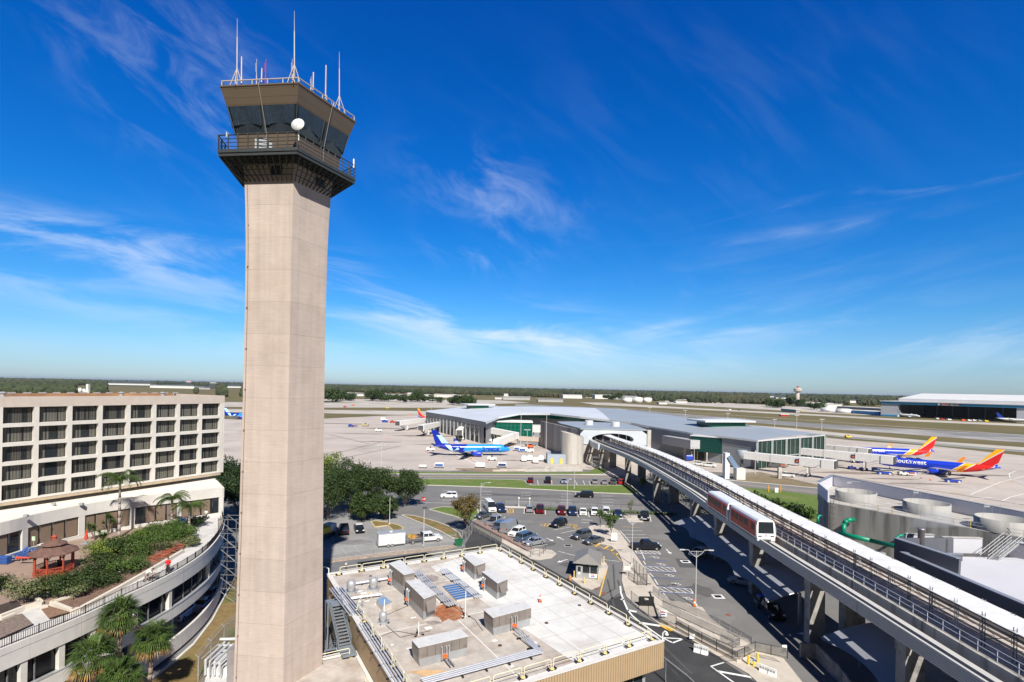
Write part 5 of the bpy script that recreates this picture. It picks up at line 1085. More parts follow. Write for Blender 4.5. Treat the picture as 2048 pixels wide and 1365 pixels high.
for px,py in((1178,850),(1231,853)):
 c=G(px,py,14.5);b=B();b.lathe((c.x,c.y,14.5),[(2.0,0),(2.0,2.0),(1.9,2.1)],18);b.obj('roof_drum',mat('drum_pale',(.55,.57,.6),.5),pt)
b=B();b.bb(X0+.1,X1-.1,Yp+.3,Yp+18,0,Zb-.02);b.obj('base_wall',mat('concrete_beige',(.40,.37,.33),.9,.15,.3,streak=True,world=True),pt)
b=B();b.bb(X1+.1,X1+1.7,Yp-.5,Yp+1.4,0,14.3);b.obj('column',CONC,pt)
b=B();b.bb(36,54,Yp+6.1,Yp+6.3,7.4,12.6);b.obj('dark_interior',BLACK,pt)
b=B()
for x in(37.5,41,44.5,48,51.5):b.bb(x,x+.3,Yp+3,Yp+3.3,8,12.2)
b.obj('portal_post',WHITE,pt)
b=B();P=[(36.0,236.2),(34.9,231),(34.7,222),(35.6,214)];
for p,q in zip(P[:-1],P[1:]):b.beam((*p,8.6),(*q,8.6),.8,2.4)
b.obj('side_lip',WPN,pt)
t=T('concrete_wall','stained curving concrete wall behind the round concrete tower','wall',None,(22,262,0));b=B();P=[(30.8,236),(27.8,243),(25.4,252),(23.6,262),(20.4,276),(16.5,292)]
for i,(p,q)in enumerate(zip(P[:-1],P[1:])):b.beam((*p,6.9-.01*i),(*q,6.9-.01*i),.8,13.8)
b.obj('wall_body',mat('stained_concrete',(.34,.32,.29),.9,.25,.12,stain=(.16,.15,.14),stains=.15,streak=True,world=True),t)
t=T('round_concrete_tower','round concrete tower with a slanting top at the left of the track portal','concrete tower',None,(24.5,232,0));b=B();b.smooth();n=36;r=5.0;cx_,cy_=26.3,228.5
top=[(cx_+r*math.cos(2*math.pi*i/n),cy_+r*math.sin(2*math.pi*i/n),12.4-1.2*math.cos(2*math.pi*i/n))for i in range(n)]
b.loft([[(x,y,0)for x,y,z in top],top],True,False);b.smooth(False);b.add([(cx_+(x-cx_)*.9,cy_+(y-cy_)*.9,z-.3)for x,y,z in top],[tuple(range(n))]);b.loft([top,[(cx_+(x-cx_)*.9,cy_+(y-cy_)*.9,z)for x,y,z in top],[(cx_+(x-cx_)*.9,cy_+(y-cy_)*.9,z-.3)for x,y,z in top]],True,False)
b.obj('shell',mat('stained_concrete_pale',(.44,.415,.375),.9,.18,.14,stain=(.25,.235,.215),stains=.2,streak=True,world=True),t)
t=T('shed','small blue-grey flat shed at the foot of the round concrete tower','shed',None,(16,232,0));b=B();b.bb(15.6,23.6,224.5,234,0,3.9);b.obj('wall',mat('blue_grey_wall',(.32,.37,.43),.6),t);b=B();b.bb(17.5,21.5,226,232,3.9,4.3);b.obj('roof_opening',BLACK,t);b=B();b.bb(17,18,224.4,224.48,0,2.2).bb(21,22,224.4,224.48,0,2.2);b.obj('door',YEL,t)
P0,P1=G(1381,921,0),G(1477,931,0)
t=T('louvred_building','green horizontally louvred building on stilts in front of the terminal right wing','louvred building',None,P0)
d=(P1-P0).normalized();n_=Vector((-d.y,d.x,0));LVR=ribmat('louvre_green',(.0,.060,.048),(0,0,1),.75,.25,.35,.4)
b=B();b.prism([P0,P1,P1+n_*16,P0+n_*16],4.3,11.2);b.obj('louvre_wall',LVR,t);b=B();b.prism([P0-d*.3-n_*.3,P1+d*.3-n_*.3,P1+n_*16,P0+n_*16],11.2,11.7);b.obj('roof',MATS['edge_white'],t)
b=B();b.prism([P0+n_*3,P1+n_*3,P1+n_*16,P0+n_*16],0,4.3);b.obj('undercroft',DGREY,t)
for k in(.02,.35,.68,.98):p=P0.lerp(P1,k);b=B();b.beam((p.x,p.y,0),(p.x,p.y,4.3),.5,.5);b.obj('stilt',CONC,t)
Q0=D(1324,880,262);Q1=D(1381,886,240);t=T('corridor_box','pale slatted corridor box joining the terminal wall and the louvred building','corridor',None,(Q0.x,Q0.y,0));d2=(Q1-Q0);d2.z=0;d2.normalize();n2=Vector((-d2.y,d2.x,0));b=B();Q0.z=Q1.z=0;b.prism([Q0,Q1,Q1+n2*6,Q0+n2*6],5.6,9.6);b.obj('slatted_wall',ribmat('pale_slats',(.42,.43,.44),(d2.x,d2.y,0),.8,.7,.3,.6),t);b=B();p=Q0.lerp(Q1,.7)+n2*2;b.beam((p.x,p.y,0),(p.x,p.y,5.6),.8,.8);b.obj('leg',CONC,t)
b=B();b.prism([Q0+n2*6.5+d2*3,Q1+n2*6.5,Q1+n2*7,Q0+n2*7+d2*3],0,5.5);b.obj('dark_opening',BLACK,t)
p=G(1408,921,0);t=T('yellow_gantry','yellow height-limit gantry over the blue container by the louvred building','gantry',None,p);b=B();b.path([p-Vector((3,0,0)),p+Vector((-3,0,4.2)),p+Vector((-2.3,0,4.9)),p+Vector((1.6,0,4.9)),p+Vector((2.3,0,4.2)),p+Vector((2.3,0,0))],.14,6);b.path([p+Vector((-2.6,0,3.9)),p+Vector((1.9,0,3.9))],.08,5);b.obj('frame',YEL,t)
JW=ribmat('bridge_white',(.76,.75,.72),(1,.2,0),.75,.92,.12,.55);JW2=mat('bridge_plain',(.74,.73,.70),.55,.05)
def jetb(label,A_,Z_,zf=4.2,rot=True,sign=False,cabdir=None,hh=2.9,gr='white passenger boarding bridges'):
 A_=Vector(A_);Z_=Vector(Z_);d=Z_-A_;d.z=0;L_=d.length;d.normalize();n_=Vector((-d.y,d.x,0));t=T('jet_bridge',label,'jet bridge',gr,(A_.x,A_.y,0))
 w_=1.5
 for k,(s0,s1,e_)in enumerate(((0,.36,0),(.36,.68,.12),(.68,.93,.24))):
  p=A_+d*(L_*s0);q=A_+d*(L_*s1);b=B();b.beam((p.x,p.y,zf+hh/2),(q.x,q.y,zf+hh/2),2*w_+e_*2,hh+e_*1.5);b.obj('tunnel',JW,t)
 if rot:b=B();b.smooth();b.lathe((A_.x,A_.y,zf-.3),[(2.1,0),(2.1,hh+.6),(1.9,hh+.8)],18);b.obj('rotunda',mat('rotunda_grey',(.30,.34,.38),.5),t);b=B();b.lathe((A_.x,A_.y,0),[(.6,0),(.6,zf-.3)],12);b.obj('column',DGREY,t)
 c=Z_-d*.8;b=B();b.beam((c-d*2.2)+Vector((0,0,zf+hh/2)),c+d*1.9+Vector((0,0,zf+hh/2)),4.0,hh+.4);b.obj('cab',JW2,t)
 b=B();b.beam(c+d*1.9+Vector((0,0,zf+hh/2)),c+d*2.4+Vector((0,0,zf+hh/2)),3.2,hh-.2);b.obj('bellows',DGREY,t)
 g=A_+d*(L_*.76);b=B()
 for s_ in(-1,1):b.beam((g.x+n_.x*s_*1.5,g.y+n_.y*s_*1.5,.4),(g.x+n_.x*s_*1.3,g.y+n_.y*s_*1.3,zf+hh+.3),.35,.35)
 b.beam((g.x-n_.x*2,g.y-n_.y*2,.8),(g.x+n_.x*2,g.y+n_.y*2,.8),.6,.6);b.obj('lift_column',JW2,t)
 for s_ in(-1,1):b=B();q=g+n_*s_*2.0;b.tube((q.x-d.x*.25,q.y-d.y*.25,.5),(q.x+d.x*.25,q.y+d.y*.25,.5),.5,12);b.obj('wheel',TYRE,t)
 b=B();s0=A_+d*(L_*.9)-n_*2.3;s1=A_+d*(L_*.66)-n_*2.6;b.beam((s0.x,s0.y,zf),(s1.x,s1.y,.1),.9,.12)
 for o in(-.45,.45):b.tube((s0.x+n_.x*o,s0.y+n_.y*o,zf+1),(s1.x+n_.x*o,s1.y+n_.y*o,1.1),.05,4)
 b.obj('stair',GALV,t)
 if sign:p=A_+d*(L_*.66);b=B();q=p-n_*1.78;b.beam((q.x-d.x*.7,q.y-d.y*.7,zf+1.6),(q.x+d.x*.7,q.y+d.y*.7,zf+1.6),.06,1.4);b.obj('sign_panel',mat('sign_navy',(.03,.03,.09),.4),t);b=B();q=p-n_*1.83;b.beam((q.x-d.x*.35,q.y-d.y*.35,zf+1.4),(q.x+d.x*.45,q.y+d.y*.45,zf+1.5),.05,.6);b.obj('sign_motif',ORANGE,t)
 return t
def top(px,py,z=7.1):p=G(px,py,z);return Vector((p.x,p.y,0))
jetb('near white jet bridge on the right, ending short of the blue aeroplane with nothing docked',top(1484,903),top(1664,921.5),sign=True)
jetb('second white jet bridge on the right, docked to the nearer blue aeroplane',top(1584,894.5),top(1782,913),sign=True)
jetb('far white jet bridge on the right, docked to the farther blue aeroplane',top(1640,888.5),top(1734,897.5),rot=False)
jetb('farthest left jet bridge, reaching out towards the tail of a distant aeroplane',top(855,836),top(797,842.5),rot=False)
jetb('second jet bridge from the left, its wheels on the open apron',top(884,843),top(843,851),rot=False)
jetb('stubby jet bridge pointing towards the camera behind the light blue aeroplane',top(929,847),top(919,860),rot=False)
t=T('boarding_ramp','white elbowed covered boarding ramp beside the nose of the light blue aeroplane','boarding ramp',None,G(1033,890));P=[D(981,861,312),D(1033,871,296),D(992,886,266)];b=B();b.beam(P[0],P[1],3,3.2).beam(P[1],P[2],3.2,3.4);b.obj('tunnel',JW,t);b=B()
for k in(.25,.8):p=P[0].lerp(P[1],k);b.beam((p.x,p.y,0),(p.x,p.y,p.z),.5,.5)
p=P[1].lerp(P[2],.8);b.beam((p.x-1.2,p.y,0),(p.x-1.2,p.y,p.z),.5,.5).beam((p.x+1.2,p.y,0),(p.x+1.2,p.y,p.z),.5,.5);b.obj('leg',GALV,t)
def textmesh(s,size,bold=0.0):
 cu=bpy.data.curves.new('t','FONT');cu.body=s;cu.size=size;cu.offset=bold;cu.resolution_u=3
 o=bpy.data.objects.new('t',cu);sc.collection.objects.link(o);dg=bpy.context.evaluated_depsgraph_get();me=bpy.data.meshes.new_from_object(o.evaluated_get(dg))
 vs=[v.co.copy()for v in me.vertices];fs=[tuple(p.vertices)for p in me.polygons];bpy.data.objects.remove(o);bpy.data.curves.remove(cu);bpy.data.meshes.remove(me);return vs,fs
def paint(name,base,bands,rough=.28):
 m=bpy.data.materials.new(name);m.use_nodes=True;t=m.node_tree;bs=t.nodes['Principled BSDF'];bs.inputs['Roughness'].default_value=rough
 tcn=t.nodes.new('ShaderNodeTexCoord');k,lst=bands;d=t.nodes.new('ShaderNodeVectorMath');d.operation='DOT_PRODUCT';d.inputs[1].default_value=(1,0,k);t.links.new(tcn.outputs['Object'],d.inputs[0])
 mr=t.nodes.new('ShaderNodeMapRange');mr.inputs['From Min'].default_value=-20;mr.inputs['From Max'].default_value=40;t.links.new(d.outputs['Value'],mr.inputs['Value'])
 r=t.nodes.new('ShaderNodeValToRGB');r.color_ramp.interpolation='CONSTANT';e=r.color_ramp.elements;e[0].position=0;e[0].color=(*base,1);e.remove(e[1])
 for s,c in lst:x=e.new((s+20)/60);x.color=(*c,1)
 t.links.new(mr.outputs[0],r.inputs[0]);t.links.new(r.outputs[0],bs.inputs['Base Color']);return m
SWB=(.012,.045,.52);SWR=(.62,.015,.015);SWY=(.85,.42,.01);SIL=(.6,.6,.6)
swp_=paint('livery_blue_tail_stripes',SWB,(1.35,[(8.0,SIL),(8.4,SWR),(14.0,SIL),(14.5,SWY),(17.4,SIL),(17.9,SWB)]))
swf_=paint('fin_stripes',SWB,(1.21,[(7.9,SIL),(8.3,SWR),(12.5,SIL),(12.9,SWY)]))
BRN_=(.006,.02,.30);BRL=(.02,.27,.78);BRC=(.42,.72,.88)
brp_=paint('livery_navy_to_sky',BRN_,(-.85,[(11.0,BRL)]))
brf_=mat('fin_navy',BRN_,.3,.03);CYN=mat('pale_cyan',BRC,.35,.03)
def plane(label,nose,tail,L_,kind,span=35.8,grp=None):
 nose=Vector(nose);tail=Vector(tail);d=(nose-tail);d.z=0;d.normalize();rz=math.atan2(d.y,d.x);nose.z=0;base=nose-d*L_
 t=T('airliner',label,'aeroplane',grp,(base.x,base.y,0),rz);R0=1.88 if kind=='sw' else 1.78;zc=3.35
 pm_,fm_=(swp_,swf_)if kind=='sw' else((brp_,brf_)if kind=='br' else(WHITE,kind))
 prof=[(0,.18,1.35),(1.2,.42,1.2),(3.5,.85,.85),(7,1.35,.42),(10.5,1.72,.12),(13,R0,0),(L_-7,R0,0),(L_-4.2,R0*.96,-.04),(L_-2.4,R0*.78,-.2),(L_-1.0,R0*.5,-.42),(L_-.25,R0*.22,-.6),(L_,.05,-.68)]
 b=B();b.smooth();n=24;b.loft([[(x,r*math.sin(2*math.pi*i/n)*-1,zc+dz+r*1.06*math.cos(2*math.pi*i/n))for i in range(n)]for x,r,dz in prof]);fu=b.obj('fuselage',pm_,t,local=True)
 WG=mat('wing_grey',(.42,.43,.45),.4,.05)
 for s in(-1,1):
  b=B();y0=s*1.5;h=span/2;pts=[(22.0 if kind=='sw' else 21.0,14.6,y0,2.3),(17.8,13.5,s*6,2.75),(13.2,11.2,s*(h-.3),3.6)]
  ring=[]
  for xl,xt,y,z in pts:c_=xl-xt;ring.append([(xl,y,z),(xl-c_*.3,y,z+c_*.06),(xt,y,z),(xl-c_*.35,y,z-c_*.05)])
  b.loft(ring);wo_=b.obj('wing',WG,t,local=True)
  b=B();xl,xt,y,z=pts[-1];b.loft([[(xl,y,z),(xl-.9,y+s*.03,z+.04),(xt,y,z),(xl-.9,y,z-.06)],[(xl-1.0,y+s*.5,z+1.3),(xl-1.5,y+s*.53,z+1.3),(xt-.4,y+s*.5,z+1.3),(xl-1.5,y+s*.47,z+1.3)],[(xl-2.2,y+s*.75,z+2.5),(xl-2.4,y+s*.77,z+2.5),(xt-1.3,y+s*.75,z+2.5),(xl-2.4,y+s*.73,z+2.5)]])
  b.obj('winglet',mat('winglet_orange',(.80,.22,.01),.35)if kind=='sw' else(brf_ if kind=='br' else WHITE),wo_,local=True)
  ey=s*4.9;b=B();b.smooth();er=.98 if kind=='sw' else 1.05;b.loft([[(x,ey+r*math.sin(2*math.pi*i/16),1.45+r*math.cos(2*math.pi*i/16))for i in range(16)]for x,r in((17.0,.45),(18.2,er*.8),(20,er),(21.6,er),(22.2,er*.86))]);eo=b.obj('engine',mat('engine_blue',SWB if kind=='sw' else(BRN_[0]*1.5,.04,.45),.3,.03)if kind in('sw','br')else WHITE,t,local=True)
  b=B();b.loft([[(22.215,ey+r*math.sin(2*math.pi*i/16),1.45+r*math.cos(2*math.pi*i/16))for i in range(16)]for r in(er*.84,.1)],True,True);b.obj('fan',BLACK,eo,local=True)
  b=B();b.loft([[(x,ey+r*math.sin(2*math.pi*i/16),1.45+r*math.cos(2*math.pi*i/16))for i in range(16)]for x,r in((21.7,er*1.005),(22.23,er*.88),(22.2,er*.84))],True,False);b.obj('intake_lip',mat('polished',(.7,.7,.7),.2,.02,metal=.9),eo,local=True)
  b=B();b.beam((19.3,ey,2.3),(16.5,ey,2.7),.3,.5);b.obj('pylon',WG,eo,local=True)
  b=B();b.loft([[(3.6,s*.3,zc+.9),(2.3,s*.3,zc+1.05),(.9,s*.3,zc+.9),(2.3,s*.3,zc+.8)],[(-.1,s*6.6,zc+1.55),(-.5,s*6.6,zc+1.62),(-1.2,s*6.6,zc+1.55),(-.5,s*6.6,zc+1.5)]]);b.obj('tailplane',WG,t,local=True)
  b=B();b.tube((15.2,s*2.6-.25,.55),(15.2,s*2.6+.25,.55),.55,14);b.obj('main_wheel',TYRE,t,local=True);b=B();b.tube((15.2,s*2.6,.5),(15.4,s*2.4,2.2),.14,6);b.obj('gear_leg',GALV,t,local=True)
  b=B();y_=s*(R0+.02)
  for i in range(34):
   x=8.2+i*(L_-8.2-6.5)/34;zz=zc+.42
   yy=s*math.sqrt(max(.01,(R0*1.0)**2-(.42/1.06)**2))if x>12.5 else None
   if yy is None:
    rr=1.35+(x-7)*.09;yy=s*math.sqrt(max(.01,rr*rr-.06))
    zz=zc+.42+.15
   b.add([(x,yy*1.012,zz-.16),(x+.26,yy*1.012,zz-.16),(x+.26,yy*1.004,zz+.18),(x,yy*1.004,zz+.18)],[(0,1,2,3)])
  b.obj('cabin_window_row',mat('window_dark',(.01,.015,.05),.2),fu,local=True,recalc=False)
  b=B()
  for x in(L_-5.0,5.2)if kind!='br' else(L_-5.2,15.5):
   r_=R0*.985 if x>13 else 1.12;dz_=0 if x>13 else.62
   pr=[(x+(u_)*.45,s*(math.sqrt(max(.01,r_*r_-(v_*v_)))+.03),zc+dz_+v_*1.0)for u_,v_ in((-1,-.55),(1,-.55),(1,1.05),(-1,1.05))]
   pi_=[(x+(u_)*.36,s*(math.sqrt(max(.01,r_*r_-(v_*v_)))+.03),zc+dz_+v_*1.0)for u_,v_ in((-1,-.42),(1,-.42),(1,.92),(-1,.92))]
   b.add(pr+pi_,[(i,(i+1)%4,4+(i+1)%4,4+i)for i in range(4)])
  b.obj('door_outline',WHITE,fu,local=True,recalc=False)
 b=B();b.loft([[(9.5,-.02,zc+1.65),(9.5,.02,zc+1.65),(1.0,.1,zc+1.3),(1.0,-.1,zc+1.3)],[(6.6,-.14,zc+2.3),(6.6,.14,zc+2.3),(.9,.08,zc+2.3),(.9,-.08,zc+2.3)],[(1.3,-.08,zc+8.4),(1.3,.08,zc+8.4),(-1.1,.04,zc+8.4),(-1.1,-.04,zc+8.4)]]);fi=b.obj('fin',fm_,t,local=True)
 b=B();b.add([(L_-2.2,s_,z_)for s_,z_ in((-.95,zc+.35),(.95,zc+.35))]+[(L_-2.75,.8,zc+1.0),(L_-2.75,-.8,zc+1.0)],[(0,1,2,3)]);
 b=B();ring=[]
 for x,r,zz in((L_-2.9,1.22,.72),(L_-2.05,1.12,.30)):
  ring.append([(x,y,zc+zz-.05+.0*y)for y in(-r,-r*.5,0,r*.5,r)])
 pts=[[(x,math.sin(a)*r*1.02,zc+dz+math.cos(a)*r*1.08)for a in[(-1.05+2.1*i/8)for i in range(9)]]for x,r,dz in((L_-2.95,R0*.86,-.13),(L_-2.1,R0*.72,-.25))]
 b.loft(pts,False,False);b.obj('cockpit_window',BLACK,fu,local=True,recalc=False)
 b=B();b.tube((L_-4.5,-.3,.35),(L_-4.5,.3,.35),.35,12);b.obj('nose_wheel',TYRE,t,local=True);b=B();b.tube((L_-4.5,0,.3),(L_-4.4,0,1.8),.09,6);b.obj('nose_leg',GALV,t,local=True)
 def decal(vs,fs,x0,z0,side,m_,name,off=.035,flip=False):
  b=B();V_=[]
  for v in vs:
   x=x0+(v.x if side<0 else-v.x);zz=(v.y+z0)/(R0*1.06);a=zz;V_.append((x,side*(R0+off)*math.cos(a),zc+(R0*1.06+off)*math.sin(a)))
  b.add(V_,fs);b.obj(name,m_,fu,local=True,recalc=False)
 if kind=='sw':
  vs,fs=textmesh('Southwest',2.5,.05);
  for s in(-1,1):decal(vs,fs,(L_-17.6)if s<0 else(L_-6.2),.15,s,WHITE,'lettering')
 if kind=='br':
  vs,fs=textmesh('Breeze',2.9,.08)
  for s in(-1,1):decal(vs,fs,(L_-13.6)if s<0 else(L_-5.6),-1.0,s,mat('lettering_navy',(.01,.03,.35),.4),'lettering')
  for s in(-1,1):
   b=B();y=s*.17
   b.add([(3.9,y*.9,zc+2.35),(6.9,y,zc+2.25),(3.6,y*.7,zc+6.0),(1.6,y*.5,zc+6.0)],[(0,1,2,3)]);b.add([(3.6,y*.7,zc+6.0),(1.6,y*.5,zc+6.0),(1.3,y*.5,zc+5.6)],[(0,1,2)]);b.obj('check_mark',CYN,fi,local=True,recalc=False)
   b=B();V_=[];F_=[]
   def wrap(poly,m=8):
    pass
   segs=[((6.4,1.9),(9.3,-1.7),2.6),((9.6,-1.6),(12.4,.9),1.7)]
   for(xa,za),(xb,zb),w2 in segs:
    m=10;base_=len(V_)
    for i in range(m+1):
     f_=i/m;x=xa+(xb-xa)*f_;z=za+(zb-za)*f_;a=max(-1.25,min(1.5,z/(R0*1.06)));rr=min(R0,1.35+(x-7)*.105 if x<12 else R0);dz_=max(0,.42*(13-x)/6)if x<13 else 0
     for o in(-w2/2,w2/2):V_.append((x+o,s*(rr+.05)*math.cos(a),zc+dz_+(rr*1.06+.05)*math.sin(a)))
    for i in range(m):k=base_+2*i;F_.append((k,k+1,k+3,k+2))
   b.add(V_,F_);b.obj('check_mark',CYN,fu,local=True,recalc=False)
 return t
plane('blue airliner with red and orange striped tail, the nearer one docked at the right',(159.3,230.3,0),(189.6,205,0),39.5,'sw',grp='blue airliners with striped tails')
plane('blue airliner with red and orange striped tail, parked behind the nearer one at the right',(169.9,269,0),(208.6,261,0),39.5,'sw',grp='blue airliners with striped tails')
plane('blue airliner half hidden behind the left jet bridges, only its striped fin showing',(-64,501,0),(-82,466,0),39.5,'sw',grp='blue airliners with striped tails')
plane('light blue airliner with navy tail and pale check mark, nose to the right',(-.3,248.5,0),(-35.5,242.6,0),35.7,'br',35.1,grp='light blue airliners with navy tails')
p=G(447,838,0);plane('distant light blue airliner with navy tail between the hotel and the tower',(p.x+34,p.y+2,0),(p.x,p.y,0),35.7,'br',35.1,grp='light blue airliners with navy tails')
def carpaint(name,c,metal=.25):return mat('paint_'+name,c,.28,.03,1,metal=metal,spec=.5)
CP=dict(black=carpaint('black',(.012,.013,.018)),navy=carpaint('navy',(.012,.03,.10)),maroon=carpaint('maroon',(.13,.006,.012)),red=carpaint('red',(.5,.02,.015)),white=carpaint('white',(.72,.72,.71),0),silver=carpaint('silver',(.38,.40,.43),.5),grey=carpaint('grey',(.10,.11,.12),.4),blue=carpaint('steel_blue',(.09,.15,.24),.4),lightblue=carpaint('light_blue',(.35,.42,.50),.4))
RIM=mat('rim',(.45,.45,.46),.3,.05,metal=.6);CGL=mat('car_glass',(.015,.02,.028),.05,.1,spec=.8);TL=mat('tail_light',(.4,.01,.01),.3);HL=mat('head_light',(.75,.75,.78),.2)
SPEC={'sedan':(4.75,1.82,[(0,.45),(0,.92),(.15,1.0),(1.0,1.03),(3.2,.98),(4.45,.82),(4.7,.65),(4.75,.4)],(.75,3.35),(1.45,2.65),1.0,1.45),'suv':(4.75,1.92,[(0,.5),(0,1.0),(.1,1.1),(3.3,1.1),(4.5,1.0),(4.72,.75),(4.75,.45)],(.12,3.45),(.45,2.75),1.1,1.74),'bigsuv':(5.3,2.02,[(0,.55),(0,1.1),(.08,1.2),(3.8,1.2),(5.0,1.12),(5.25,.9),(5.3,.5)],(.1,3.95),(.35,3.2),1.2,1.92),'hatch':(4.4,1.82,[(0,.45),(0,.9),(.1,1.0),(3.0,1.0),(4.15,.86),(4.38,.65),(4.4,.4)],(.15,3.2),(.75,2.45),1.0,1.55),'pickup':(5.8,2.0,[(0,.6),(0,1.12),(2.0,1.12),(2.05,1.15),(4.3,1.18),(5.5,1.1),(5.75,.9),(5.8,.55)],(1.95,4.45),(2.2,3.75),1.15,1.9),'van':(5.9,2.05,[(0,.5),(0,1.3),(4.6,1.3),(5.6,1.15),(5.85,.85),(5.9,.45)],(.02,5.15),(.05,4.3),1.3,2.55),'minivan':(5.0,1.98,[(0,.45),(0,1.0),(3.6,1.05),(4.7,.95),(4.98,.7),(5.0,.4)],(.06,4.1),(.3,3.2),1.03,1.78)}
PROTO={}
def carmake(kind,col):
 key=(kind,col);L_,W_,pr,cb,cr,zb,zt=SPEC[kind];pt_=CP[col]
 t=T('car' if kind not in('pickup','van','minivan')else{'pickup':'pickup_truck','van':'cargo_van','minivan':'minivan'}[kind],'x',{'pickup':'pickup truck','van':'van','minivan':'minivan'}.get(kind,'car'),None)
 h=L_/2;w=W_/2;b=B()
 def side(y,k):return[(x-h,y,z)for x,z in pr]+[(L_-h-.02,y,.28),(.02-h,y,.28)]
 n=len(pr)+2;rings=[]
 for y,ins in((-w,.0),(-w+.08,0),(w-.08,0),(w,0)):
  k=.94 if abs(y)==w else 1.0;rings.append([((x)*(.985 if k<1 else 1),y,z if z<.6 else z-(.07 if k<1 else 0))for x,yy,z in side(y,1)])
 b.loft(rings);b.obj('body',pt_,t,local=True)
 tw_=w-.22
 def cab(x0,x1,x2,x3,z0,z1,g=0.0):return[[(x0-h,-w+.06-g,z0),(x1-h,-w+.06-g,z0),(x1-h,w-.06+g,z0),(x0-h,w-.06+g,z0)],[(x2-h,-tw_-g,z1),(x3-h,-tw_-g,z1),(x3-h,tw_+g,z1),(x2-h,tw_+g,z1)]]
 if kind=='van':
  b=B();b.loft(cab(cb[0],4.35,cr[0],4.25,zb-.03,zt-.05));b.obj('cargo_box',pt_,t,local=True)
  b=B();b.loft(cab(4.3,cb[1],4.25,4.45,zb-.03,zt-.12,.0));b.obj('glasshouse',CGL,t,local=True)
 else:b=B();b.loft(cab(cb[0],cb[1],cr[0],cr[1],zb-.05,zt-.07));b.obj('glasshouse',CGL,t,local=True)
 b=B();x2,x3=cr[0]-.04,cr[1]+.04;b.loft([[(x2-h,-tw_-.02,zt-.08),(x3-h,-tw_-.02,zt-.08),(x3-h,tw_+.02,zt-.08),(x2-h,tw_+.02,zt-.08)],[(x2+.1-h,-tw_+.08,zt),(x3-.1-h,-tw_+.08,zt),(x3-.1-h,tw_-.08,zt),(x2+.1-h,tw_-.08,zt)]])
 rp_=b.obj('roof',pt_,t,local=True)
 if kind not in('van',):
  b=B()
  for s in(-1,1):
   for xb,xt_ in((cb[0],cr[0]),((cb[0]+cb[1])/2-.1,(cr[0]+cr[1])/2-.1),(cb[1],cr[1])):b.beam((xb-h,s*(w-.05),zb-.03),(xt_-h,s*(tw_+.015),zt-.05),.07,.05)
  b.obj('pillar',pt_,t,local=True)
 for x in(.95,L_-.95):
  for s in(-1,1):
   b=B();b.tube((x-h,s*(w-.2),.34),(x-h,s*(w+.015),.34),.34 if kind not in('pickup','bigsuv')else.38,14);wh=b.obj('wheel',TYRE,t,local=True)
   b=B();b.tube((x-h,s*(w-.02),.34),(x-h,s*(w+.03),.34),.2,10);b.obj('rim',RIM,wh,local=True)
 for s in(-1,1):
  b=B();b.bb(L_-.35-h,L_+.01-h,s*(w-.42),s*(w-.05),pr[-2][1]-.02,pr[-2][1]+.14);b.obj('headlight',HL,t,local=True)
  b=B();b.bb(-.02-h,.2-h,s*(w-.32),s*(w-.02),.72 if kind!='van' else 1.0,.92 if kind!='van' else 1.3);b.obj('tail_light',TL,t,local=True)
 b=B();b.bb(L_-.1-h,L_+.015-h,-w+.45,w-.45,.5,.72);b.obj('grille',BLACK,t,local=True)
 if kind=='pickup':
  b=B();b.bb(.12-h,1.85-h,-w+.16,w-.16,1.121,1.125);b.obj('bed',BLACK,t,local=True)
 PROTO[key]=t;return t
def car(kind,col,cx,cy,fx,fy,label,grp=None,z=0.0,sc_=None):
 p=G(cx,cy,z);f=G(fx,fy,z);a=math.atan2(f.y-p.y,f.x-p.x)
 if(kind,col)in PROTO:t=copy_tree(PROTO[(kind,col)])
 else:t=carmake(kind,col)
 t.location=(p.x,p.y,z+.035);t.rotation_euler=(0,0,a);t['label']=label
 if grp:t['group']=grp
 WM[t.name]=Matrix.Translation(t.location)@Matrix.Rotation(a,4,'Z');return t
BACK=(0,-8);FWD=(0,8)
gU='cars parked in the bays on the perimeter road';gA='cars parked along the back of the lot';gB='cars parked along the guard fence';gM='cars in the middle of the lot'
car('suv','maroon',1061,965,1061,955,'dark red car parked alone, farthest left in the bays on the perimeter road',gU)
car('pickup','black',1096,965,1096,955,'black pickup between two empty bays on the perimeter road',gU)
car('sedan','lightblue',1128,966,1129,976,'light silver-blue sedan with open-looking boot in the perimeter road bays',gU)
car('suv','silver',1190,967,1189,957,'silver car, leftmost of the four parked side by side on the perimeter road',gU)
car('sedan','silver',1209,968,1208,958,'silver sedan, second of the four parked side by side on the perimeter road',gU)
car('suv','grey',1226,968,1225,958,'dark grey car beside the bright red one on the perimeter road',gU)
car('suv','red',1242.5,968,1241,958,'bright red car, nearest the raised track on the perimeter road',gU)
car('suv','white',898,996,880,996,'white SUV driving left on the wide road near the stop sign')
car('bigsuv','black',1169,995,1145,994,'black SUV driving on the wide road below the parked cars')
car('van','white',980,1021,990,1031,'white cargo van at the left end of the back row',gA)
car('pickup','navy',1000,1022,1009,1031,'dark navy pickup next to the white cargo van',gA)
car('hatch','silver',1059,1023,1059,1013,'silver-blue hatchback showing its rear, alone left of the red pickup',gA)
car('pickup','maroon',1080,1024,1080,1014,'dark red pickup showing its rear in the back row',gA)
car('pickup','maroon',1123,1027,1124,1037,'maroon pickup facing the camera, beside the navy pickup',gA)
car('pickup','navy',1145,1028,1146,1038,'navy pickup facing the camera, right of the maroon one',gA)
car('sedan','white',1166,1029,1167,1039,'white sedan facing the camera, leftmost of the three white cars',gA)
car('hatch','white',1189,1029,1190,1039,'white hatchback, middle of the three white cars in the back row',gA)
car('suv','white',1212,1030,1213,1040,'white SUV with dark sunroof behind the young trees, rightmost white car',gA)
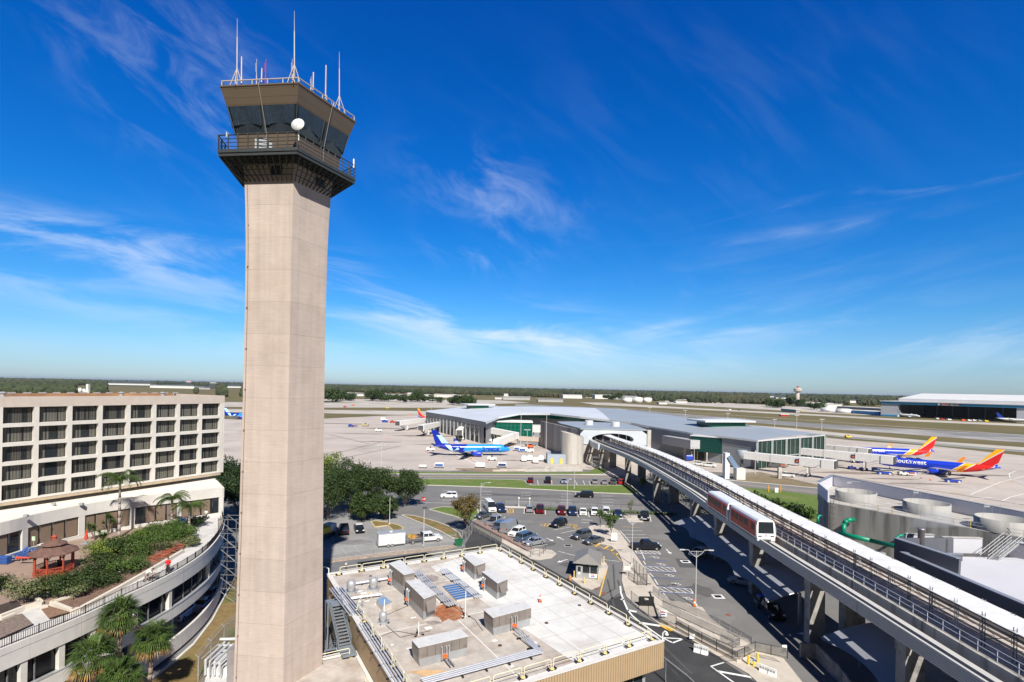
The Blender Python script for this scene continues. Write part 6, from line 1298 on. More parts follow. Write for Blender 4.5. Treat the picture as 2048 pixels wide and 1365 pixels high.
car('sedan','navy',1236,1032,1237,1042,'dark navy sedan beside the square pavement patch in the back row',gA)
car('pickup','black',1289,1038,1291,1048,'black pickup at the right end of the back row near the track',gA)
car('sedan','grey',966,1036,950,1041,'dark grey sedan half hidden behind the reddish tree',gB)
car('pickup','silver',990,1048,1006,1041,'silver-blue pickup with open bed in the row along the guard fence',gB)
car('minivan','blue',1003,1057,1018,1049,'grey-blue minivan squeezed between the silver pickup and silver van',gB)
car('van','silver',1020,1063,1040,1054,'silver cargo van, tallest in the row along the guard fence',gB)
car('suv','white',1034,1071,1018,1078,'white SUV nosed in towards the guard fence',gB)
car('bigsuv','blue',1052,1081,1074,1073,'grey-blue estate SUV next to the silver sedan by the guard fence',gB)
car('sedan','silver',1068,1090,1049,1094,'silver sedan at the near end of the row along the guard fence',gB)
car('suv','black',1117,1053,1102,1058,'black SUV with roof rack stopped over the yellow oval marking',gM)
car('suv','grey',1163,1077,1146,1081,'very dark SUV, left of the dark grey sedan by the tree island',gM)
car('sedan','grey',1187,1087,1169,1091,'dark grey sedan beside the tree island kerb',gM)
car('pickup','black',1291,1099,1318,1099,'black pickup side-on beside the wheelchair bays')
car('sedan','silver',1415,1084,1432,1080,'silver sedan in deep shade under the scalloped canopy, upper one')
car('hatch','white',1398,1112,1385,1116,'white hatchback poking out of the shade under the canopy')
car('sedan','lightblue',1487,1170,1467,1166,'pale sedan in the shade near the right end of the long canopy')
car('pickup','black',1540,1228,1560,1248,'dark pickup in the deep shade left of the big track pier')
car('bigsuv','black',688,1066,686,1046,'black car with colourful stickers on its tailgate under the oaks')
car('sedan','black',718,1063,726,1080,'black and white old sedan facing the camera under the oaks')
car('suv','white',366,1234,390,1216,'white SUV in the hotel car deck behind the parapet',z=.8)
car('sedan','blue',418,1196,430,1180,'blue sedan deeper in the hotel car deck',z=.8)
car('sedan','lightblue',404,1216,420,1198,'pale blue sedan in the hotel car deck beside a column',z=.8)
car('suv','silver',205,1320,230,1306,'silver car in the hotel car deck behind the palms',z=.8)
p=G(718,1063);t=bpy.data.objects[[o.name for o in bpy.data.objects if o.get('label','').startswith('black and white old')][0]]
b=B();b.bb(-.95,.3,-.72,.72,1.451,1.47);b.obj('white_roof',CP['white'],t,local=True)
p=G(1524,1214);t=T('utility_cart','dark utility cart with blue glow painted on top in the shade under the track','utility cart',None,p);b=B();b.bb(p.x-1,p.x+1.6,p.y-.7,p.y+.7,.4,1.1).bb(p.x-.6,p.x+.4,p.y-.6,p.y+.6,1.1,1.7);b.obj('body',DGREY,t);b=B();b.bb(p.x-.5,p.x+.3,p.y-.5,p.y+.4,1.7,1.8);b.obj('blue_glow_top',mat('blue_glow_paint',(.02,.12,.8),.4),t)  # cart's blue light is only the colour of its flat top
for x in(-.7,1.2):
 for s in(-1,1):b=B();b.tube((p.x+x,p.y+s*.7,.3),(p.x+x,p.y+s*.85,.3),.3,10);b.obj('wheel',TYRE,t)
a0=G(757,1098);a1=G(806,1093);ra=math.atan2(a1.y-a0.y,a1.x-a0.x);t=T('box_trailer','white enclosed tandem-axle box trailer hitched to the white truck','trailer',None,a0,ra);L_=5.2
b=B();b.bb(0,L_,0,2.3,.5,2.75);b.obj('body',WHITE,t,local=True);b=B();b.bb(.05,L_-.05,.05,2.25,2.75,2.8);b.obj('roof',mat('trailer_roof',(.3,.32,.35),.4),t,local=True);b=B();b.lathe((2.6,1.1,2.8),[(.3,0),(.3,.12)],10);b.obj('roof_vent',WHITE,t,local=True)
b=B();b.bb(3.7,4.5,-.03,-.002,.6,2.4);b.obj('side_door',OFFW,t,local=True);b=B();b.bb(0,L_,-.02,0,.5,.6).bb(0,L_,-.02,0,2.65,2.75);b.obj('trim',GREY,t,local=True)
for x in(1.9,2.7):
 for y in(-.02,2.1):b=B();b.tube((x,y,.36),(x,y+.22,.36),.36,14);w_=b.obj('wheel',TYRE,t,local=True);b=B();b.tube((x,y-.02,.36),(x,y+.01,.36),.2,10);b.obj('rim',RIM,w_,local=True)
b=B();b.beam((L_,.5,.5),(L_+1.5,1.15,.5),.1,.1).beam((L_,1.8,.5),(L_+1.5,1.15,.5),.1,.1);b.obj('drawbar',DGREY,t,local=True)
a0=G(822,1090);t=T('work_truck','white crew-cab flatbed work truck loaded with red and yellow machinery','truck',None,a0,ra);h=SPEC['pickup'][0]
W_=CP['white'];b=B();b.loft([[(x,y,z)for x,z in((2.6,.55),(2.6,1.3),(4.8,1.25),(6.3,1.15),(6.5,.9),(6.5,.5))]for y in(0,2.0)]);b.obj('body',W_,t,local=True)
b=B();b.loft([[(2.6,.05,1.28),(5.0,.05,1.28),(5.0,1.95,1.28),(2.6,1.95,1.28)],[(2.7,.2,1.9),(4.4,.2,1.9),(4.4,1.8,1.9),(2.7,1.8,1.9)]]);b.obj('glasshouse',CGL,t,local=True);b=B();b.bb(2.65,4.45,.15,1.85,1.88,2.0);b.obj('roof',W_,t,local=True)
b=B();
for x0 in(2.62,3.62,4.75):b.beam((x0,.04,1.27),(x0-(.05 if x0<4 else.5),.18,1.9),.1,.06)
b.obj('pillar',W_,t,local=True);b=B();b.bb(-1.0,2.5,0,2.0,.7,.85).bb(2.35,2.5,0,2.0,.85,2.0);b.obj('flatbed',DGREY,t,local=True)
b=B();random.seed(4)
for i in range(9):x,y=random.uniform(-.6,1.8),random.uniform(.3,1.7);b.box((x,y,1.15+random.uniform(0,.3)),(random.uniform(.2,.7),random.uniform(.2,.5),random.uniform(.3,.8)),random.uniform(0,3))
b.obj('load',mat('mixed_gear',(.5,.08,.03),.6,.3,1.2,col2=(.6,.5,.05)),t,local=True)
for x in(.4,5.6):
 for y in(-.03,1.8):b=B();b.tube((x,y,.42),(x,y+.25,.42),.42,14);w_=b.obj('wheel',TYRE,t,local=True);b=B();b.tube((x,y-.02,.42),(x,y+.01,.42),.22,10);b.obj('rim',RIM,w_,local=True)
a0=G(646,1076);t=T('utility_truck','white and yellow utility truck parked against the tower edge under the oaks','truck',None,a0,R(70));b=B();b.bb(-2.6,2.4,-1,1,.5,1.1);b.obj('chassis',DGREY,t,local=True);b=B();b.bb(-1.4,1.2,-1.05,1.05,1.1,2.2);b.obj('yellow_box',YEL,t,local=True);b=B();b.bb(1.2,3.0,-1,1,.6,2.5);b.obj('cab',WHITE,t,local=True);b=B();b.bb(2.4,3.02,-.9,.9,1.5,2.2);b.obj('windscreen',CGL,t,local=True)
for x in(-1.8,2.2):
 for s in(-1,1):b=B();b.tube((x,s*.8,.4),(x,s*1.05,.4),.4,12);b.obj('wheel',TYRE,t,local=True)
def cartbox(px,py,label,grp,col,w_=2.6,h_=1.9,d_=1.6,side=None,a=0.0):
 p=G(px,py);t=T('baggage_container',label,'baggage container',grp,p,a);b=B();b.loft([[(-w_/2,-d_/2,.45),(w_/2,-d_/2,.45),(w_/2,d_/2,.45),(-w_/2,d_/2,.45)],[(-w_/2,-d_/2,h_*.85),(w_/2,-d_/2,h_*.85),(w_/2,d_/2,h_*.85),(-w_/2,d_/2,h_*.85)],[(-w_/2+.25,-d_/2+.2,h_),(w_/2-.25,-d_/2+.2,h_),(w_/2-.25,d_/2-.2,h_),(-w_/2+.25,d_/2-.2,h_)]]);b.obj('body',col,t,local=True)
 if side:b=B();b.bb(-w_/2+.2,w_/2-.2,-d_/2-.03,-d_/2,.6,h_*.8);b.obj('curtain',side,t,local=True)
 b=B();b.bb(-w_/2-.1,w_/2+.1,-d_/2+.1,d_/2-.1,.3,.45);b.obj('trolley',DGREY,t,local=True)
 for x in(-w_/2+.3,w_/2-.3):
  for s in(-1,1):b=B();b.tube((x,s*d_/2-.08,.2),(x,s*d_/2+.08,.2),.2,8);b.obj('wheel',TYRE,t,local=True)
BC=mat('blue_curtain',(.04,.10,.30),.7);gC='white baggage carts on the apron'
for i,(x,y)in enumerate(((1048,923),(1059.5,921.5),(1071,926.5),(1081.5,922))):cartbox(x,y,'white rounded baggage cart, %s of four by the shed'%['leftmost','second from left','third from left','rightmost'][i],gC,WHITE,2.2,2.4,3.2)
cartbox(878.5,936,'white cart with wide blue side curtain behind the fence',gC,WHITE,3.4,2.0,1.6,BC);cartbox(1004,935,'white cart with dark blue side curtain near the brown bank',gC,WHITE,3.4,2.0,1.6,mat('navy_curtain',(.02,.04,.12),.7));cartbox(960.5,935.5,'plain white rounded cart between the two blue-curtained carts',gC,WHITE,3.6,1.9,1.7)
cartbox(846,936.5,'low white cart farthest left along the fence',gC,OFFW,3.0,1.3,1.6);cartbox(1034,902,'white cart with blue curtain, left of the pair under the jet nose',gC,WHITE,3.3,2.2,1.7,BC);cartbox(1044.5,904.5,'white cart with blue curtain, right of the pair under the jet nose',gC,WHITE,3.3,2.2,1.7,BC)
cartbox(1378,922,'large blue container cart behind the louvred building gantry',gC,BLUE,3,2.6,2);cartbox(1411,921,'big blue rounded container standing under the yellow gantry',None,mat('container_blue',(.03,.12,.45),.5),5.2,3.4,2.2)
def tug(px,py,label,col,a=0.0,s=1.0,load=None,grp='small ground service vehicles'):
 p=G(px,py);t=T('baggage_tug',label,'airport vehicle',grp,p,a);b=B();b.bb(-1.4*s,1.4*s,-.8*s,.8*s,.35,.95*s).bb(-1.3*s,-.4*s,-.75*s,.75*s,.95*s,1.25*s);b.obj('body',col,t,local=True);b=B();b.bb(-.2*s,.1*s,-.5*s,.5*s,.95*s,1.5*s);b.obj('seat',BLACK,t,local=True)
 for x in(-.9*s,.9*s):
  for q in(-1,1):b=B();b.tube((x,q*.7*s,.35),(x,q*.88*s,.35),.35,10);b.obj('wheel',TYRE,t,local=True)
 if load:b=B();b.bb(1.5*s,3.6*s,-.75*s,.75*s,.5,.7);b.obj('trailer_bed',col,t,local=True);b=B();b.bb(1.8*s,3.2*s,-.5*s,.5*s,.7,1.3);b.obj('baggage',load,t,local=True)
def loader(px,py,label,a=0.0,col=None):
 p=G(px,py);t=T('belt_loader',label,'belt loader','blue belt loaders near the blue airliners',p,a);c=col or BLUE;b=B();b.bb(-2.5,2.5,-.9,.9,.4,1.0);b.obj('chassis',c,t,local=True);b=B();b.beam((-3.6,0,1.0),(3.8,0,1.9),.9,.22);b.obj('belt',mat('belt_black',(.03,.03,.035),.8),t,local=True);b=B()
 for s in(-.5,.5):b.tube((-3.6,s,1.3),(3.8,s,2.2),.05,4)
 b.obj('hand_rail',GALV,t,local=True)
 for x in(-1.7,1.7):
  for q in(-1,1):b=B();b.tube((x,q*.75,.38),(x,q*.95,.38),.38,10);b.obj('wheel',mat('wheel_pale',(.5,.5,.5),.5),t,local=True)
LG=mat('luggage',(.35,.12,.06),.8,.4,2)
loader(1905,965,'blue belt loader standing alone near the tail of the nearer blue airliner',R(-14));loader(1768,949,'blue belt loader nearest the concrete cooling block wall',R(-12));loader(1819,947.5,'blue belt loader under the engine of the nearer blue airliner',R(-12));loader(1718,926,'blue belt loader between the two docked jet bridges',R(-18))
for a_ in((1704,939,'flat blue cart, left of the pair below the jet bridge cab',BLUE,-.15,1.0,None),(1727,941,'flat blue cart, right of the pair below the jet bridge cab',BLUE,-.15,1.0,None),(1752,942.5,'blue tug with pale cover beside the bridge stair',mat('tug_lightblue',(.05,.18,.55),.5),-.2,1.0,None),(1806,951,'cluttered white service cart between the belt loaders',OFFW,-.2,1.2,LG),(1622,935,'blue tug under the near jet bridge',BLUE,-.1,1.4,None),(1655,917,'blue tug behind the near jet bridge cab',BLUE,-.1,1.2,LG),(1592,931,'dark loaded cart in the shade of the near jet bridge',DGREY,0,1.5,LG),(1545,935,'black service truck under the near jet bridge',DGREY,0,1.7,LG),(702,854,'blue baggage train standing alone on the open apron',BLUE,0,1.35,LG),(731,853,'small beige tug on the open apron',mat('tug_beige',(.4,.35,.2),.6),0,1.6,None),(757,863.5,'small white tug on the open apron, nearest the camera',WHITE,.2,1.5,None),(770,845,'blue cart near the farthest left jet bridge',BLUE,0,1.6,None),(785,846,'red cart beside the farthest left jet bridge',RED,0,1.4,None),(861,902,'white tug behind the tail of the light blue airliner',WHITE,.1,1.4,None),(984,921,'white tow tractor in front of the engine of the light blue airliner',WHITE,0,1.4,None),(1058,904.5,'white tug near the orange belt vehicles by the jet nose',WHITE,0,1.7,None),(1060,896,'orange service vehicle by the jet nose',ORANGE,0,1.3,None),(951,878,'red service vehicle beside the grey terminal wall',RED,0,1.2,None),(966,878,'orange generator beside the grey terminal wall',ORANGE,0,1.8,None),(906,868,'white and green van-like cart by the terminal columns',OFFW,0,1.7,None),(1000,882,'yellow loader behind the light blue airliner',YEL,0,1.8,None),(975,884,'white loader behind the light blue airliner',WHITE,0,1.8,None)):tug(a_[0],a_[1],a_[2],a_[3],a_[4],a_[5],a_[6])
car('van','white',935,874,920,873,'white van parked beside the grey terminal wall');car('van','white',768,841.5,780,841.5,'white van far out on the apron by the left jet bridge');car('pickup','white',1572,954,1558,953,'white pickup parked beside a concrete post on the apron edge');car('suv','white',1398,931,1408,932,'white van-like car left of the white pickup by the gantry');car('pickup','white',1418,934,1428,935,'white pickup in front of the blue container');car('sedan','black',1059,893,1070,893,'dark car parked on the ramp by the jet nose')
def cone(px,py,label,z=.15,s=1.0,grp='orange traffic cones'):
 p=G(px,py,z);t=T('traffic_cone',label,'traffic cone',grp,p);b=B();b.box((p.x,p.y,z+.03),(.4*s,.4*s,.06));b.obj('base',BLACK,t);b=B();b.mi(0).lathe((p.x,p.y,z+.06),[(.17*s,0),(.11*s,.32*s)],10).mi(1).lathe((p.x,p.y,z+.06),[(.11*s,.32*s),(.075*s,.5*s)],10).mi(0).lathe((p.x,p.y,z+.06),[(.075*s,.5*s),(.03*s,.78*s)],10);b.obj('cone',[ORANGE,WHITE],t)
cone(1388.5,1213,'orange cone with white band at the foot of the near lamp post',s=1.3);cone(1080,1204,'orange cone standing on the white roof',z=6,s=1.1)
for i,(x,y,l)in enumerate(((1843,957,'left of the pair near the engine of the blue airliner'),(1861,961,'right of the pair near the engine of the blue airliner'),(930,887,'behind the light blue airliner'),(1005,884,'near the nose of the light blue airliner'),(975,925,'beside the white tow tractor'),(852,903,'behind the tail of the light blue airliner'),(777,877,'alone on the open apron'),(1178,922,'in front of the round concrete tower'),(1174,920,'near the stair bank by the round tower'))):cone(x,y,'small orange apron cone '+l,z=0,s=1.5)
def barrier(px,py,qx,qy,label):
 p=G(px,py);q=G(qx,qy);d=(q-p).normalized();a=math.atan2(d.y,d.x);t=T('plastic_barrier',label,'barrier','white plastic road barriers',p,a);L_=(q-p).length
 b=B();b.loft([[(x,-.3,0),(x,.3,0),(x,.2,.25),(x,.1,.5),(x,.1,.95),(x,-.1,.95),(x,-.1,.5),(x,-.2,.25)]for x in(0,L_/2-.05)]);b.loft([[(x,-.3,0),(x,.3,0),(x,.2,.25),(x,.1,.5),(x,.1,.95),(x,-.1,.95),(x,-.1,.5),(x,-.2,.25)]for x in(L_/2+.05,L_)]);b.obj('body',WHITE,t,local=True);b=B()
 for k in range(6):x=L_*(.1+.16*k);b.bb(x-.08,x+.08,-.125,.125,.55,.75)
 b.obj('slot',GREY,t,local=True)
barrier(1388,1303,1416,1311,'white slotted plastic barrier on the dark road beside the kerb');barrier(1519,1344,1552,1357,'white slotted plastic barrier on the pale concrete near the hydrant')
bollard(1497,1332,1.25,'bright yellow bollard left of the fire hydrant',.13,grp='yellow bollards beside the fire hydrant');bollard(1515,1327,1.25,'bright yellow bollard right of the fire hydrant',.13,grp='yellow bollards beside the fire hydrant')
p=G(1507.5,1333,.15);t=T('fire_hydrant','yellow fire hydrant with a blue cap between two yellow bollards','fire hydrant',None,p);b=B();b.lathe((p.x,p.y,.15),[(.16,0),(.16,.06),(.1,.1),(.1,.55),(.15,.57),(.15,.62)],12);b.tube((p.x-.22,p.y,.55),(p.x+.22,p.y,.55),.06,8);b.obj('body',YEL,t);b=B();b.lathe((p.x,p.y,.77),[(.13,0),(.1,.12),(.03,.18)],12);b.obj('cap',mat('blue_cap',(.05,.25,.7),.4),t)
def signp(px,py,yt,w_,h_,label,m_,name='sign',posts=1,z=.15,txt=None,tcol=None,size=.2,rz=0.0):
 p=G(px,py,z);h=D(px,yt,p.y).z;t=T(name,label,'sign',None,p);b=B()
 for k in range(posts):x=p.x+(0 if posts==1 else(-w_/2+.05+k*(w_-.1)));b.tube((x,p.y,z),(x,p.y,h),.035,6)
 b.obj('post',GALV,t);b=B();b.bb(p.x-w_/2,p.x+w_/2,p.y-.08,p.y-.04,h-h_,h);bd=b.obj('panel',m_,t)
 if txt:
  for i,s in enumerate(txt):vs,fs=textmesh(s,size,.012);wd_=max(v.x for v in vs);b=B();b.add([(p.x-wd_/2+v.x,p.y-.095,h-.08-size*(i+1)*1.15+v.y)for v in vs],fs);b.obj('lettering',tcol or WHITE,bd,recalc=False)
 return t
signp(1292.5,1212,1193,2.2,1.7,'black site sign board on white posts beside the ramp fence',BLACK,posts=2,txt=['TSA'],size=.36)
signp(1325,1243,1220,1.2,.9,'white sign with red and blue lines on the black fence',WHITE,posts=1)
p=G(1325,1243,.15);h=D(1325,1220,p.y).z;t=bpy.data.objects['sign.001'];b=B();b.bb(p.x-.3,p.x+.3,p.y-.1,p.y-.09,h-.36,h-.22);b.obj('red_lettering',RED,t);b=B();b.bb(p.x-.3,p.x+.3,p.y-.1,p.y-.09,h-.68,h-.54);b.obj('blue_lettering',BLUE,t)
signp(1254,1151,1132,1.1,.75,'pale sign on a bent post at the pavement beside the booth',OFFW,posts=1)
signp(1228,1084,1066,1.3,1.6,'plain grey-white sign standing under the young trees',OFFW,posts=2)
signp(1384,1280,1268,.7,.6,'small white notice on the black picket fence',WHITE);signp(1568,1306,1290,.6,.6,'small white notice on the low wall end in the shade',WHITE)
p=G(847,1010);h=D(847,999,p.y).z;t=T('stop_sign','red stop sign at the junction below the white SUV','stop sign',None,p);b=B();b.tube(p,(p.x,p.y,h),.04,6);b.obj('post',GALV,t);n=8;b=B();b.add([(p.x+.62*math.cos(math.pi/8+i*math.pi/4),p.y-.06,h+.1+.62*math.sin(math.pi/8+i*math.pi/4))for i in range(8)],[tuple(range(8))]);pn=b.obj('panel',RED,t);vs,fs=textmesh('STOP',.42,.02);wd_=max(v.x for v in vs);b=B();b.add([(p.x-wd_/2+v.x,p.y-.08,h-.04+v.y)for v in vs],fs);b.obj('lettering',WHITE,pn,recalc=False)
for px,py,l in((914,1093,'left'),(921,1092,'right')):
 p=G(px,py);t=T('wheelie_bin','green wheelie bin beside the sliding gate, the %s one'%l,'bin','green wheelie bins by the gate',p);b=B();b.loft([[(p.x-.3,p.y-.35,.1),(p.x+.3,p.y-.35,.1),(p.x+.3,p.y+.35,.1),(p.x-.3,p.y+.35,.1)],[(p.x-.42,p.y-.45,1.25),(p.x+.42,p.y-.45,1.25),(p.x+.42,p.y+.45,1.25),(p.x-.42,p.y+.45,1.25)]]);b.obj('body',mat('bin_green',(.01,.13,.05),.5),t);b=B();b.bb(p.x-.46,p.x+.46,p.y-.5,p.y+.5,1.25,1.36);b.obj('lid',MATS['bin_green'],t)
p=G(741,0)if False else G(724,1139,0);t=T('timber_post','short brown post on the service road behind the white roof','post',None,G(692,1147));q=G(692,1147);b=B();b.tube(q,q+Vector((0,0,1.5)),.14,8);b.obj('shaft',mat('post_brown',(.1,.05,.04),.8),t);b=B();b.box(q+Vector((0,0,1.6)),(.3,.3,.25));b.obj('cap',OFFW,t)
p=G(1462,958);t=T('covered_stair','white and steel-blue covered stair tower beside the raised track','stair tower',None,p);b=B();b.bb(p.x-2.4,p.x-.8,p.y-.5,p.y+2,0,9.4);b.obj('upper_tower',WHITE,t);b=B();b.beam((p.x-1.2,p.y-.8,8.4),(p.x+2.2,p.y-1,3.2),.6,1.6);b.obj('stair_side',mat('steel_blue',(.15,.22,.33),.5),t);b=B();b.bb(p.x+1,p.x+4.2,p.y-2.5,p.y+.5,0,4.2);b.obj('lower_box',OFFW,t)
for i,(x,l)in enumerate(((1537,'left'),(1561,'right'))):bollard(x,985,2.2,'tall orange-yellow post on the lawn by the white panel, %s one'%l,.14,mat('post_orange',(.8,.4,.03),.6),'orange-yellow posts on the lawn')
signp(1553,986,976,1.1,1.5,'plain white panel standing between the orange-yellow posts',WHITE,z=.12)
p=G(1559,958);t=T('concrete_post','thick concrete post beside the white pickup on the apron edge','post',None,p);b=B();b.bb(p.x-.6,p.x+.6,p.y-.5,p.y+.5,0,4.2);b.obj('shaft',CONC,t)
t=T('ramp_wall_group','long low grey concrete steps and ramp walls between apron and perimeter road','ramp',None,G(1080,943));b=B()
for a0,a1,hh in(((985,944.5),(1165,943),.9),((1090,937.5),(1135,938),1.1),((1000,941.5),(1095,940.5),.7),((1100,941),(1165,939.5),1.3)):P_,Q_=G(*a0),G(*a1);b.beam((P_.x,P_.y,hh/2),(Q_.x,Q_.y,hh/2),.4,hh)
b.obj('wall',CONC,t)
p=G(1192,938);t=T('mesh_cage','grey mesh cage tower on the grass tongue by the track portal','cage',None,p);b=B()
for x in(-1.8,1.8):
 for y in(-1.5,1.5):b.tube((p.x+x,p.y+y,0),(p.x+x,p.y+y,4.6),.07,5)
for z in(1.5,3,4.6):b.path([(p.x-1.8,p.y-1.5,z),(p.x+1.8,p.y-1.5,z),(p.x+1.8,p.y+1.5,z),(p.x-1.8,p.y+1.5,z),(p.x-1.8,p.y-1.5,z)],.05,4)
b.obj('frame',GALV,t)
cb=T('cooling_plant','stained concrete cooling plant block with pale metal parapet behind the raised track','plant building',None,G(1700,1010,10))
F0,F2=G(1657,1005,10),G(2015,1070.5,10);F1=F0.lerp(F2,.6);F3=F2+(F2-F1)*1.0
K0,K1,K2=G(1637,964,12.5),G(1665,951,12.5),G(2048,1025.6,12.5);K3=K2+(K2-K1)*.6
b=B();b.mi(0).prism([K0,F0,F1,F2,F3,K3+Vector((3,0,0)),K3,K1],0,9.9);b.obj('concrete_wall',mat('plant_concrete',(.33,.315,.29),.9,.3,.35,stain=(.11,.105,.10),stains=.5,streak=True,world=True,bump=.2),cb)
b=B();b.prism([K0,F0,F1,F2,F3,K3+Vector((3,0,0)),K3,K1],9.9,10.0);b.obj('deck',mat('plant_deck',(.42,.40,.37),.9,.12,.5,stain=(.30,.285,.27),stains=.3,world=True),cb)
LAV=mat('lavender_metal',(.58,.58,.64),.5,.04,.2,world=True);LCAP=mat('slate_cap',(.22,.24,.29),.5,.05)
b=B();b.wallp([K0,K1,K2,K3],.3,8.5,12.5);b.wallp([F0+Vector((0,0,0)),K0],.3,10,12.3);b.obj('parapet',LAV,cb)
b=B();b.wallp([K0,K1,K2,K3],.7,12.5,12.62);b.obj('parapet_cap',LCAP,cb)
for px,py,lab in((1711.7,982.6,0),(1853,1004.6,1),(2005,1036,2)):
 c=G(px,py,12.0);r=3.65;b=B();b.smooth();n=40
 b.loft([[(c.x+q*math.cos(2*math.pi*i/n),c.y+q*math.sin(2*math.pi*i/n),z)for i in range(n)]for q,z in((r,10),(r,12),(r-.22,12),(r-.22,10.3),(.3,10.2))],True,False);b.obj('fan_stack',mat('stack_concrete',(.35,.345,.33),.85,.15,.5,stain=(.22,.215,.205),stains=.5,streak=True,world=True),cb)
 b=B();b.lathe((c.x,c.y,10.35),[(.6,0),(.6,.5),(.2,.7)],10)
 for k in range(6):a=k*math.pi/3;b.beam((c.x,c.y,10.8),(c.x+3.2*math.cos(a),c.y+3.2*math.sin(a),10.8),.5,.06)
 b.obj('fan',DGREY,cb)
 b=B()
 for k in range(3):b.tube((c.x+1+k*1.4,c.y+r+.9,10),(c.x+1+k*1.4,c.y+r+.9,13.2),.04,4)
 b.path([(c.x+1,c.y+r+.9,13.2),(c.x+3.8,c.y+r+.9,13.2)],.04,4);b.beam((c.x+1,c.y+r+.9,12.9),(c.x+2,c.y+r+.9,12.9),.06,.3);b.obj('access_rail',GALV,cb)
b=B();P=resamp([F0+Vector((0,.4,0)),F1+Vector((0,.4,0)),F2+Vector((0,.4,0)),F3],2.2)
for p in P:b.tube((p.x,p.y,10),(p.x,p.y,11.1),.03,4)
for z in(10.55,11.08):b.path([(p.x,p.y,z)for p in P],.028,4)
b.obj('deck_rail',GALV,cb)
b=B()
for i in(4,5,9,10,11):p=P[min(i,len(P)-1)];b.tube((p.x+.3,p.y,10),(p.x+.3,p.y,11.15),.06,5)
b.obj('yellow_post',YEL,cb)
b=B();l0=G(1664,1006,10)+Vector((-.2,-.35,0))
for dx in(-.35,.35):b.tube((l0.x+dx,l0.y,0),(l0.x+dx,l0.y,10.6),.05,5)
for k in range(26):b.tube((l0.x-.35,l0.y,.4+k*.4),(l0.x+.35,l0.y,.4+k*.4),.03,4)
for k in range(8):b.loft([[(l0.x+.55*math.cos(a),l0.y-.1-.6*math.sin(a),z)for a in[math.pi*i/6 for i in range(7)]]for z in(1.5+k*1.1,1.56+k*1.1)],False,False)
b.obj('caged_ladder',mat('ladder_dark',(.06,.055,.05),.6),cb)
GRP=mat('pipe_green',(.0,.22,.125),.4,.08,.8)
t=T('green_pipework','bright green pipes and valves in front of the stained concrete cooling block','pipes',None,G(1700,1090))
dF=(F1-F0).normalized();nF=Vector((dF.y,-dF.x,0))
def fp(s,o,z):p=F0+dF*s+nF*o;return Vector((p.x,p.y,z))
b=B();b.smooth();b.path([fp(3.5,3.2,5.0),fp(9,3.2,5.0),fp(22,3.4,4.9)],.42,12);b.obj('main_pipe',GRP,t)
for s,z,o in((4.2,7.6,1.6),(12.8,6.7,1.6),(-1.5,7.0,1.0)):b=B();b.smooth();b.path([fp(s,3.0,4.8),fp(s,2.6,z-.6),fp(s+.3,2.1,z),fp(s+.6,.3,z)]if s>0 else[fp(s,1.0,5.5),fp(s,1.0,z),fp(s+.2,.1,z)],.42 if s<5 and s>0 else.24,12);b.obj('riser',GRP,t)
b=B();b.smooth();b.path([fp(11.5,4.0,2.6),fp(14,4.2,2.4),fp(20,4.2,2.4)],.25,10);b.obj('lower_pipe',GRP,t)
for s in(6.5,11.5,15.5):b=B();c=fp(s,4.4,3.4);b.box(c,(.9,.6,.35),.5);b.tube(c,c+Vector((0,0,-1.6)),.15,6);b.obj('valve',mat('valve_grey',(.35,.36,.37),.5),t)
b=B();b.beam(fp(4,3,.2),fp(22,5,.2),4,.3);b.obj('plinth',CONCD,t)
LR=mat('lavender_roof',(.53,.53,.57),.85,.05,.12,stain=(.47,.47,.50),stains=.08,world=True);DW=mat('slate_wall',(.10,.105,.125),.6,.06,.4,world=True);LW=mat('pale_lavender_wall',(.50,.50,.535),.7,.04,.3,world=True)
gbd=T('grey_flat_building','grey building with a wide pale lavender flat roof between track and cooling plant','building',None,(62,60,0))
b=B();b.prism([(55.1,12),(100,12),(100,76),(57,76),(57,73.8),(55.1,73.8)],8.6,9.0);b.obj('roof',LR,gbd)
b=B();b.prism([(55.1,12.1),(99.9,12.1),(99.9,73.7),(55.1,73.7)],0,8.595);b.obj('wall',DW,gbd)
b=B();b.bb(54.7,55.1,12,74.0,8.4,10.0);b.bb(55.1,63.2,73.8,74.1,8.4,9.95);b.obj('parapet',DW,gbd);b=B();b.bb(54.6,55.3,12,74.1,10.0,10.12);b.bb(55.3,63.3,73.75,74.2,9.95,10.05);b.obj('parapet_cap',LCAP,gbd)
q0=G(1791,1073,11.7);q1=G(1917,1119.5,11.0);b=B();b.beam((q0.x,q0.y,5.7),(q1.x,q1.y,5.4),.4,11.4);b.beam((q0.x,q0.y,5.7),(q0.x+9,q0.y+1.0,5.7),.4,11.4);b.obj('raised_wall',DW,gbd)
b=B();b.beam((q0.x,q0.y,11.46),(q1.x,q1.y,11.16),.75,.12);b.obj('raised_cap',LCAP,gbd)
r0=G(1883,1105,9.0);r1=G(1962,1107,9.0);b=B();b.beam((r0.x,r0.y,10.1),(r1.x,r1.y,10.1),.4,2.2);b.beam((r0.x-5.2,r0.y+.3,10.2),(r0.x-1.2,r0.y+.1,10.2),.4,2.6);b.obj('penthouse_wall',LW,gbd)
b=B();b.beam((r0.x,r0.y,11.26),(r1.x,r1.y,11.26),.6,.1);b.beam((r0.x-5.2,r0.y+.3,11.56),(r0.x-1.2,r0.y+.1,11.56),.6,.1);b.obj('penthouse_cap',mat('beige_cap',(.45,.42,.38),.6),gbd)
b=B();b.bb(r0.x-.3,r0.x,r0.y-1.2,r0.y,9,11.2);b.obj('door_reveal',DGREY,gbd)
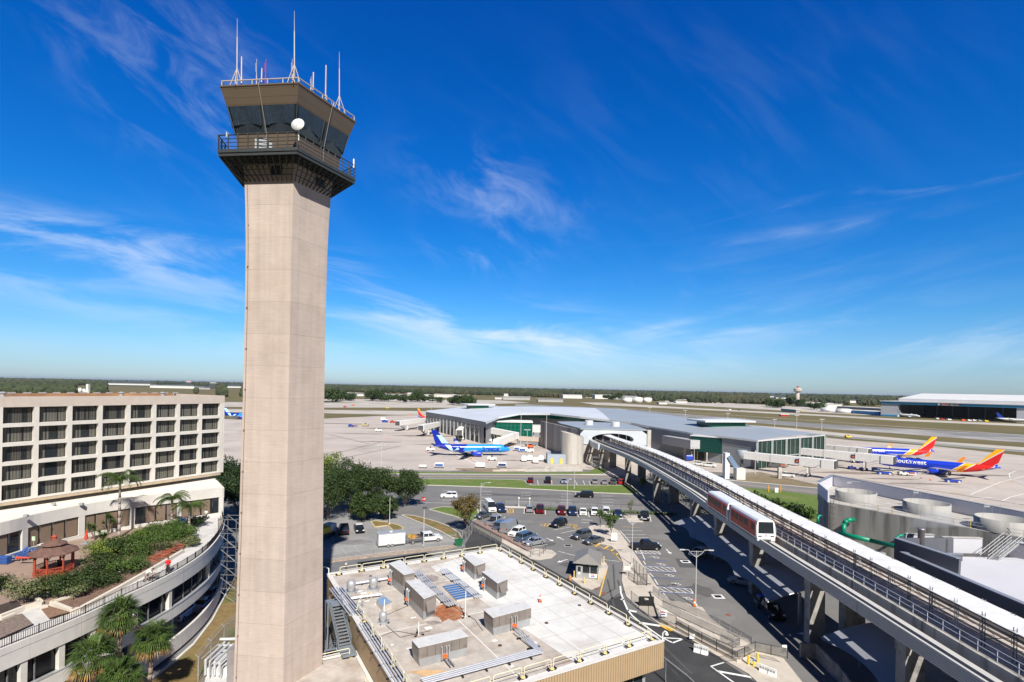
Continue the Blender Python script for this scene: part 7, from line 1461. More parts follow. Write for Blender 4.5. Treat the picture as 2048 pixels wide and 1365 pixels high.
s0=G(2019,1113,9.0);s1=G(2060,1121,9.0);b=B();b.beam((s0.x,s0.y,10.1),(s1.x,s1.y,10.1),.4,2.2);b.obj('right_wall',mat('mauve_wall',(.22,.21,.245),.7),gbd);b=B();b.beam((s0.x,s0.y,11.26),(s1.x,s1.y,11.26),.6,.12);b.obj('right_cap',LW,gbd)
c=D(1842,1092,76.5);b=B();b.smooth();b.lathe((c.x,76.5,9),[(.42,0),(.42,3.6),(.5,3.65),(.5,3.8)],14);b.obj('flue',mat('flue_steel',(.32,.30,.29),.4,.1,metal=.6),gbd);FLU=Vector((c.x,76.5,13))
c=D(1826,1085,78.5);b=B();b.lathe((c.x,78.5,9),[(.6,0),(.6,1.9)],14);b.mi(1).lathe((c.x,78.5,10.9),[(.62,0),(.4,.4),(.1,.5)],14);b.obj('green_capped_drum',[LW,GRP],gbd)
stc=T('steel_roof_stair','galvanised steel stair from the lavender roof up to the cooling deck','stair',None,G(1985,1118,9));b0=G(1978,1121,9);b1=G(2034,1074,10.9)
u_=Vector((.9,-.35,0)).normalized();b=B();br=B()
bot=G(1987,1120,9.0);top_=G(2038,1079,11.6)
b0=bot;b1=bot+(Vector((top_.x,top_.y,11.6))-bot)*.92
for o in(-.55,.55):b.beam(b0+u_*o,b1+u_*o,.08,.3)
for i in range(16):c=b0.lerp(b1,(i+.5)/16);b.beam(c-u_*.55,c+u_*.55,.3,.05)
b.obj('flight',GALV,stc)
for o in(-.6,.6,-1.5):
 for h in(.5,1.0):br.tube(b0+u_*o+Vector((0,0,h)),b1+u_*o+Vector((0,0,h)),.035,5)
 for i in range(6):c=b0.lerp(b1,i/5)+u_*o;br.tube(c,c+Vector((0,0,1)),.03,4)
br.tube(b1-u_*.5,Vector((b1.x,b1.y,9)),.07,5);br.obj('handrail',GALV,stc)
m=bpy.data.materials.new('steam');m.use_nodes=True;tn=m.node_tree;tn.nodes.remove(tn.nodes['Principled BSDF']);pv=tn.nodes.new('ShaderNodeVolumePrincipled');pv.inputs['Color'].default_value=(.9,.93,1,1);pv.inputs['Density'].default_value=.16
tn.links.new(pv.outputs[0],tn.nodes['Material Output'].inputs['Volume']);b=B();b.smooth();rings=[]
for x,z,r in((0,.1,.3),(.5,.6,.7),(1.6,1.0,1.1),(3.4,1.2,1.3),(5.5,1.1,1.1),(8,.8,.7),(9.5,.7,.15)):rings.append([FLU+Vector((x-1.6,r*math.cos(a)*.8,z+r*math.sin(a)))for a in[2*math.pi*i/12 for i in range(12)]])
b.loft(rings);o=b.obj('steam',m);o['kind']='stuff'
def leafmat(name,c1,c2,sc_=1.2):
 m=mat(name,c1,.6,.35,sc_,col2=c2,world=True,spec=.25);return m
LF_OAK=leafmat('oak_leaf',(.022,.042,.011),(.048,.082,.018));LF_SH=leafmat('shrub_leaf',(.04,.082,.014),(.08,.14,.024));LF_DK=leafmat('dark_leaf',(.02,.04,.012),(.035,.06,.018));LF_BR=leafmat('rusty_leaf',(.09,.10,.025),(.17,.11,.035));LF_YG=leafmat('yellow_green_leaf',(.12,.18,.03),(.17,.22,.04));LF_PALM=leafmat('palm_leaf',(.035,.072,.014),(.085,.135,.028));LF_PD=mat('dead_frond',(.30,.17,.05),.8,.35,2,world=True);LF_OL=leafmat('olive_leaf',(.10,.125,.05),(.15,.17,.07))
BARK=mat('bark',(.13,.10,.08),.95,.3,3,bump=.3);BARKP=mat('pale_bark',(.36,.33,.30),.95,.25,3);PTR=mat('palm_trunk',(.30,.26,.22),.95,.2,4,bump=.3)
def leaves(b,c,R3,n,s,rnd,sq=1.0,shell=.55):
 for _ in range(n):
  d=Vector((rnd.gauss(0,1),rnd.gauss(0,1),rnd.gauss(0,1))).normalized();r=(shell+(1-shell)*rnd.random())if rnd.random()<.8 else rnd.random()
  p=c+Vector((d.x*R3[0]*r,d.y*R3[1]*r,d.z*R3[2]*r));nn=(d+Vector((rnd.uniform(-1,1),rnd.uniform(-1,1),rnd.uniform(-.3,1.1)))*.8).normalized()
  u=nn.cross(Vector((rnd.random(),rnd.random(),rnd.random()))).normalized();v=nn.cross(u);k=s*rnd.uniform(.6,1.3)
  b.add([p-u*k*.5,p-v*k*.28*sq,p+u*k*.5,p+v*k*.28*sq],[(0,1,2,3)])
def tree(name,label,base,H_,Rr,lm,bark=BARK,n=2600,s=.55,grp=None,clumps=26,low=.35,flat=.75,seed=1,cat_='tree',limbs=7,tr=.28,fill=.46):
 rnd=random.Random(seed);base=Vector(base);t=T(name,label,cat_,grp,base);cc=base+Vector((0,0,H_*(low+(1-low)*.5)));rz_=H_*(1-low)*.5
 cl_=[]
 for i in range(clumps):
  d=Vector((rnd.gauss(0,1),rnd.gauss(0,1),rnd.gauss(0,.8))).normalized();r=rnd.uniform(.35,.82);cl_.append(cc+Vector((d.x*Rr*r,d.y*Rr*r,d.z*rz_*r)))
 b=B();b.path([base,base+Vector((rnd.uniform(-.2,.2),rnd.uniform(-.2,.2),H_*low*.7))],tr*1.0,8);fk=base+Vector((0,0,H_*low*.65))
 b.smooth()
 for c in cl_[:limbs]:m_=fk.lerp(c,.5)+Vector((0,0,-.1*H_*rnd.random()));b.tube(fk,m_,tr*.6,6,tr*.35);b.tube(m_,c,tr*.35,5,tr*.1)
 b.obj('trunk',bark,t);b=B()
 for c in cl_:k=rnd.uniform(.7,1.25)*Rr*fill;leaves(b,c,(k,k,k*flat),int(n/clumps),s,rnd)
 b.obj('crown',lm,t,recalc=False);return t
gO='live oaks round the left car park'
for i,(x,y,H_,Rr,lab,lm)in enumerate(((655,1040,13.0,7.6,'big dark oak next to the tower, behind the yellow truck',LF_OAK),(703,1022,13.6,7.2,'tall dark oak in the middle of the cluster behind the black car',LF_OAK),(752,1012,11.6,6.2,'dark oak behind the lamp post on the kerbed island',LF_OAK),(808,1014,10.4,5.8,'rightmost dark oak, beside the stop sign road',LF_OAK),(728,1042,7.4,4.4,'lower front oak right behind the black and white sedan',LF_OAK),(771,1040,6.2,3.2,'small round oak in front of the kerbed island',LF_OAK),(690,1002,12.0,6.5,'oak at the back of the cluster against the airfield fence',LF_OAK))):
 tree('oak_tree',lab,G(x,y),H_,Rr,lm,n=9000,s=.42,grp=gO,clumps=70,seed=10+i,low=.12,fill=.27,flat=.85)
tree('broadleaf_tree','pale yellow-green tree peeping over the oaks beside the tower',G(652,985),12.5,5,LF_YG,n=4000,s=.5,clumps=26,seed=31,fill=.4);tree('broadleaf_tree','dark tree between the hotel end and the tower',G(455,1010),13,6.5,LF_DK,n=5000,s=.55,seed=32,low=.2);tree('broadleaf_tree','dark green tree behind the hotel end wall',G(430,1000),12,6,LF_OAK,n=4200,s=.55,seed=33,low=.2);tree('broadleaf_tree','dark tree in shadow right against the left edge of the tower',G(478,1030),11,5,LF_DK,n=3500,s=.55,seed=34,low=.15)
tree('broadleaf_tree','sparse reddish-green tree at the head of the guard fence',G(934,1064),9.2,3.6,LF_BR,n=3600,s=.36,clumps=34,seed=35,low=.25,fill=.34,limbs=14,tr=.2)
gY='young trees on the lot islands'
tree('young_tree','young green tree on the pavement island, upper left of the pair',G(1201,1056),4.9,1.35,LF_SH,n=1100,s=.26,grp=gY,clumps=16,seed=36,low=.3,tr=.07,fill=.4);tree('young_tree','fuller young green tree over the dark grey sedan',G(1222,1074),6.4,1.9,LF_SH,n=2200,s=.26,grp=gY,clumps=20,seed=37,low=.3,tr=.08,fill=.4);tree('young_tree','thin sparse young tree on the square pavement patch in the back row',G(1260,1036),5.2,1.15,LF_OL,n=420,s=.22,grp=gY,clumps=14,seed=38,low=.25,tr=.06,limbs=12)
tree('young_tree','leafy young tree in the shade under the raised track',G(1283,980),4.5,1.4,LF_YG,n=900,s=.3,clumps=12,seed=39,low=.15,tr=.07)
for i in range(9):  # tree row added to darken the bright gap seen under the deck
 y=98+i*11;tree('added_dark_tree','added bushy tree darkening the gap under the raised track, %s counting from the train'%['first','second','third','fourth','fifth','sixth','seventh','eighth','ninth'][i],(XF(y)+11.5+(i%3)*.8,y,0),6.2,4.6,LF_DK,n=1500,s=.55,grp='dark trees beside the raised track',clumps=14,seed=300+i,low=.05,fill=.5)
hd=[(x,1019.5+(x-1060)*.04)for x in range(1062,1352,4)]
rnd=random.Random(5);h_=T('hedge','low green hedge behind the back row of parked cars','hedge',None,G(1200,1025));b=B()
for x,y in hd:leaves(b,G(x,y)+Vector((0,0,.45)),(.8,.6,.5),120,.2,rnd)
b.obj('foliage',LF_SH,h_,recalc=False)
for i,x in enumerate((1506,1528,1550,1574,1596,1618)):
 rnd=random.Random(60+i);p=G(x,1002+i*7);t=T('shrub_palm','dark bushy palm clump, %s of the row on the lawn by the cooling plant'%['first','second','third','fourth','fifth','last'][i],'palm','bushy palms by the cooling plant',p);b=B();
 for k in range(70):
  a=rnd.uniform(0,6.28);L_=rnd.uniform(1.8,3.2);e=rnd.uniform(.2,1.3);st_=p+Vector((rnd.uniform(-1,1),rnd.uniform(-1,1),rnd.uniform(.3,1.5)))
  m_=st_+Vector((math.cos(a)*L_*.5*math.cos(e),math.sin(a)*L_*.5*math.cos(e),L_*.6*math.sin(e)));en=m_+Vector((math.cos(a)*L_*.5,math.sin(a)*L_*.5,-.2*L_));w_=Vector((-math.sin(a),math.cos(a),0))*.28
  b.add([st_-w_*.3,st_+w_*.3,m_+w_,m_-w_,en],[(0,1,2,3),(3,2,4)])
 b.obj('fronds',LF_PALM if i%2 else LF_OAK,t,recalc=False);b=B();b.tube(p,p+Vector((0,0,1.5)),.2,6);b.obj('trunk',PTR,t)
def queen(label,base,H_,Lf,seed,lean=(0,0)):
 rnd=random.Random(seed);base=Vector(base);t=T('queen_palm',label,'palm','feathery palms on the hotel terrace',base);tp_=base+Vector((lean[0],lean[1],H_));b=B();b.smooth();N=8
 for i in range(N):b.tube(base.lerp(tp_,i/N),base.lerp(tp_,(i+1)/N),.2-.06*i/N,8,.2-.06*(i+1)/N)
 b.obj('trunk',PTR,t);b=B();b.tube(tp_-Vector((0,0,.2)),tp_+Vector((0,0,.9)),.16,8,.07);b.obj('crownshaft',mat('crownshaft',(.16,.2,.06),.6),t)
 for k in range(19):
  a=6.283*k/19+rnd.uniform(-.15,.15);e=rnd.uniform(.2,1.25);b=B();P=[];p=tp_+Vector((0,0,.7));st_=Lf/9;g=e
  for j in range(10):P.append(p.copy());p+=Vector((math.cos(a)*math.cos(g),math.sin(a)*math.cos(g),math.sin(g)))*st_;g-=.22+.05*rnd.random()
  b.path(P,.022,3)
  for j in range(1,10):
   for f in(0,.5):
    q=P[j-1].lerp(P[j],f);w_=Vector((-math.sin(a),math.cos(a),0));ll=.62*math.sin(math.pi*min(1,(j+f+.6)/10.5))+.1
    for s in(-1,1):
     for dv in(0,.35):e_=q+w_*s*ll*.75+Vector((math.cos(a)*.22,math.sin(a)*.22,-ll*(.55+dv)+rnd.uniform(-.05,.05)));b.add([q,q+Vector((math.cos(a)*.07,math.sin(a)*.07,0)),e_],[(0,1,2)])
  b.obj('frond',LF_PALM,t,recalc=False)
queen('tall feathery palm rising above the terrace wall, left of the three',G(238,1076,9.7),7.6,3.4,71);queen('feathery palm in the middle, beside the dark terrace doors',G(343,1063,9.7),4.2,2.9,72);queen('shorter feathery palm next to the blue toy bin',G(378,1063,9.7),3.1,2.8,73)
def sabal(label,base,H_,Rr,seed,lean=(0,0)):
 rnd=random.Random(seed);base=Vector(base);t=T('cabbage_palm',label,'palm','fan palms in front of the hotel car deck',base);tp_=base+Vector((lean[0],lean[1],H_));b=B();b.smooth();N=10
 for i in range(N):b.tube(base.lerp(tp_,i/N),base.lerp(tp_,(i+1)/N),.21,8,.19)
 b.obj('trunk',mat('sabal_trunk',(.22,.16,.13),.95,.3,5,bump=.4),t)
 b=B();bd=B()
 for k in range(62):
  a=rnd.uniform(0,6.283);e=math.asin(min(1,rnd.uniform(-.62,1.0)));dead=e<-.36;d=Vector((math.cos(a)*math.cos(e),math.sin(a)*math.cos(e),math.sin(e)));c=tp_+d*Rr*.42;w_=Vector((-math.sin(a),math.cos(a),0));up=d.cross(w_)*-1;bb=bd if dead else b;bb.tube(tp_,c,.022,3)
  for j in range(17):
   f=(j-8)/8*1.35;dr=(d*math.cos(f)+w_*math.sin(f)).normalized();L_=Rr*.72*(1-.28*abs(f)/1.35)*rnd.uniform(.85,1.1);m_=c+dr*L_*.6;en=c+dr*L_+Vector((0,0,-L_*rnd.uniform(.18,.42)));s_=dr.cross(Vector((0,0,1))).normalized()*.045
   bb.add([c,m_-s_,m_+s_],[(0,1,2)]);bb.add([m_-s_,m_+s_,en],[(0,1,2)])
 b.obj('fronds',LF_PALM,t,recalc=False);bd.obj('dead_fronds',LF_PD,t,recalc=False)
def dz(px,py,Y):p=D(px,py,Y);return Vector((p.x,p.y,0)),p.z
for i,(x,y,Y,Rr,lab)in enumerate(((240,1232,50.5,2.3,'tallest fan palm, its crown against the upper hotel windows'),(297,1278,51.5,2.2,'fan palm nearest the car deck opening, leaning slightly'),(188,1312,46.5,2.3,'broad fan palm at the bottom edge, left of the three lower ones'),(243,1352,45.5,2.0,'lowest fan palm, cut off by the bottom edge of the picture'))):
 p,z=dz(x,y,Y);sabal(lab,p,z,Rr*.93,80+i,(0,0)if i!=1 else(.4,.1))
def shrub(label,px,py,Rr,H_,lm,n=1500,s=.2,z=9.8,grp='shrubs in the terrace planter',name='shrub',twig=True,seed=0,flat=.8):
 base=G(px,py,z);return tree(name,label,base,H_,Rr,lm,bark=BARKP if twig else BARK,n=n,s=s,grp=grp,clumps=18,seed=100+seed,low=.12,tr=.07,limbs=18 if twig else 4,cat_='shrub',fill=.45 if not twig else.36)
for i,a_ in enumerate((('thin grey-green bush beside the bark pile end of the mulch',262,1143,1.3,1.3,LF_OL),('low dark bush on the mulch between the corner and the worker',208,1172,1.4,1.2,LF_OAK),('clipped dark round hedge bush at the left end of the planter',112,1192,1.9,2.2,LF_OAK),('sprawling bush with pale bare twigs right of the clipped hedge',168,1185,2.0,2.0,LF_OAK),('bush with bare grey branches next to the planter corner',150,1197,1.3,1.5,LF_OL),('dark green bush in the middle of the planter behind the gazebo',205,1150,2.2,2.2,LF_OAK),('rounded bush with grey twigs beside the worker in white',252,1150,2.2,2.2,LF_SH),('tall leafy bush left of the red bark pile',300,1110,2.4,2.6,LF_SH),('bright green rounded bush in front of the dark terrace doors',322,1082,2.3,2.4,LF_SH),('bright green bush beside the middle palm trunk',364,1078,1.9,2.2,LF_SH),('yellowish bush below the dark doors',282,1084,1.7,1.6,LF_YG),('olive bush at the back of the planter near the umbrella',215,1112,1.9,1.8,LF_YG),('dark bush by the long brown windows',245,1112,2.0,2.2,LF_OAK),('small dark dome bush next to the person walking',392,1053,1.1,1.3,LF_DK),('low bush at the right end of the planter',380,1092,1.2,1.1,LF_OL),('thin olive shrub standing alone left of the clipped hedge',54,1203,1.5,2.6,LF_OL),('dark bush at the left edge of the terrace',-4,1180,1.1,1.4,LF_DK))):
 shrub(a_[0],a_[1],a_[2],a_[3]*1.18,a_[4]*1.1,a_[5],seed=i,n=(4200 if a_[3]>1.6 else 2000)*(.45 if('twig' in a_[0]or 'bare' in a_[0]or i in(3,10))else 1),twig='twig' in a_[0]or 'bare' in a_[0]or i in(5,6,12))
for i,(x,y,H_,l)in enumerate(((190,1080,2.4,'spiky yucca next to the folded red umbrella'),(217,1068,3.1,'tall spiky yucca between the umbrella and the palm'),(203,1090,1.7,'low spiky yucca in front of the taller ones'))):
 rnd=random.Random(i+200);p=G(x,y,9.8);t=T('yucca',l,'yucca','spiky yuccas on the terrace',p);b=B()
 tops=[p+Vector((rnd.uniform(-.7,.7),rnd.uniform(-.5,.5),H_*rnd.uniform(.5,1)))for _ in range(5)]
 for q in tops:b.tube(p,q,.06,5)
 b.obj('trunk',BARK,t);b=B()
 for q in tops:
  for k in range(46):d=Vector((rnd.gauss(0,1),rnd.gauss(0,1),rnd.gauss(.3,.8))).normalized();w_=d.cross(Vector((0,0,1))).normalized()*.06;b.add([q-w_,q+w_,q+d*rnd.uniform(.5,.85)],[(0,1,2)])
 b.obj('leaves',LF_SH,t,recalc=False)
p=G(308,1108,10);t=T('bark_pile','pile of red-brown broken timber and bark in the planter beside the walk','bark pile',None,p);rnd=random.Random(9);b=B()
for k in range(90):q=G(rnd.uniform(312,358),1100,10.0);q=G(300,1122,9.98).lerp(G(356,1094,9.98),rnd.random())+Vector((rnd.uniform(-.9,.5),rnd.uniform(-.3,.5),rnd.uniform(0,.25)));a=rnd.uniform(.2,1.1);b.beam(q,q+Vector((math.cos(a)*.8,math.sin(a)*.8,rnd.uniform(-.1,.1))),.14,.06)
b.obj('timber',mat('red_timber',(.30,.09,.05),.8,.3,3),t)
gz=G(107.5,1146,9.7);TZ=9.7;t=T('gazebo','red wooden octagonal gazebo with a two-tier brown shingle roof','gazebo',None,gz)
GZR=mat('gazebo_red',(.34,.062,.032),.6,.1,1.2);SHG=mat('shingle',(.145,.08,.062),.9,.3,2.2,stain=(.10,.055,.045),stains=1.2)
def oc(r,z,o=0.0):return[(gz.x+r*math.cos(math.pi/8+i*math.pi/4+o),gz.y+r*math.sin(math.pi/8+i*math.pi/4+o),z)for i in range(8)]
b=B();b.loft([oc(1.95,TZ),oc(1.95,TZ+.25)]);b.obj('floor',GZR,t)
for i in range(8):
 p=Vector(oc(1.8,TZ)[i]);b=B();b.beam(p,p+Vector((0,0,2.45)),.13,.13);b.obj('post',GZR,t);q=Vector(oc(1.8,TZ)[(i+1)%8])
 b=B();b.beam(p+Vector((0,0,2.35)),q+Vector((0,0,2.35)),.1,.16)
 for f in(.22,.78):b.tube(p.lerp(q,0 if f<.5 else 1)+Vector((0,0,1.85)),p.lerp(q,f)+Vector((0,0,2.3)),.04,4)
 b.obj('arch',GZR,t)
 if i!=1:
  b=B()
  for z in(.38,.95):b.beam(p+Vector((0,0,z)),q+Vector((0,0,z)),.06,.07)
  for k in range(1,10):r_=p.lerp(q,k/10);b.beam(r_+Vector((0,0,.38)),r_+Vector((0,0,.95)),.035,.035)
  b.obj('balustrade',GZR,t)
b=B();b.loft([oc(2.35,TZ+2.4),oc(2.35,TZ+2.5),oc(1.0,TZ+3.15)]);b.obj('lower_roof',SHG,t);b=B();b.loft([oc(.95,TZ+3.1),oc(.95,TZ+3.3)]);b.obj('clerestory',GZR,t);b=B();b.loft([oc(1.25,TZ+3.28),oc(1.25,TZ+3.34),oc(.3,TZ+3.85)]);b.obj('upper_roof',SHG,t);b=B();b.loft([oc(.26,TZ+3.8),oc(.26,TZ+4.15),oc(.32,TZ+4.15),oc(.04,TZ+4.4)]);b.obj('cupola',GZR,t)
b=B();b.box((gz.x+.3,gz.y+.2,TZ+.7),(.6,.5,.1)).box((gz.x+.3,gz.y+.45,TZ+1.0),(.6,.06,.6));b.obj('bench',BLACK,t)
LB=mat('lounger_blue',(.03,.09,.30),.7,.1,2)
def lounger(px,py,a,label,col=LB):
 p=G(px,py,TZ);t=T('sun_lounger',label,'sun lounger','blue loungers stacked on the terrace',p,a);b=B();b.bb(-.9,.35,-.2,.2,.34,.42);b.add([(.35,-.2,.4),(.35,.2,.4),(.95,.2,.85),(.95,-.2,.85),(.35,-.2,.33),(.35,.2,.33),(.97,.2,.79),(.97,-.2,.79)],[(0,1,2,3),(4,7,6,5),(0,3,7,4),(1,5,6,2),(2,6,7,3)]);b.obj('sling',col,t,local=True)
 for x,y in((-.8,-.25),(-.8,.25),(.3,-.25),(.3,.25)):b=B();b.bb(x-.03,x+.03,y-.03,y+.03,0,.36);b.obj('leg',GALV,t,local=True)
for i,(x,y)in enumerate(((12,1112),(22,1110.5),(30,1111),(38,1111.5),(46,1113),(54,1114.5))):lounger(x,y,R(75),'blue sun lounger with raised back, %s of the row by the terrace doors'%['first','second','third','fourth','fifth','sixth'][i])
for k in range(5):
 p=G(10,1128,TZ);t=T('lounger_cushion','blue lounger in the flat stack at the left, layer %s'%['one from the ground','two from the ground','three from the ground','four from the ground','five on top'][k],'lounger','flat stack of blue loungers',(p.x,p.y,TZ+.1+k*.17));b=B();b.bb(p.x-.8,p.x+.55,p.y-.35,p.y+.35,TZ+.1+k*.17,TZ+.22+k*.17);b.obj('pad',LB,t)
lounger(40,1123,R(10),'blue lounger lying low in front of the row');lounger(53,1120,R(15),'blue lounger lying nearest the gazebo')
p=G(33,1116,TZ+.9);t=T('folded_umbrella','folded red umbrella lying across the blue loungers','umbrella',None,p);b=B();b.tube(p,p+Vector((1.7,.1,0)),.16,8,.08);b.obj('cloth',mat('umbrella_red',(.5,.05,.02),.7,.1),t)
def table(px,py,label,umb=False,col=GREY):
 p=G(px,py,TZ);t=T('round_table',label,'table',None,p);b=B();b.lathe((p.x,p.y,TZ+.7),[(.62,0),(.62,.04)],18);b.obj('tabletop',col,t);b=B();b.lathe((p.x,p.y,TZ),[(.3,0),(.3,.05),(.05,.08),(.05,.7)],10);b.obj('pedestal',DGREY,t)
 if umb:u=T('closed_umbrella','closed red parasol standing in the round grey table','umbrella',None,(p.x,p.y,TZ+.75));b=B();b.tube((p.x,p.y,TZ+.75),(p.x,p.y,TZ+2.6),.03,6);b.obj('pole',GALV,u);b=B();b.lathe((p.x,p.y,TZ+1.2),[(.05,0),(.24,.1),(.16,.6),(.05,1.3)],10);b.obj('cloth',MATS['umbrella_red'],u)
table(172,1098,'round grey table with a closed red parasol near the yuccas',True);table(86,1100,'pale round table behind the gazebo by the brown windows',False,OFFW);table(72,1108,'dark small table beside the green menu sign',False,DGREY)
p=G(67,1104,TZ);t=T('menu_sign','pale green framed sign on a thin post by the terrace window','sign',None,p);b=B();b.tube(p,p+Vector((0,0,1.5)),.03,6);b.obj('post',GALV,t);b=B();b.box(p+Vector((0,-.03,1.7)),(.42,.05,.55));b.obj('panel',mat('sign_green',(.35,.6,.3),.5),t);b=B();b.box(p+Vector((0,-.065,1.7)),(.3,.02,.36));b.obj('paper',OFFW,t)
p=G(97,1078,TZ);t=T('white_parasol','small white parasol top behind the gazebo cupola','parasol',None,G(106,1086,TZ));q=G(106,1086,TZ);b=B();b.tube(q,q+Vector((0,0,1.9)),.03,5);b.obj('pole',GALV,t);b=B();b.lathe(q+Vector((0,0,1.8)),[(.55,0),(.02,.2)],12);b.obj('cloth',WHITE,t)
p=G(364,1048,TZ);t=T('blue_cart','bright blue wheeled cart beside the palm trunks on the terrace','cart',None,p);b=B();b.box(p+Vector((0,0,.55)),(.95,.6,.6),0,.85);b.obj('tub',mat('bright_blue',(.02,.22,.75),.45),t)
for x in(-.35,.35):b=B();b.tube(p+Vector((x,-.3,.15)),p+Vector((x,.3,.15)),.15,8);b.obj('wheel',TYRE,t)
p=G(386,1064,TZ);t=T('hose_reel','coiled hose and red-trimmed basin at the right end of the planter','hose',None,p);b=B()
for k in range(3):b.path([(p.x+.55*math.cos(a),p.y+.4*math.sin(a),TZ+.2+k*.12)for a in[2*math.pi*i/14 for i in range(15)]],.05,5)
b.obj('coil',mat('hose_beige',(.5,.42,.35),.6),t);b=B();b.box((p.x+.2,p.y-1.2,TZ+.12),(1.0,.6,.2));b.obj('basin',mat('basin_blue',(.06,.25,.5),.5),t)
SKIN=mat('skin',(.36,.20,.13),.6,.05);HAIR=mat('hair_dark',(.02,.015,.012),.7)
def person(label,px,py,z,face,pose,top_,trou,h=1.74,hair=HAIR):
 p=G(px,py,z);t=T('person',label,'person',None,p,face);k=h/1.74
 bend=pose.get('bend',0.0);hipz=.92*k;sx=math.sin(bend);cz_=math.cos(bend)
 def tor(d,y=0.0):return Vector((d*sx,y,hipz+d*cz_))
 step=pose.get('step',.08);arm=pose.get('arm',.1)
 J={'pel':(tor(0),.13),'ch':(tor(.32*k),.15),'nk':(tor(.52*k),.055),'hd':(tor(.60*k)+Vector((.02,0,0)),.075),'tp':(tor(.74*k)+Vector((.02,0,0)),.085)}
 for s,n_ in((-1,'l'),(1,'r')):
  J['hp'+n_]=(Vector((0,s*.10,hipz-.04)),.095);J['kn'+n_]=(Vector((s*step*.7+.03,s*.11,.50*k)),.065);J['an'+n_]=(Vector((s*step*1.5-.02,s*.11,.09)),.045);J['to'+n_]=(Vector((s*step*1.5+.16,s*.12,.045)),.04)
  sh=tor(.46*k,s*.19);J['sh'+n_]=(sh,.06);el=sh+Vector((arm*.6+s*step*-.4,s*.05,-.28*k));J['el'+n_]=(el,.042);wr=el+Vector((arm*1.6+.08,-s*.02,-.22*k));J['wr'+n_]=(wr,.03);J['pm'+n_]=(wr+Vector((.03,0,-.07)),.036)
  for f in range(4):J['f%d%s'%(f,n_)]=(wr+Vector((.05+.014*f,(f-1.5)*.02,-.15-.008*(f%2))),.010)
  J['th'+n_]=(wr+Vector((.09,-s*.03,-.09)),.011)
 E=[('pel','ch'),('ch','nk'),('nk','hd'),('hd','tp')]
 for n_ in 'lr':E+=[('pel','hp'+n_),('hp'+n_,'kn'+n_),('kn'+n_,'an'+n_),('an'+n_,'to'+n_),('ch','sh'+n_),('sh'+n_,'el'+n_),('el'+n_,'wr'+n_),('wr'+n_,'pm'+n_),('pm'+n_,'th'+n_)]+[('pm'+n_,'f%d%s'%(f,n_))for f in range(4)]
 ks=list(J);me=bpy.data.meshes.new('body');me.from_pydata([tuple(J[q][0])for q in ks],[(ks.index(a),ks.index(c))for a,c in E],[]);me.materials.append(SKIN);o=reg(bpy.data.objects.new('body',me),t);md=o.modifiers.new('skin','SKIN');o.modifiers.new('sub','SUBSURF').render_levels=1
 for i,q in enumerate(ks):r=J[q][1];me.skin_vertices[0].data[i].radius=(r,r)
 me.skin_vertices[0].data[0].use_root=True
 def sleeve(b,a,c,r0,r1):b.tube(J[a][0],J[c][0],r0,10,r1)
 b=B();b.smooth();ax=tor(1)-tor(0);rings=[]
 for d,rx,ry in((-.06,.155,.18),(.1,.15,.175),(.3,.165,.205),(.45,.14,.215),(.52,.07,.09)):c=tor(d*k);rings.append([c+Vector((math.cos(a)*rx*cz_,math.sin(a)*ry,-math.cos(a)*rx*sx))for a in[2*math.pi*i/14 for i in range(14)]])
 b.loft(rings)
 for n_ in 'lr':sleeve(b,'sh'+n_,'el'+n_,.08,.062)
 b.obj('shirt',top_,t,local=True);b=B();b.smooth()
 for n_ in 'lr':sleeve(b,'hp'+n_,'kn'+n_,.125,.085);sleeve(b,'kn'+n_,'an'+n_,.085,.07)
 b.lathe((0,0,hipz-.08),[(.14,-.04),(.165,.05),(.15,.14)],12);b.obj('trousers',trou,t,local=True)
 for n_ in 'lr':b=B();q=J['an'+n_][0];b.box((q.x+.06,q.y,.05),(.27,.1,.09));b.obj('shoe',BLACK,t,local=True)
 b=B();b.smooth();hc=J['tp'][0];b.lathe(hc+Vector((-.015,0,-.03)),[(.098,0),(.104,.05),(.08,.1),(.02,.125)],12);b.obj('hair',hair,t,local=True)
 b=B();
 for s in(-1,1):b.box(hc+Vector((.085,s*.032,-.02)),(.014,.02,.012))
 b.box(hc+Vector((.09,0,-.085)),(.012,.045,.01));b.obj('eyes_and_mouth',HAIR,t,local=True);b=B();b.box(hc+Vector((.1,0,-.045)),(.03,.02,.035));b.obj('nose',SKIN,t,local=True);return t
RS=mat('shirt_red',(.60,.015,.02),.8,.08);WS=mat('shirt_white',(.62,.60,.57),.8,.06);TRD=mat('trousers_dark',(.03,.03,.035),.8);TRK=mat('trousers_tan',(.30,.20,.17),.8)
person('person in a bright red shirt and dark trousers walking by the terrace railing',336,1146,9.72,R(-70),dict(step=.12,arm=.12),RS,TRD,1.8);person('person in white bending over a push cart at the terrace railing',293,1163,9.72,R(20),dict(bend=1.0,step=.16,arm=.2),WS,TRK);person('person in a pale top walking with a black bag near the terrace door',412.5,1040,9.72,R(-110),dict(step=.2,arm=.15),WS,TRD)
p=G(305,1160,9.72);t=T('push_cart','small black wire push cart beside the bending person','cart',None,p);b=B();
for z in(.15,.35,.55,.7):b.path([(p.x-.5,p.y-.25,9.72+z),(p.x+.6,p.y+.1,9.72+z),(p.x+.5,p.y+.45,9.72+z),(p.x-.55,p.y+.1,9.72+z),(p.x-.5,p.y-.25,9.72+z)],.02,4)
b.path([(p.x+.6,p.y+.1,10.3),(p.x+.9,p.y+.4,10.75)],.025,4);b.obj('wire_basket',BLACK,t)
for x in(-.45,.5):b=B();b.tube((p.x+x,p.y-.1,9.8),(p.x+x,p.y+.3,9.8),.09,8);b.obj('wheel',TYRE,t)
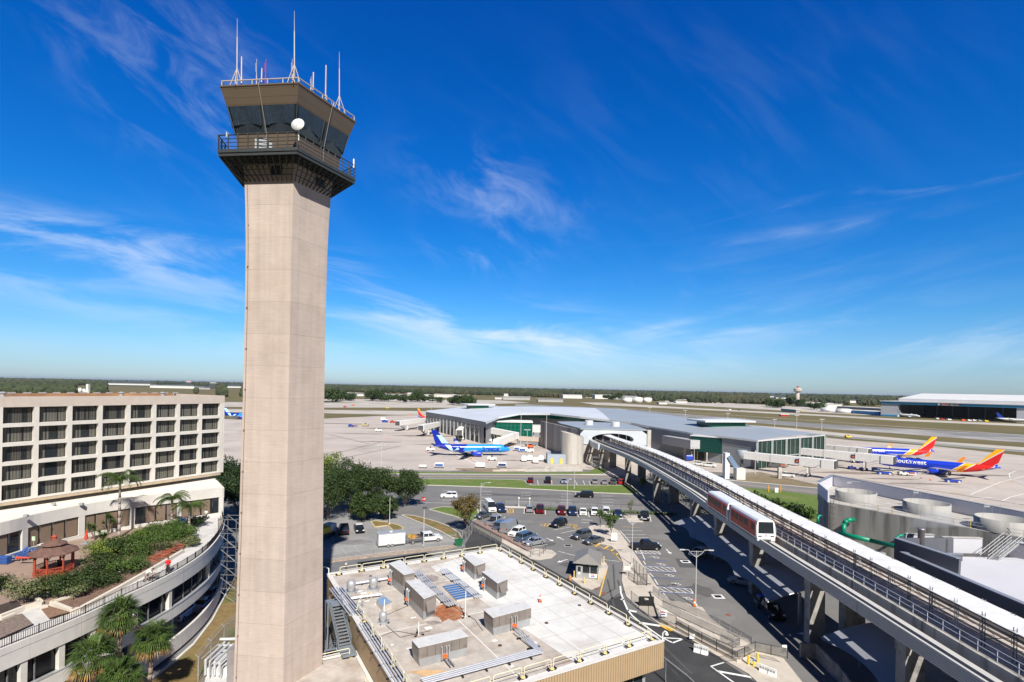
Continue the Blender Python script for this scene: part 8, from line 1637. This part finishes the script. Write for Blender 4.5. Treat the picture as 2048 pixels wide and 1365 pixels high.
p=G(409,1041,9.72);t=T('black_bag','black bag carried beside the walking person','bag',None,p);b=B();b.box(p+Vector((0,-.2,.62)),(.5,.25,.35),.4,.8);b.obj('pouch',BLACK,t);b=B();b.path([p+Vector((-.15,-.2,.78)),p+Vector((0,-.2,.95)),p+Vector((.15,-.2,.78))],.015,4);b.obj('strap',BLACK,t)
for px,py,z,fc,lab in((1878,958,0,0,'x'),):pass
VST=mat('vest_lime',(.55,.75,.05),.7)
person('ramp worker in a lime vest near the engine of the nearer blue airliner',1786,952,0,R(120),dict(step=.1,arm=.1),VST,TRD)
t=T('scaffold_tower','white braced scaffold tower standing between the hotel end and the control tower','scaffold',None,G(462,1200));b=B();c=D(463,1100,78.0);c.z=0;hw=1.3
for x in(-hw,hw):
 for y in(-hw,hw):b.tube((c.x+x,c.y+y,0),(c.x+x,c.y+y,12.2),.06,5)
for k in range(6):
 z=2+k*2.0
 for y in(-hw,hw):b.tube((c.x-hw,c.y+y,z),(c.x+hw,c.y+y,z),.055,4);b.tube((c.x-hw,c.y+y,z),(c.x+hw,c.y+y,z-2),.045,4)
 for x in(-hw,hw):b.tube((c.x+x,c.y-hw,z),(c.x+x,c.y+hw,z),.05,4);b.tube((c.x+x,c.y-hw,z-2),(c.x+x,c.y+hw,z),.04,4)
b.obj('frame',mat('scaffold_white',(.13,.135,.14),.5),t)
t=T('pipe_rack','white and silver pipe rack on the gravel pad at the tower foot','pipes',None,G(432,1340));c=G(452,1332);b=B()
for k in range(4):
 x=c.x-1.0+k*.5;b.path([(x,c.y+1.5,1.9-.1*k),(x+.1,c.y-2.5,1.9-.1*k),(x+.1,c.y-2.5,.3)],.13,8)
b.path([(c.x-1.6,c.y+1.6,2.2),(c.x+2.6,c.y+2.0,2.2)],.16,8);b.path([(c.x-1.6,c.y+1.0,1.8),(c.x+2.6,c.y+1.2,1.8)],.1,8)
for k in range(3):b.path([(c.x-1.4+k*1.2,c.y-3,.3),(c.x-1.4+k*1.2,c.y-3,2),(c.x-1.4+k*1.2,c.y+1,2)],.04,4)
b.obj('pipe',mat('insulated_pipe',(.60,.61,.61),.4,.1,2,metal=.3),t)
for k in range(3):b=B();b.box((c.x+.2+k*.9-.8,c.y-1.8,.45),(.6,.8,.8));b.obj('pump',WHITE,t)
t=T('condenser_unit','tall grey-brown condenser unit with round side fans against the tower','air unit',None,(c.x+2.6,c.y-2,0));q=D(462,1330,57.5);q.x+=1.1;b=B();b.bb(q.x-.5,q.x+1.5,55.5,59,0,3.9);b.obj('casing',mat('condenser_grey',(.24,.22,.21),.5),t)
for k in range(4):b=B();b.tube((q.x-.52,56.3+(k//2)*1.6,2.9-(k%2)*1.5),(q.x-.58,56.3+(k//2)*1.6,2.9-(k%2)*1.5),.5,16);b.obj('fan',BLACK,t)
def bld(name,label,x0,x1,yb,hpx,depth,wall,roof=None,cat_='building',grp='pale warehouses beyond the airfield',yb1=None,zoff=0,wins=0,roofh=.6):
 A_=G(x0,yb);Q_=G(x1,yb1 if yb1 is not None else yb+(x1-x0)*.02);d=Q_-A_;L_=d.length;d.normalize();n_=Vector((-d.y,d.x,0));h=hpx*A_.y/FP;t=T(name,label,cat_,grp,A_)
 b=B();b.prism([A_,Q_,Q_+n_*depth,A_+n_*depth],0,h);b.obj('wall',wall,t);b=B();b.prism([A_-n_*1-d,Q_-n_*1+d,Q_+n_*(depth+1)+d,A_+n_*(depth+1)-d],h,h+roofh);b.obj('roof',roof or WHITE,t)
 if wins:
  for k in range(wins):p=A_.lerp(Q_,(k+.3)/wins)-n_*.15;q=A_.lerp(Q_,(k+.7)/wins)-n_*.15;b=B();b.strip([(p.x,p.y,h*.25),(q.x,q.y,h*.25)],[(p.x,p.y,h*.7),(q.x,q.y,h*.7)]);b.obj('window',BLACK,t)
 return t
FWH=mat('far_white',(.66,.65,.63),.8,.05,.02,world=True);FGR=mat('far_grey',(.38,.38,.38),.8,.05,.02,world=True);FBE=mat('far_beige',(.5,.45,.38),.8)
wl=[(216,300,770,3,60,'long low white warehouse far off over the hotel roof, left one',FWH),(300,388,776,4.5,70,'long white warehouse over the hotel roof beside the dark trees',FWH),(398,420,779,3,30,'grey-roofed far building right of the long warehouses',FGR),(455,482,776,3,40,'white far building just left of the tower',FWH),(644,678,791,7.5,60,'white warehouse immediately right of the tower',FWH),(680,712,791.5,5,60,'pale green-roofed warehouse right of the first white one',mat('far_green',(.4,.52,.45),.8)),(714,729,792.5,4,30,'small white building between two warehouses',FWH),(735,768,793,5.5,50,'white shed right of the small white building',FWH),(768,800,793.5,4,50,'low white shed right of the middle sheds',FGR),(815,822,793,7,20,'narrow tall white block above the tree belt',FWH),(829,857,795,5,50,'white hangar above the right part of the tree belt',FWH),(868,910,795,5.5,50,'wide white building with grey roof above the round trees',FWH),(908,940,796,4.5,40,'cluster-like pale building right of the wide white one',FBE),(990,1005,799,3.2,30,'small white shed left of the grey hangar',FWH),(1006,1060,800,6,60,'grey and white hangar left of the terminal ridge',FGR),(1076,1126,804,5,50,'dark roofed open shed behind the terminal roof',FGR),(1126,1164,797,7,60,'tall white warehouse behind the terminal roof',FWH),(1190,1224,798,8,60,'big white warehouse left of the white tanks',FWH),(1222,1274,799,7,60,'grey warehouse just left of the white tanks',FGR),(1318,1334,809,4,20,'small white shed right of the white tanks',FWH),(1352,1374,806.5,2.5,20,'thin roofed canopy shed on the airfield edge',FWH),(1606,1640,812,7,40,'white office building right of the water tower',FWH),(1622,1684,815,7,60,'long white office block behind the two right tanks',FWH),(1700,1714,806,4,20,'white gabled roof in the far trees near the blue hangar',FWH),(1552,1572,798,2.5,30,'tiny white building in the far woods left of the water tower',FWH),(1540,1548,795,2,20,'tiny pale building in the far woods',FWH),(372,382,765,3,20,'pale pink far building on the horizon over the hotel',mat('far_pink',(.6,.4,.35),.8)),(420,432,767,2,20,'small beige far building on the horizon over the hotel',FBE),(1008,1016,797,9,12,'small tall white block among the far hangars',FWH)]
for i,(x0,x1,yb,hp_,dp,lab,m_)in enumerate(wl):bld('warehouse',lab,x0,x1,yb,hp_,dp,m_,FWH if m_ is not FGR else FGR,wins=0)
bld('shed','long blue-walled shed with white roof beside the hangar',1700,1758,827,6,30,mat('far_blue',(.04,.22,.48),.6),WHITE,grp=None,yb1=831);bld('shed','long thin grey-roofed car shed behind the tanks',1674,1762,817,4,30,FGR,grp=None,yb1=822)
bld('blast_wall','pale sloping metal screen on the far side of the airfield',1562,1592,823,5,6,FGR,grp=None,yb1=825.5);bld('equipment_hut','small red and white equipment hut beside the runway',1562,1576,833,3.5,5,RED,WHITE,grp=None,cat_='hut')
for i,(x,y,w_,h,lab)in enumerate(((1254.5,805.5,19,9.5,'white storage tank, left of the three behind the terminal'),(1275.5,806,19,11.5,'white domed storage tank, middle of the three'),(1294.5,806,17,10.5,'white domed storage tank, right of the three'),(1656.5,824,27,9,'white storage tank, left of the two by the airfield'),(1687,826.5,28,9,'white storage tank, right of the two by the airfield'),(160,786,6,10,'small white silo over the hotel roof, left one'),(168,786,6,8,'small white silo over the hotel roof, right one'))):
 p=G(x,y);r=w_/2*p.y/FP;hh=h*p.y/FP;t=T('storage_tank',lab,'tank','white storage tanks',p);b=B();b.smooth();b.lathe(p,[(r,0),(r,hh*.85)],28);b.obj('shell',FWH,t);b=B();b.smooth();b.lathe((p.x,p.y,hh*.85),[(r*1.01,0),(r*.6,hh*.12),(.2,hh*.15)],28);b.obj('dome',FWH,t)
p=G(174,786.5);t=T('silo_tower','tall thin white silo tower over the hotel roof','silo',None,p);b=B();k=p.y/FP;b.bb(p.x-2.2*k,p.x+2.2*k,p.y,p.y+5*k,0,18*k);b.obj('shaft',FWH,t);b=B();b.bb(p.x-6*k,p.x+6*k,p.y+1,p.y+4*k,0,4*k);b.obj('base',FWH,t)
p=D(1595,800,1250);p.z=0;k=1250/FP;t=T('water_tower','concrete mushroom-shaped tower with a red top on the far airfield edge','tower',None,p);b=B();b.smooth();zt=32+13*k;b.lathe(p,[(3.6*k,0),(3.4*k,zt-12*k)],20);b.obj('stem',mat('far_concrete',(.42,.38,.34),.9),t);b=B();b.lathe((p.x,p.y,zt-13*k),[(3.4*k,0),(7.2*k,3.5*k),(7.5*k,4*k),(7.5*k,8*k),(6.5*k,9.5*k),(2*k,10.5*k)],20);b.obj('bowl',MATS['far_concrete'],t);b=B();b.lathe((p.x,p.y,zt-2.5*k),[(1.6*k,0),(2.4*k,2*k),(.5*k,3.5*k)],10);b.obj('beacon_house',mat('far_red',(.4,.08,.05),.7),t)
h0=G(1763,832.5);h1=G(2048,846.5);hd_=(h1-h0);hd_.z=0;hL=hd_.length;hd_.normalize();hn=Vector((-hd_.y,hd_.x,0));h2=h0+hd_*hL*1.25;hz=22
t=T('maintenance_hangar','huge open-fronted aircraft hangar with a blue band and white stepped roof','hangar',None,h0)
def hq(s,n=0.0,z=0.0):q=h0+hd_*s+hn*n;return Vector((q.x,q.y,z))
LT=hL*1.25;so_=.135*hL*1.0;se=.955*hL
b=B();b.prism([hq(0),hq(so_),hq(so_,8),hq(0,8)],0,18.5);b.prism([hq(se),hq(LT),hq(LT,8),hq(se,8)],0,18.5);b.prism([hq(0,110),hq(LT,110),hq(LT,114),hq(0,114)],0,hz);b.prism([hq(-1,0),hq(0,0),hq(0,114),hq(-1,114)],0,hz);b.obj('wall',mat('hangar_wall',(.52,.53,.57),.6,.04,.05,world=True),t)
b=B();b.prism([hq(-1,-1),hq(LT,-1),hq(LT,9),hq(-1,9)],18.5,hz);b.obj('blue_band',mat('hangar_blue',(.05,.30,.55),.5,.04),t)
b=B();b.prism([hq(1,-1.2),hq(so_-1,-1.2),hq(so_-1,-.2),hq(1,-.2)],0,2.6);b.obj('blue_base',MATS['hangar_blue'],t)
b=B();b.prism([hq(-2,-2),hq(LT,-2),hq(LT,115),hq(-2,115)],hz,hz+1);b.obj('lower_roof',mat('hangar_roof',(.62,.62,.63),.6,.04,.05,world=True),t)
sa=.12*hL;b=B();b.loft([[hq(sa,8,hz+1),hq(LT,8,hz+1),hq(LT,8,hz+5),hq(sa,8,hz+5)],[hq(sa,60,hz+1),hq(LT,60,hz+1),hq(LT,60,hz+13),hq(sa+12,60,hz+13)]]);b.obj('upper_roof',MATS['hangar_roof'],t)
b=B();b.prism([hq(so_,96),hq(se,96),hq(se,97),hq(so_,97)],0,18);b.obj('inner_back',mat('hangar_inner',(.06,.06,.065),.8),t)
for k in range(7):b=B();s=so_+(se-so_)*(k+.5)/7;b.prism([hq(s,60),hq(s+1.5,60),hq(s+1.5,62),hq(s,62)],0,18);b.obj('inner_column',mat('hangar_column',(.2,.2,.21),.8),t)
s=.44*hL;b=B();b.prism([hq(s,-1.6),hq(s+.155*hL,-1.6),hq(s+.155*hL,-1.15),hq(s,-1.15)],18.7,hz-.2);sg=b.obj('sign_panel',WHITE,t)
for txt,s0_,m_ in(('\u25B2',.45*hL,BLACK),('AIR',.472*hL,RED),('BORNE',.514*hL,BLACK)):
 if txt=='\u25B2':vs,fs=[Vector((0,0,0)),Vector((3,0,0)),Vector((1.5,2.4,0))],[(0,1,2)]
 else:vs,fs=textmesh(txt,3.4,.1)
 if not vs:continue
 b=B();b.add([hq(s0_+v.x*1.25,-1.75,19.2+v.y)for v in vs],fs);b.obj('lettering',m_,sg,recalc=False)
plane('small white airliner with red tail parked in front of the hangar mouth',hq(.16*hL+30,-22),hq(.16*hL,-16),30,WHITE,28,'white airliners by the hangar');plane('airliner with navy tail standing inside the hangar mouth',hq(.86*hL+30,5),hq(.80*hL,-4),34,BLUE,30,'white airliners by the hangar');plane('white airliner nosing in at the right edge in front of the hangar',G(2018,845.5),G(2110,850),38,WHITE,34,'white airliners by the hangar')
for i,(x,y,m_)in enumerate(((1875,839,OFFW),(1884,840,RED),(1898,841,WHITE),(1926,842,ORANGE),(1938,842.5,WHITE),(1948,842.5,WHITE),(1959,843,GREY),(1972,844,YEL),(1790,833,GREY))):tug(x,y,'tiny airport vehicle in front of the hangar, %s from the left'%['second','third','fourth','fifth','sixth','seventh','eighth','ninth','first'][i],m_,0,1.7,None,'vehicles in front of the hangar')
for i,(x,y,m_,l)in enumerate(((1460,820.5,WHITE,'white van on the far taxiway behind the terminal'),(1478,821,BLACK,'black vehicle on the far taxiway behind the terminal'),(1604,823,YEL,'yellow vehicle beside the pale sloping screen'),(1696,876,YEL,'yellow vehicle alone on the right apron edge'),(690,815,RED,'red vehicle on the left taxiway'),(775,817.5,YEL,'yellow vehicle on the left taxiway'),(706,812,ORANGE,'orange vehicle on the far left taxiway'))):tug(x,y,l,m_,0,1.4,None,'far airfield vehicles')
gT='trees scattered on the airfield'
rnd=random.Random(77)
def fartree(x,y,hpx,lab,lm=LF_OAK):
 p=G(x,y);k=p.y/FP;tree('airfield_tree',lab,p,hpx*k*1.35,hpx*k*1.0,lm,n=1300,s=hpx*k*.2,grp=gT,clumps=14,seed=int(x*3),low=.1,tr=.3,limbs=2,fill=.5)
ft=[(646,803,18),(660,804,17),(674,803,15),(690,802,13),(702,802,11),(741,802,13),(752,803,15),(764,802,14),(778,804,11),(792,804.5,10),(806,805,10),(820,804,13),(834,804,14),(848,805,11),(864,806,9),(878,806.5,8),(908,810,12),(920,811,15),(934,811,14),(944,811,9)]
nm=['first','second','third','fourth','fifth','sixth','seventh','eighth','ninth','tenth','eleventh','twelfth','thirteenth','fourteenth','fifteenth','sixteenth']
for i,(x,y,h)in enumerate(ft):
 g_=('leafy clump right of the tower',i,5)if i<5 else(('long tree belt above the apron',i-5,11)if i<16 else('round clump left of the terminal roof',i-16,4));fartree(x,y,h*1.12,'dark tree, %s from the left in the %s'%(nm[g_[1]],g_[0]))
for i,(x,y,h)in enumerate(((1540,814,13),(1552,816,15),(1563,816,11),(1584,812,14),(1600,814,12),(1622,819,10),(1634,820,11),(1646,818,9),(1214,800,9),(1226,801,9),(1238,800,10))):fartree(x,y,h,'dark tree, %s in the loose line before the far offices and tanks'%nm[i])
def ico(sub=1):
 bm=bmesh.new();bmesh.ops.create_icosphere(bm,subdivisions=sub,radius=1);vs=[v.co.copy()for v in bm.verts];fs=[tuple(v.index for v in f.verts)for f in bm.faces];bm.free();return vs,fs
iv,if_=ico(1);rnd=random.Random(12);b=B()
def front(px):
 if px<500:return 33
 if px<640:return 26
 if px<1000:return 17.5
 if px<1130:return 19
 if px<1300:return 18
 if px<1560:return 24
 if px<1770:return 23
 return 30
WHD=[(x0,x1,yb)for x0,x1,yb,*_ in wl]
for _ in range(15000):
 px=rnd.uniform(-250,2350);f=front(px);yy=1.6+(f-1.6)*rnd.random()**1.25;x,y0=lev(px,774.9+(px-1024)*.01994+yy);Y=HC*FP/yy
 if rnd.random()>min(1,.3+yy/12):continue
 X=x*Y/FP
 pyw=774.9+(px-1024)*.01994+yy
 if any(x0-3<px<x1+3 and pyw>yb-7 for x0,x1,yb in WHD)or(150<px<182 and yy>14)or(1246<px<1306 and yy>14)or(1590<px<1602 and yy>20):continue
 r=max(6,min(26,Y*.0042))*rnd.uniform(.7,1.4);hh=min(19,10+Y*.0015)*rnd.uniform(.55,1.45);n0=len(b.v)
 b.v+=[Vector((X+v.x*r*(1+.25*math.sin(9*v.y+n0)),Y+v.y*r,max(-1,hh*.45+v.z*hh*.62*(1+.2*math.sin(7*v.x+n0)))))for v in iv];b.f+=[tuple(i+n0 for i in q)for q in if_];b.m+=[0]*len(if_);b.sm+=[False]*len(if_)
o=b.obj('far_wood',mat('far_wood',(.012,.026,.008),.9,.5,.006,col2=(.055,.072,.026),stain=(.085,.07,.035),stains=.0016,world=True),recalc=False);tag(o,'dense far woodland covering the plain to the horizon','woodland',None,'stuff')
b=B();b.sheet([(-30000,2600,.5),(30000,2600,.5),(30000,36000,.5),(-30000,36000,.5)]);st(b.obj('wooded_plain',mat('wooded_plain',(.035,.052,.022),1,.4,.004,col2=(.065,.075,.04),world=True)))
m=bpy.data.materials.new('haze');m.use_nodes=True;tn=m.node_tree;tn.nodes.remove(tn.nodes['Principled BSDF']);pv=tn.nodes.new('ShaderNodeVolumePrincipled');pv.inputs['Color'].default_value=(.75,.87,1,1);pv.inputs['Density'].default_value=HAZE_D;pv.inputs['Anisotropy'].default_value=.2;tn.links.new(pv.outputs[0],tn.nodes['Material Output'].inputs['Volume'])
if HAZE_D>0:b=B();b.bb(-31000,31000,-300,41000,-1.1,75);o=b.obj('haze',m);o['kind']='stuff'
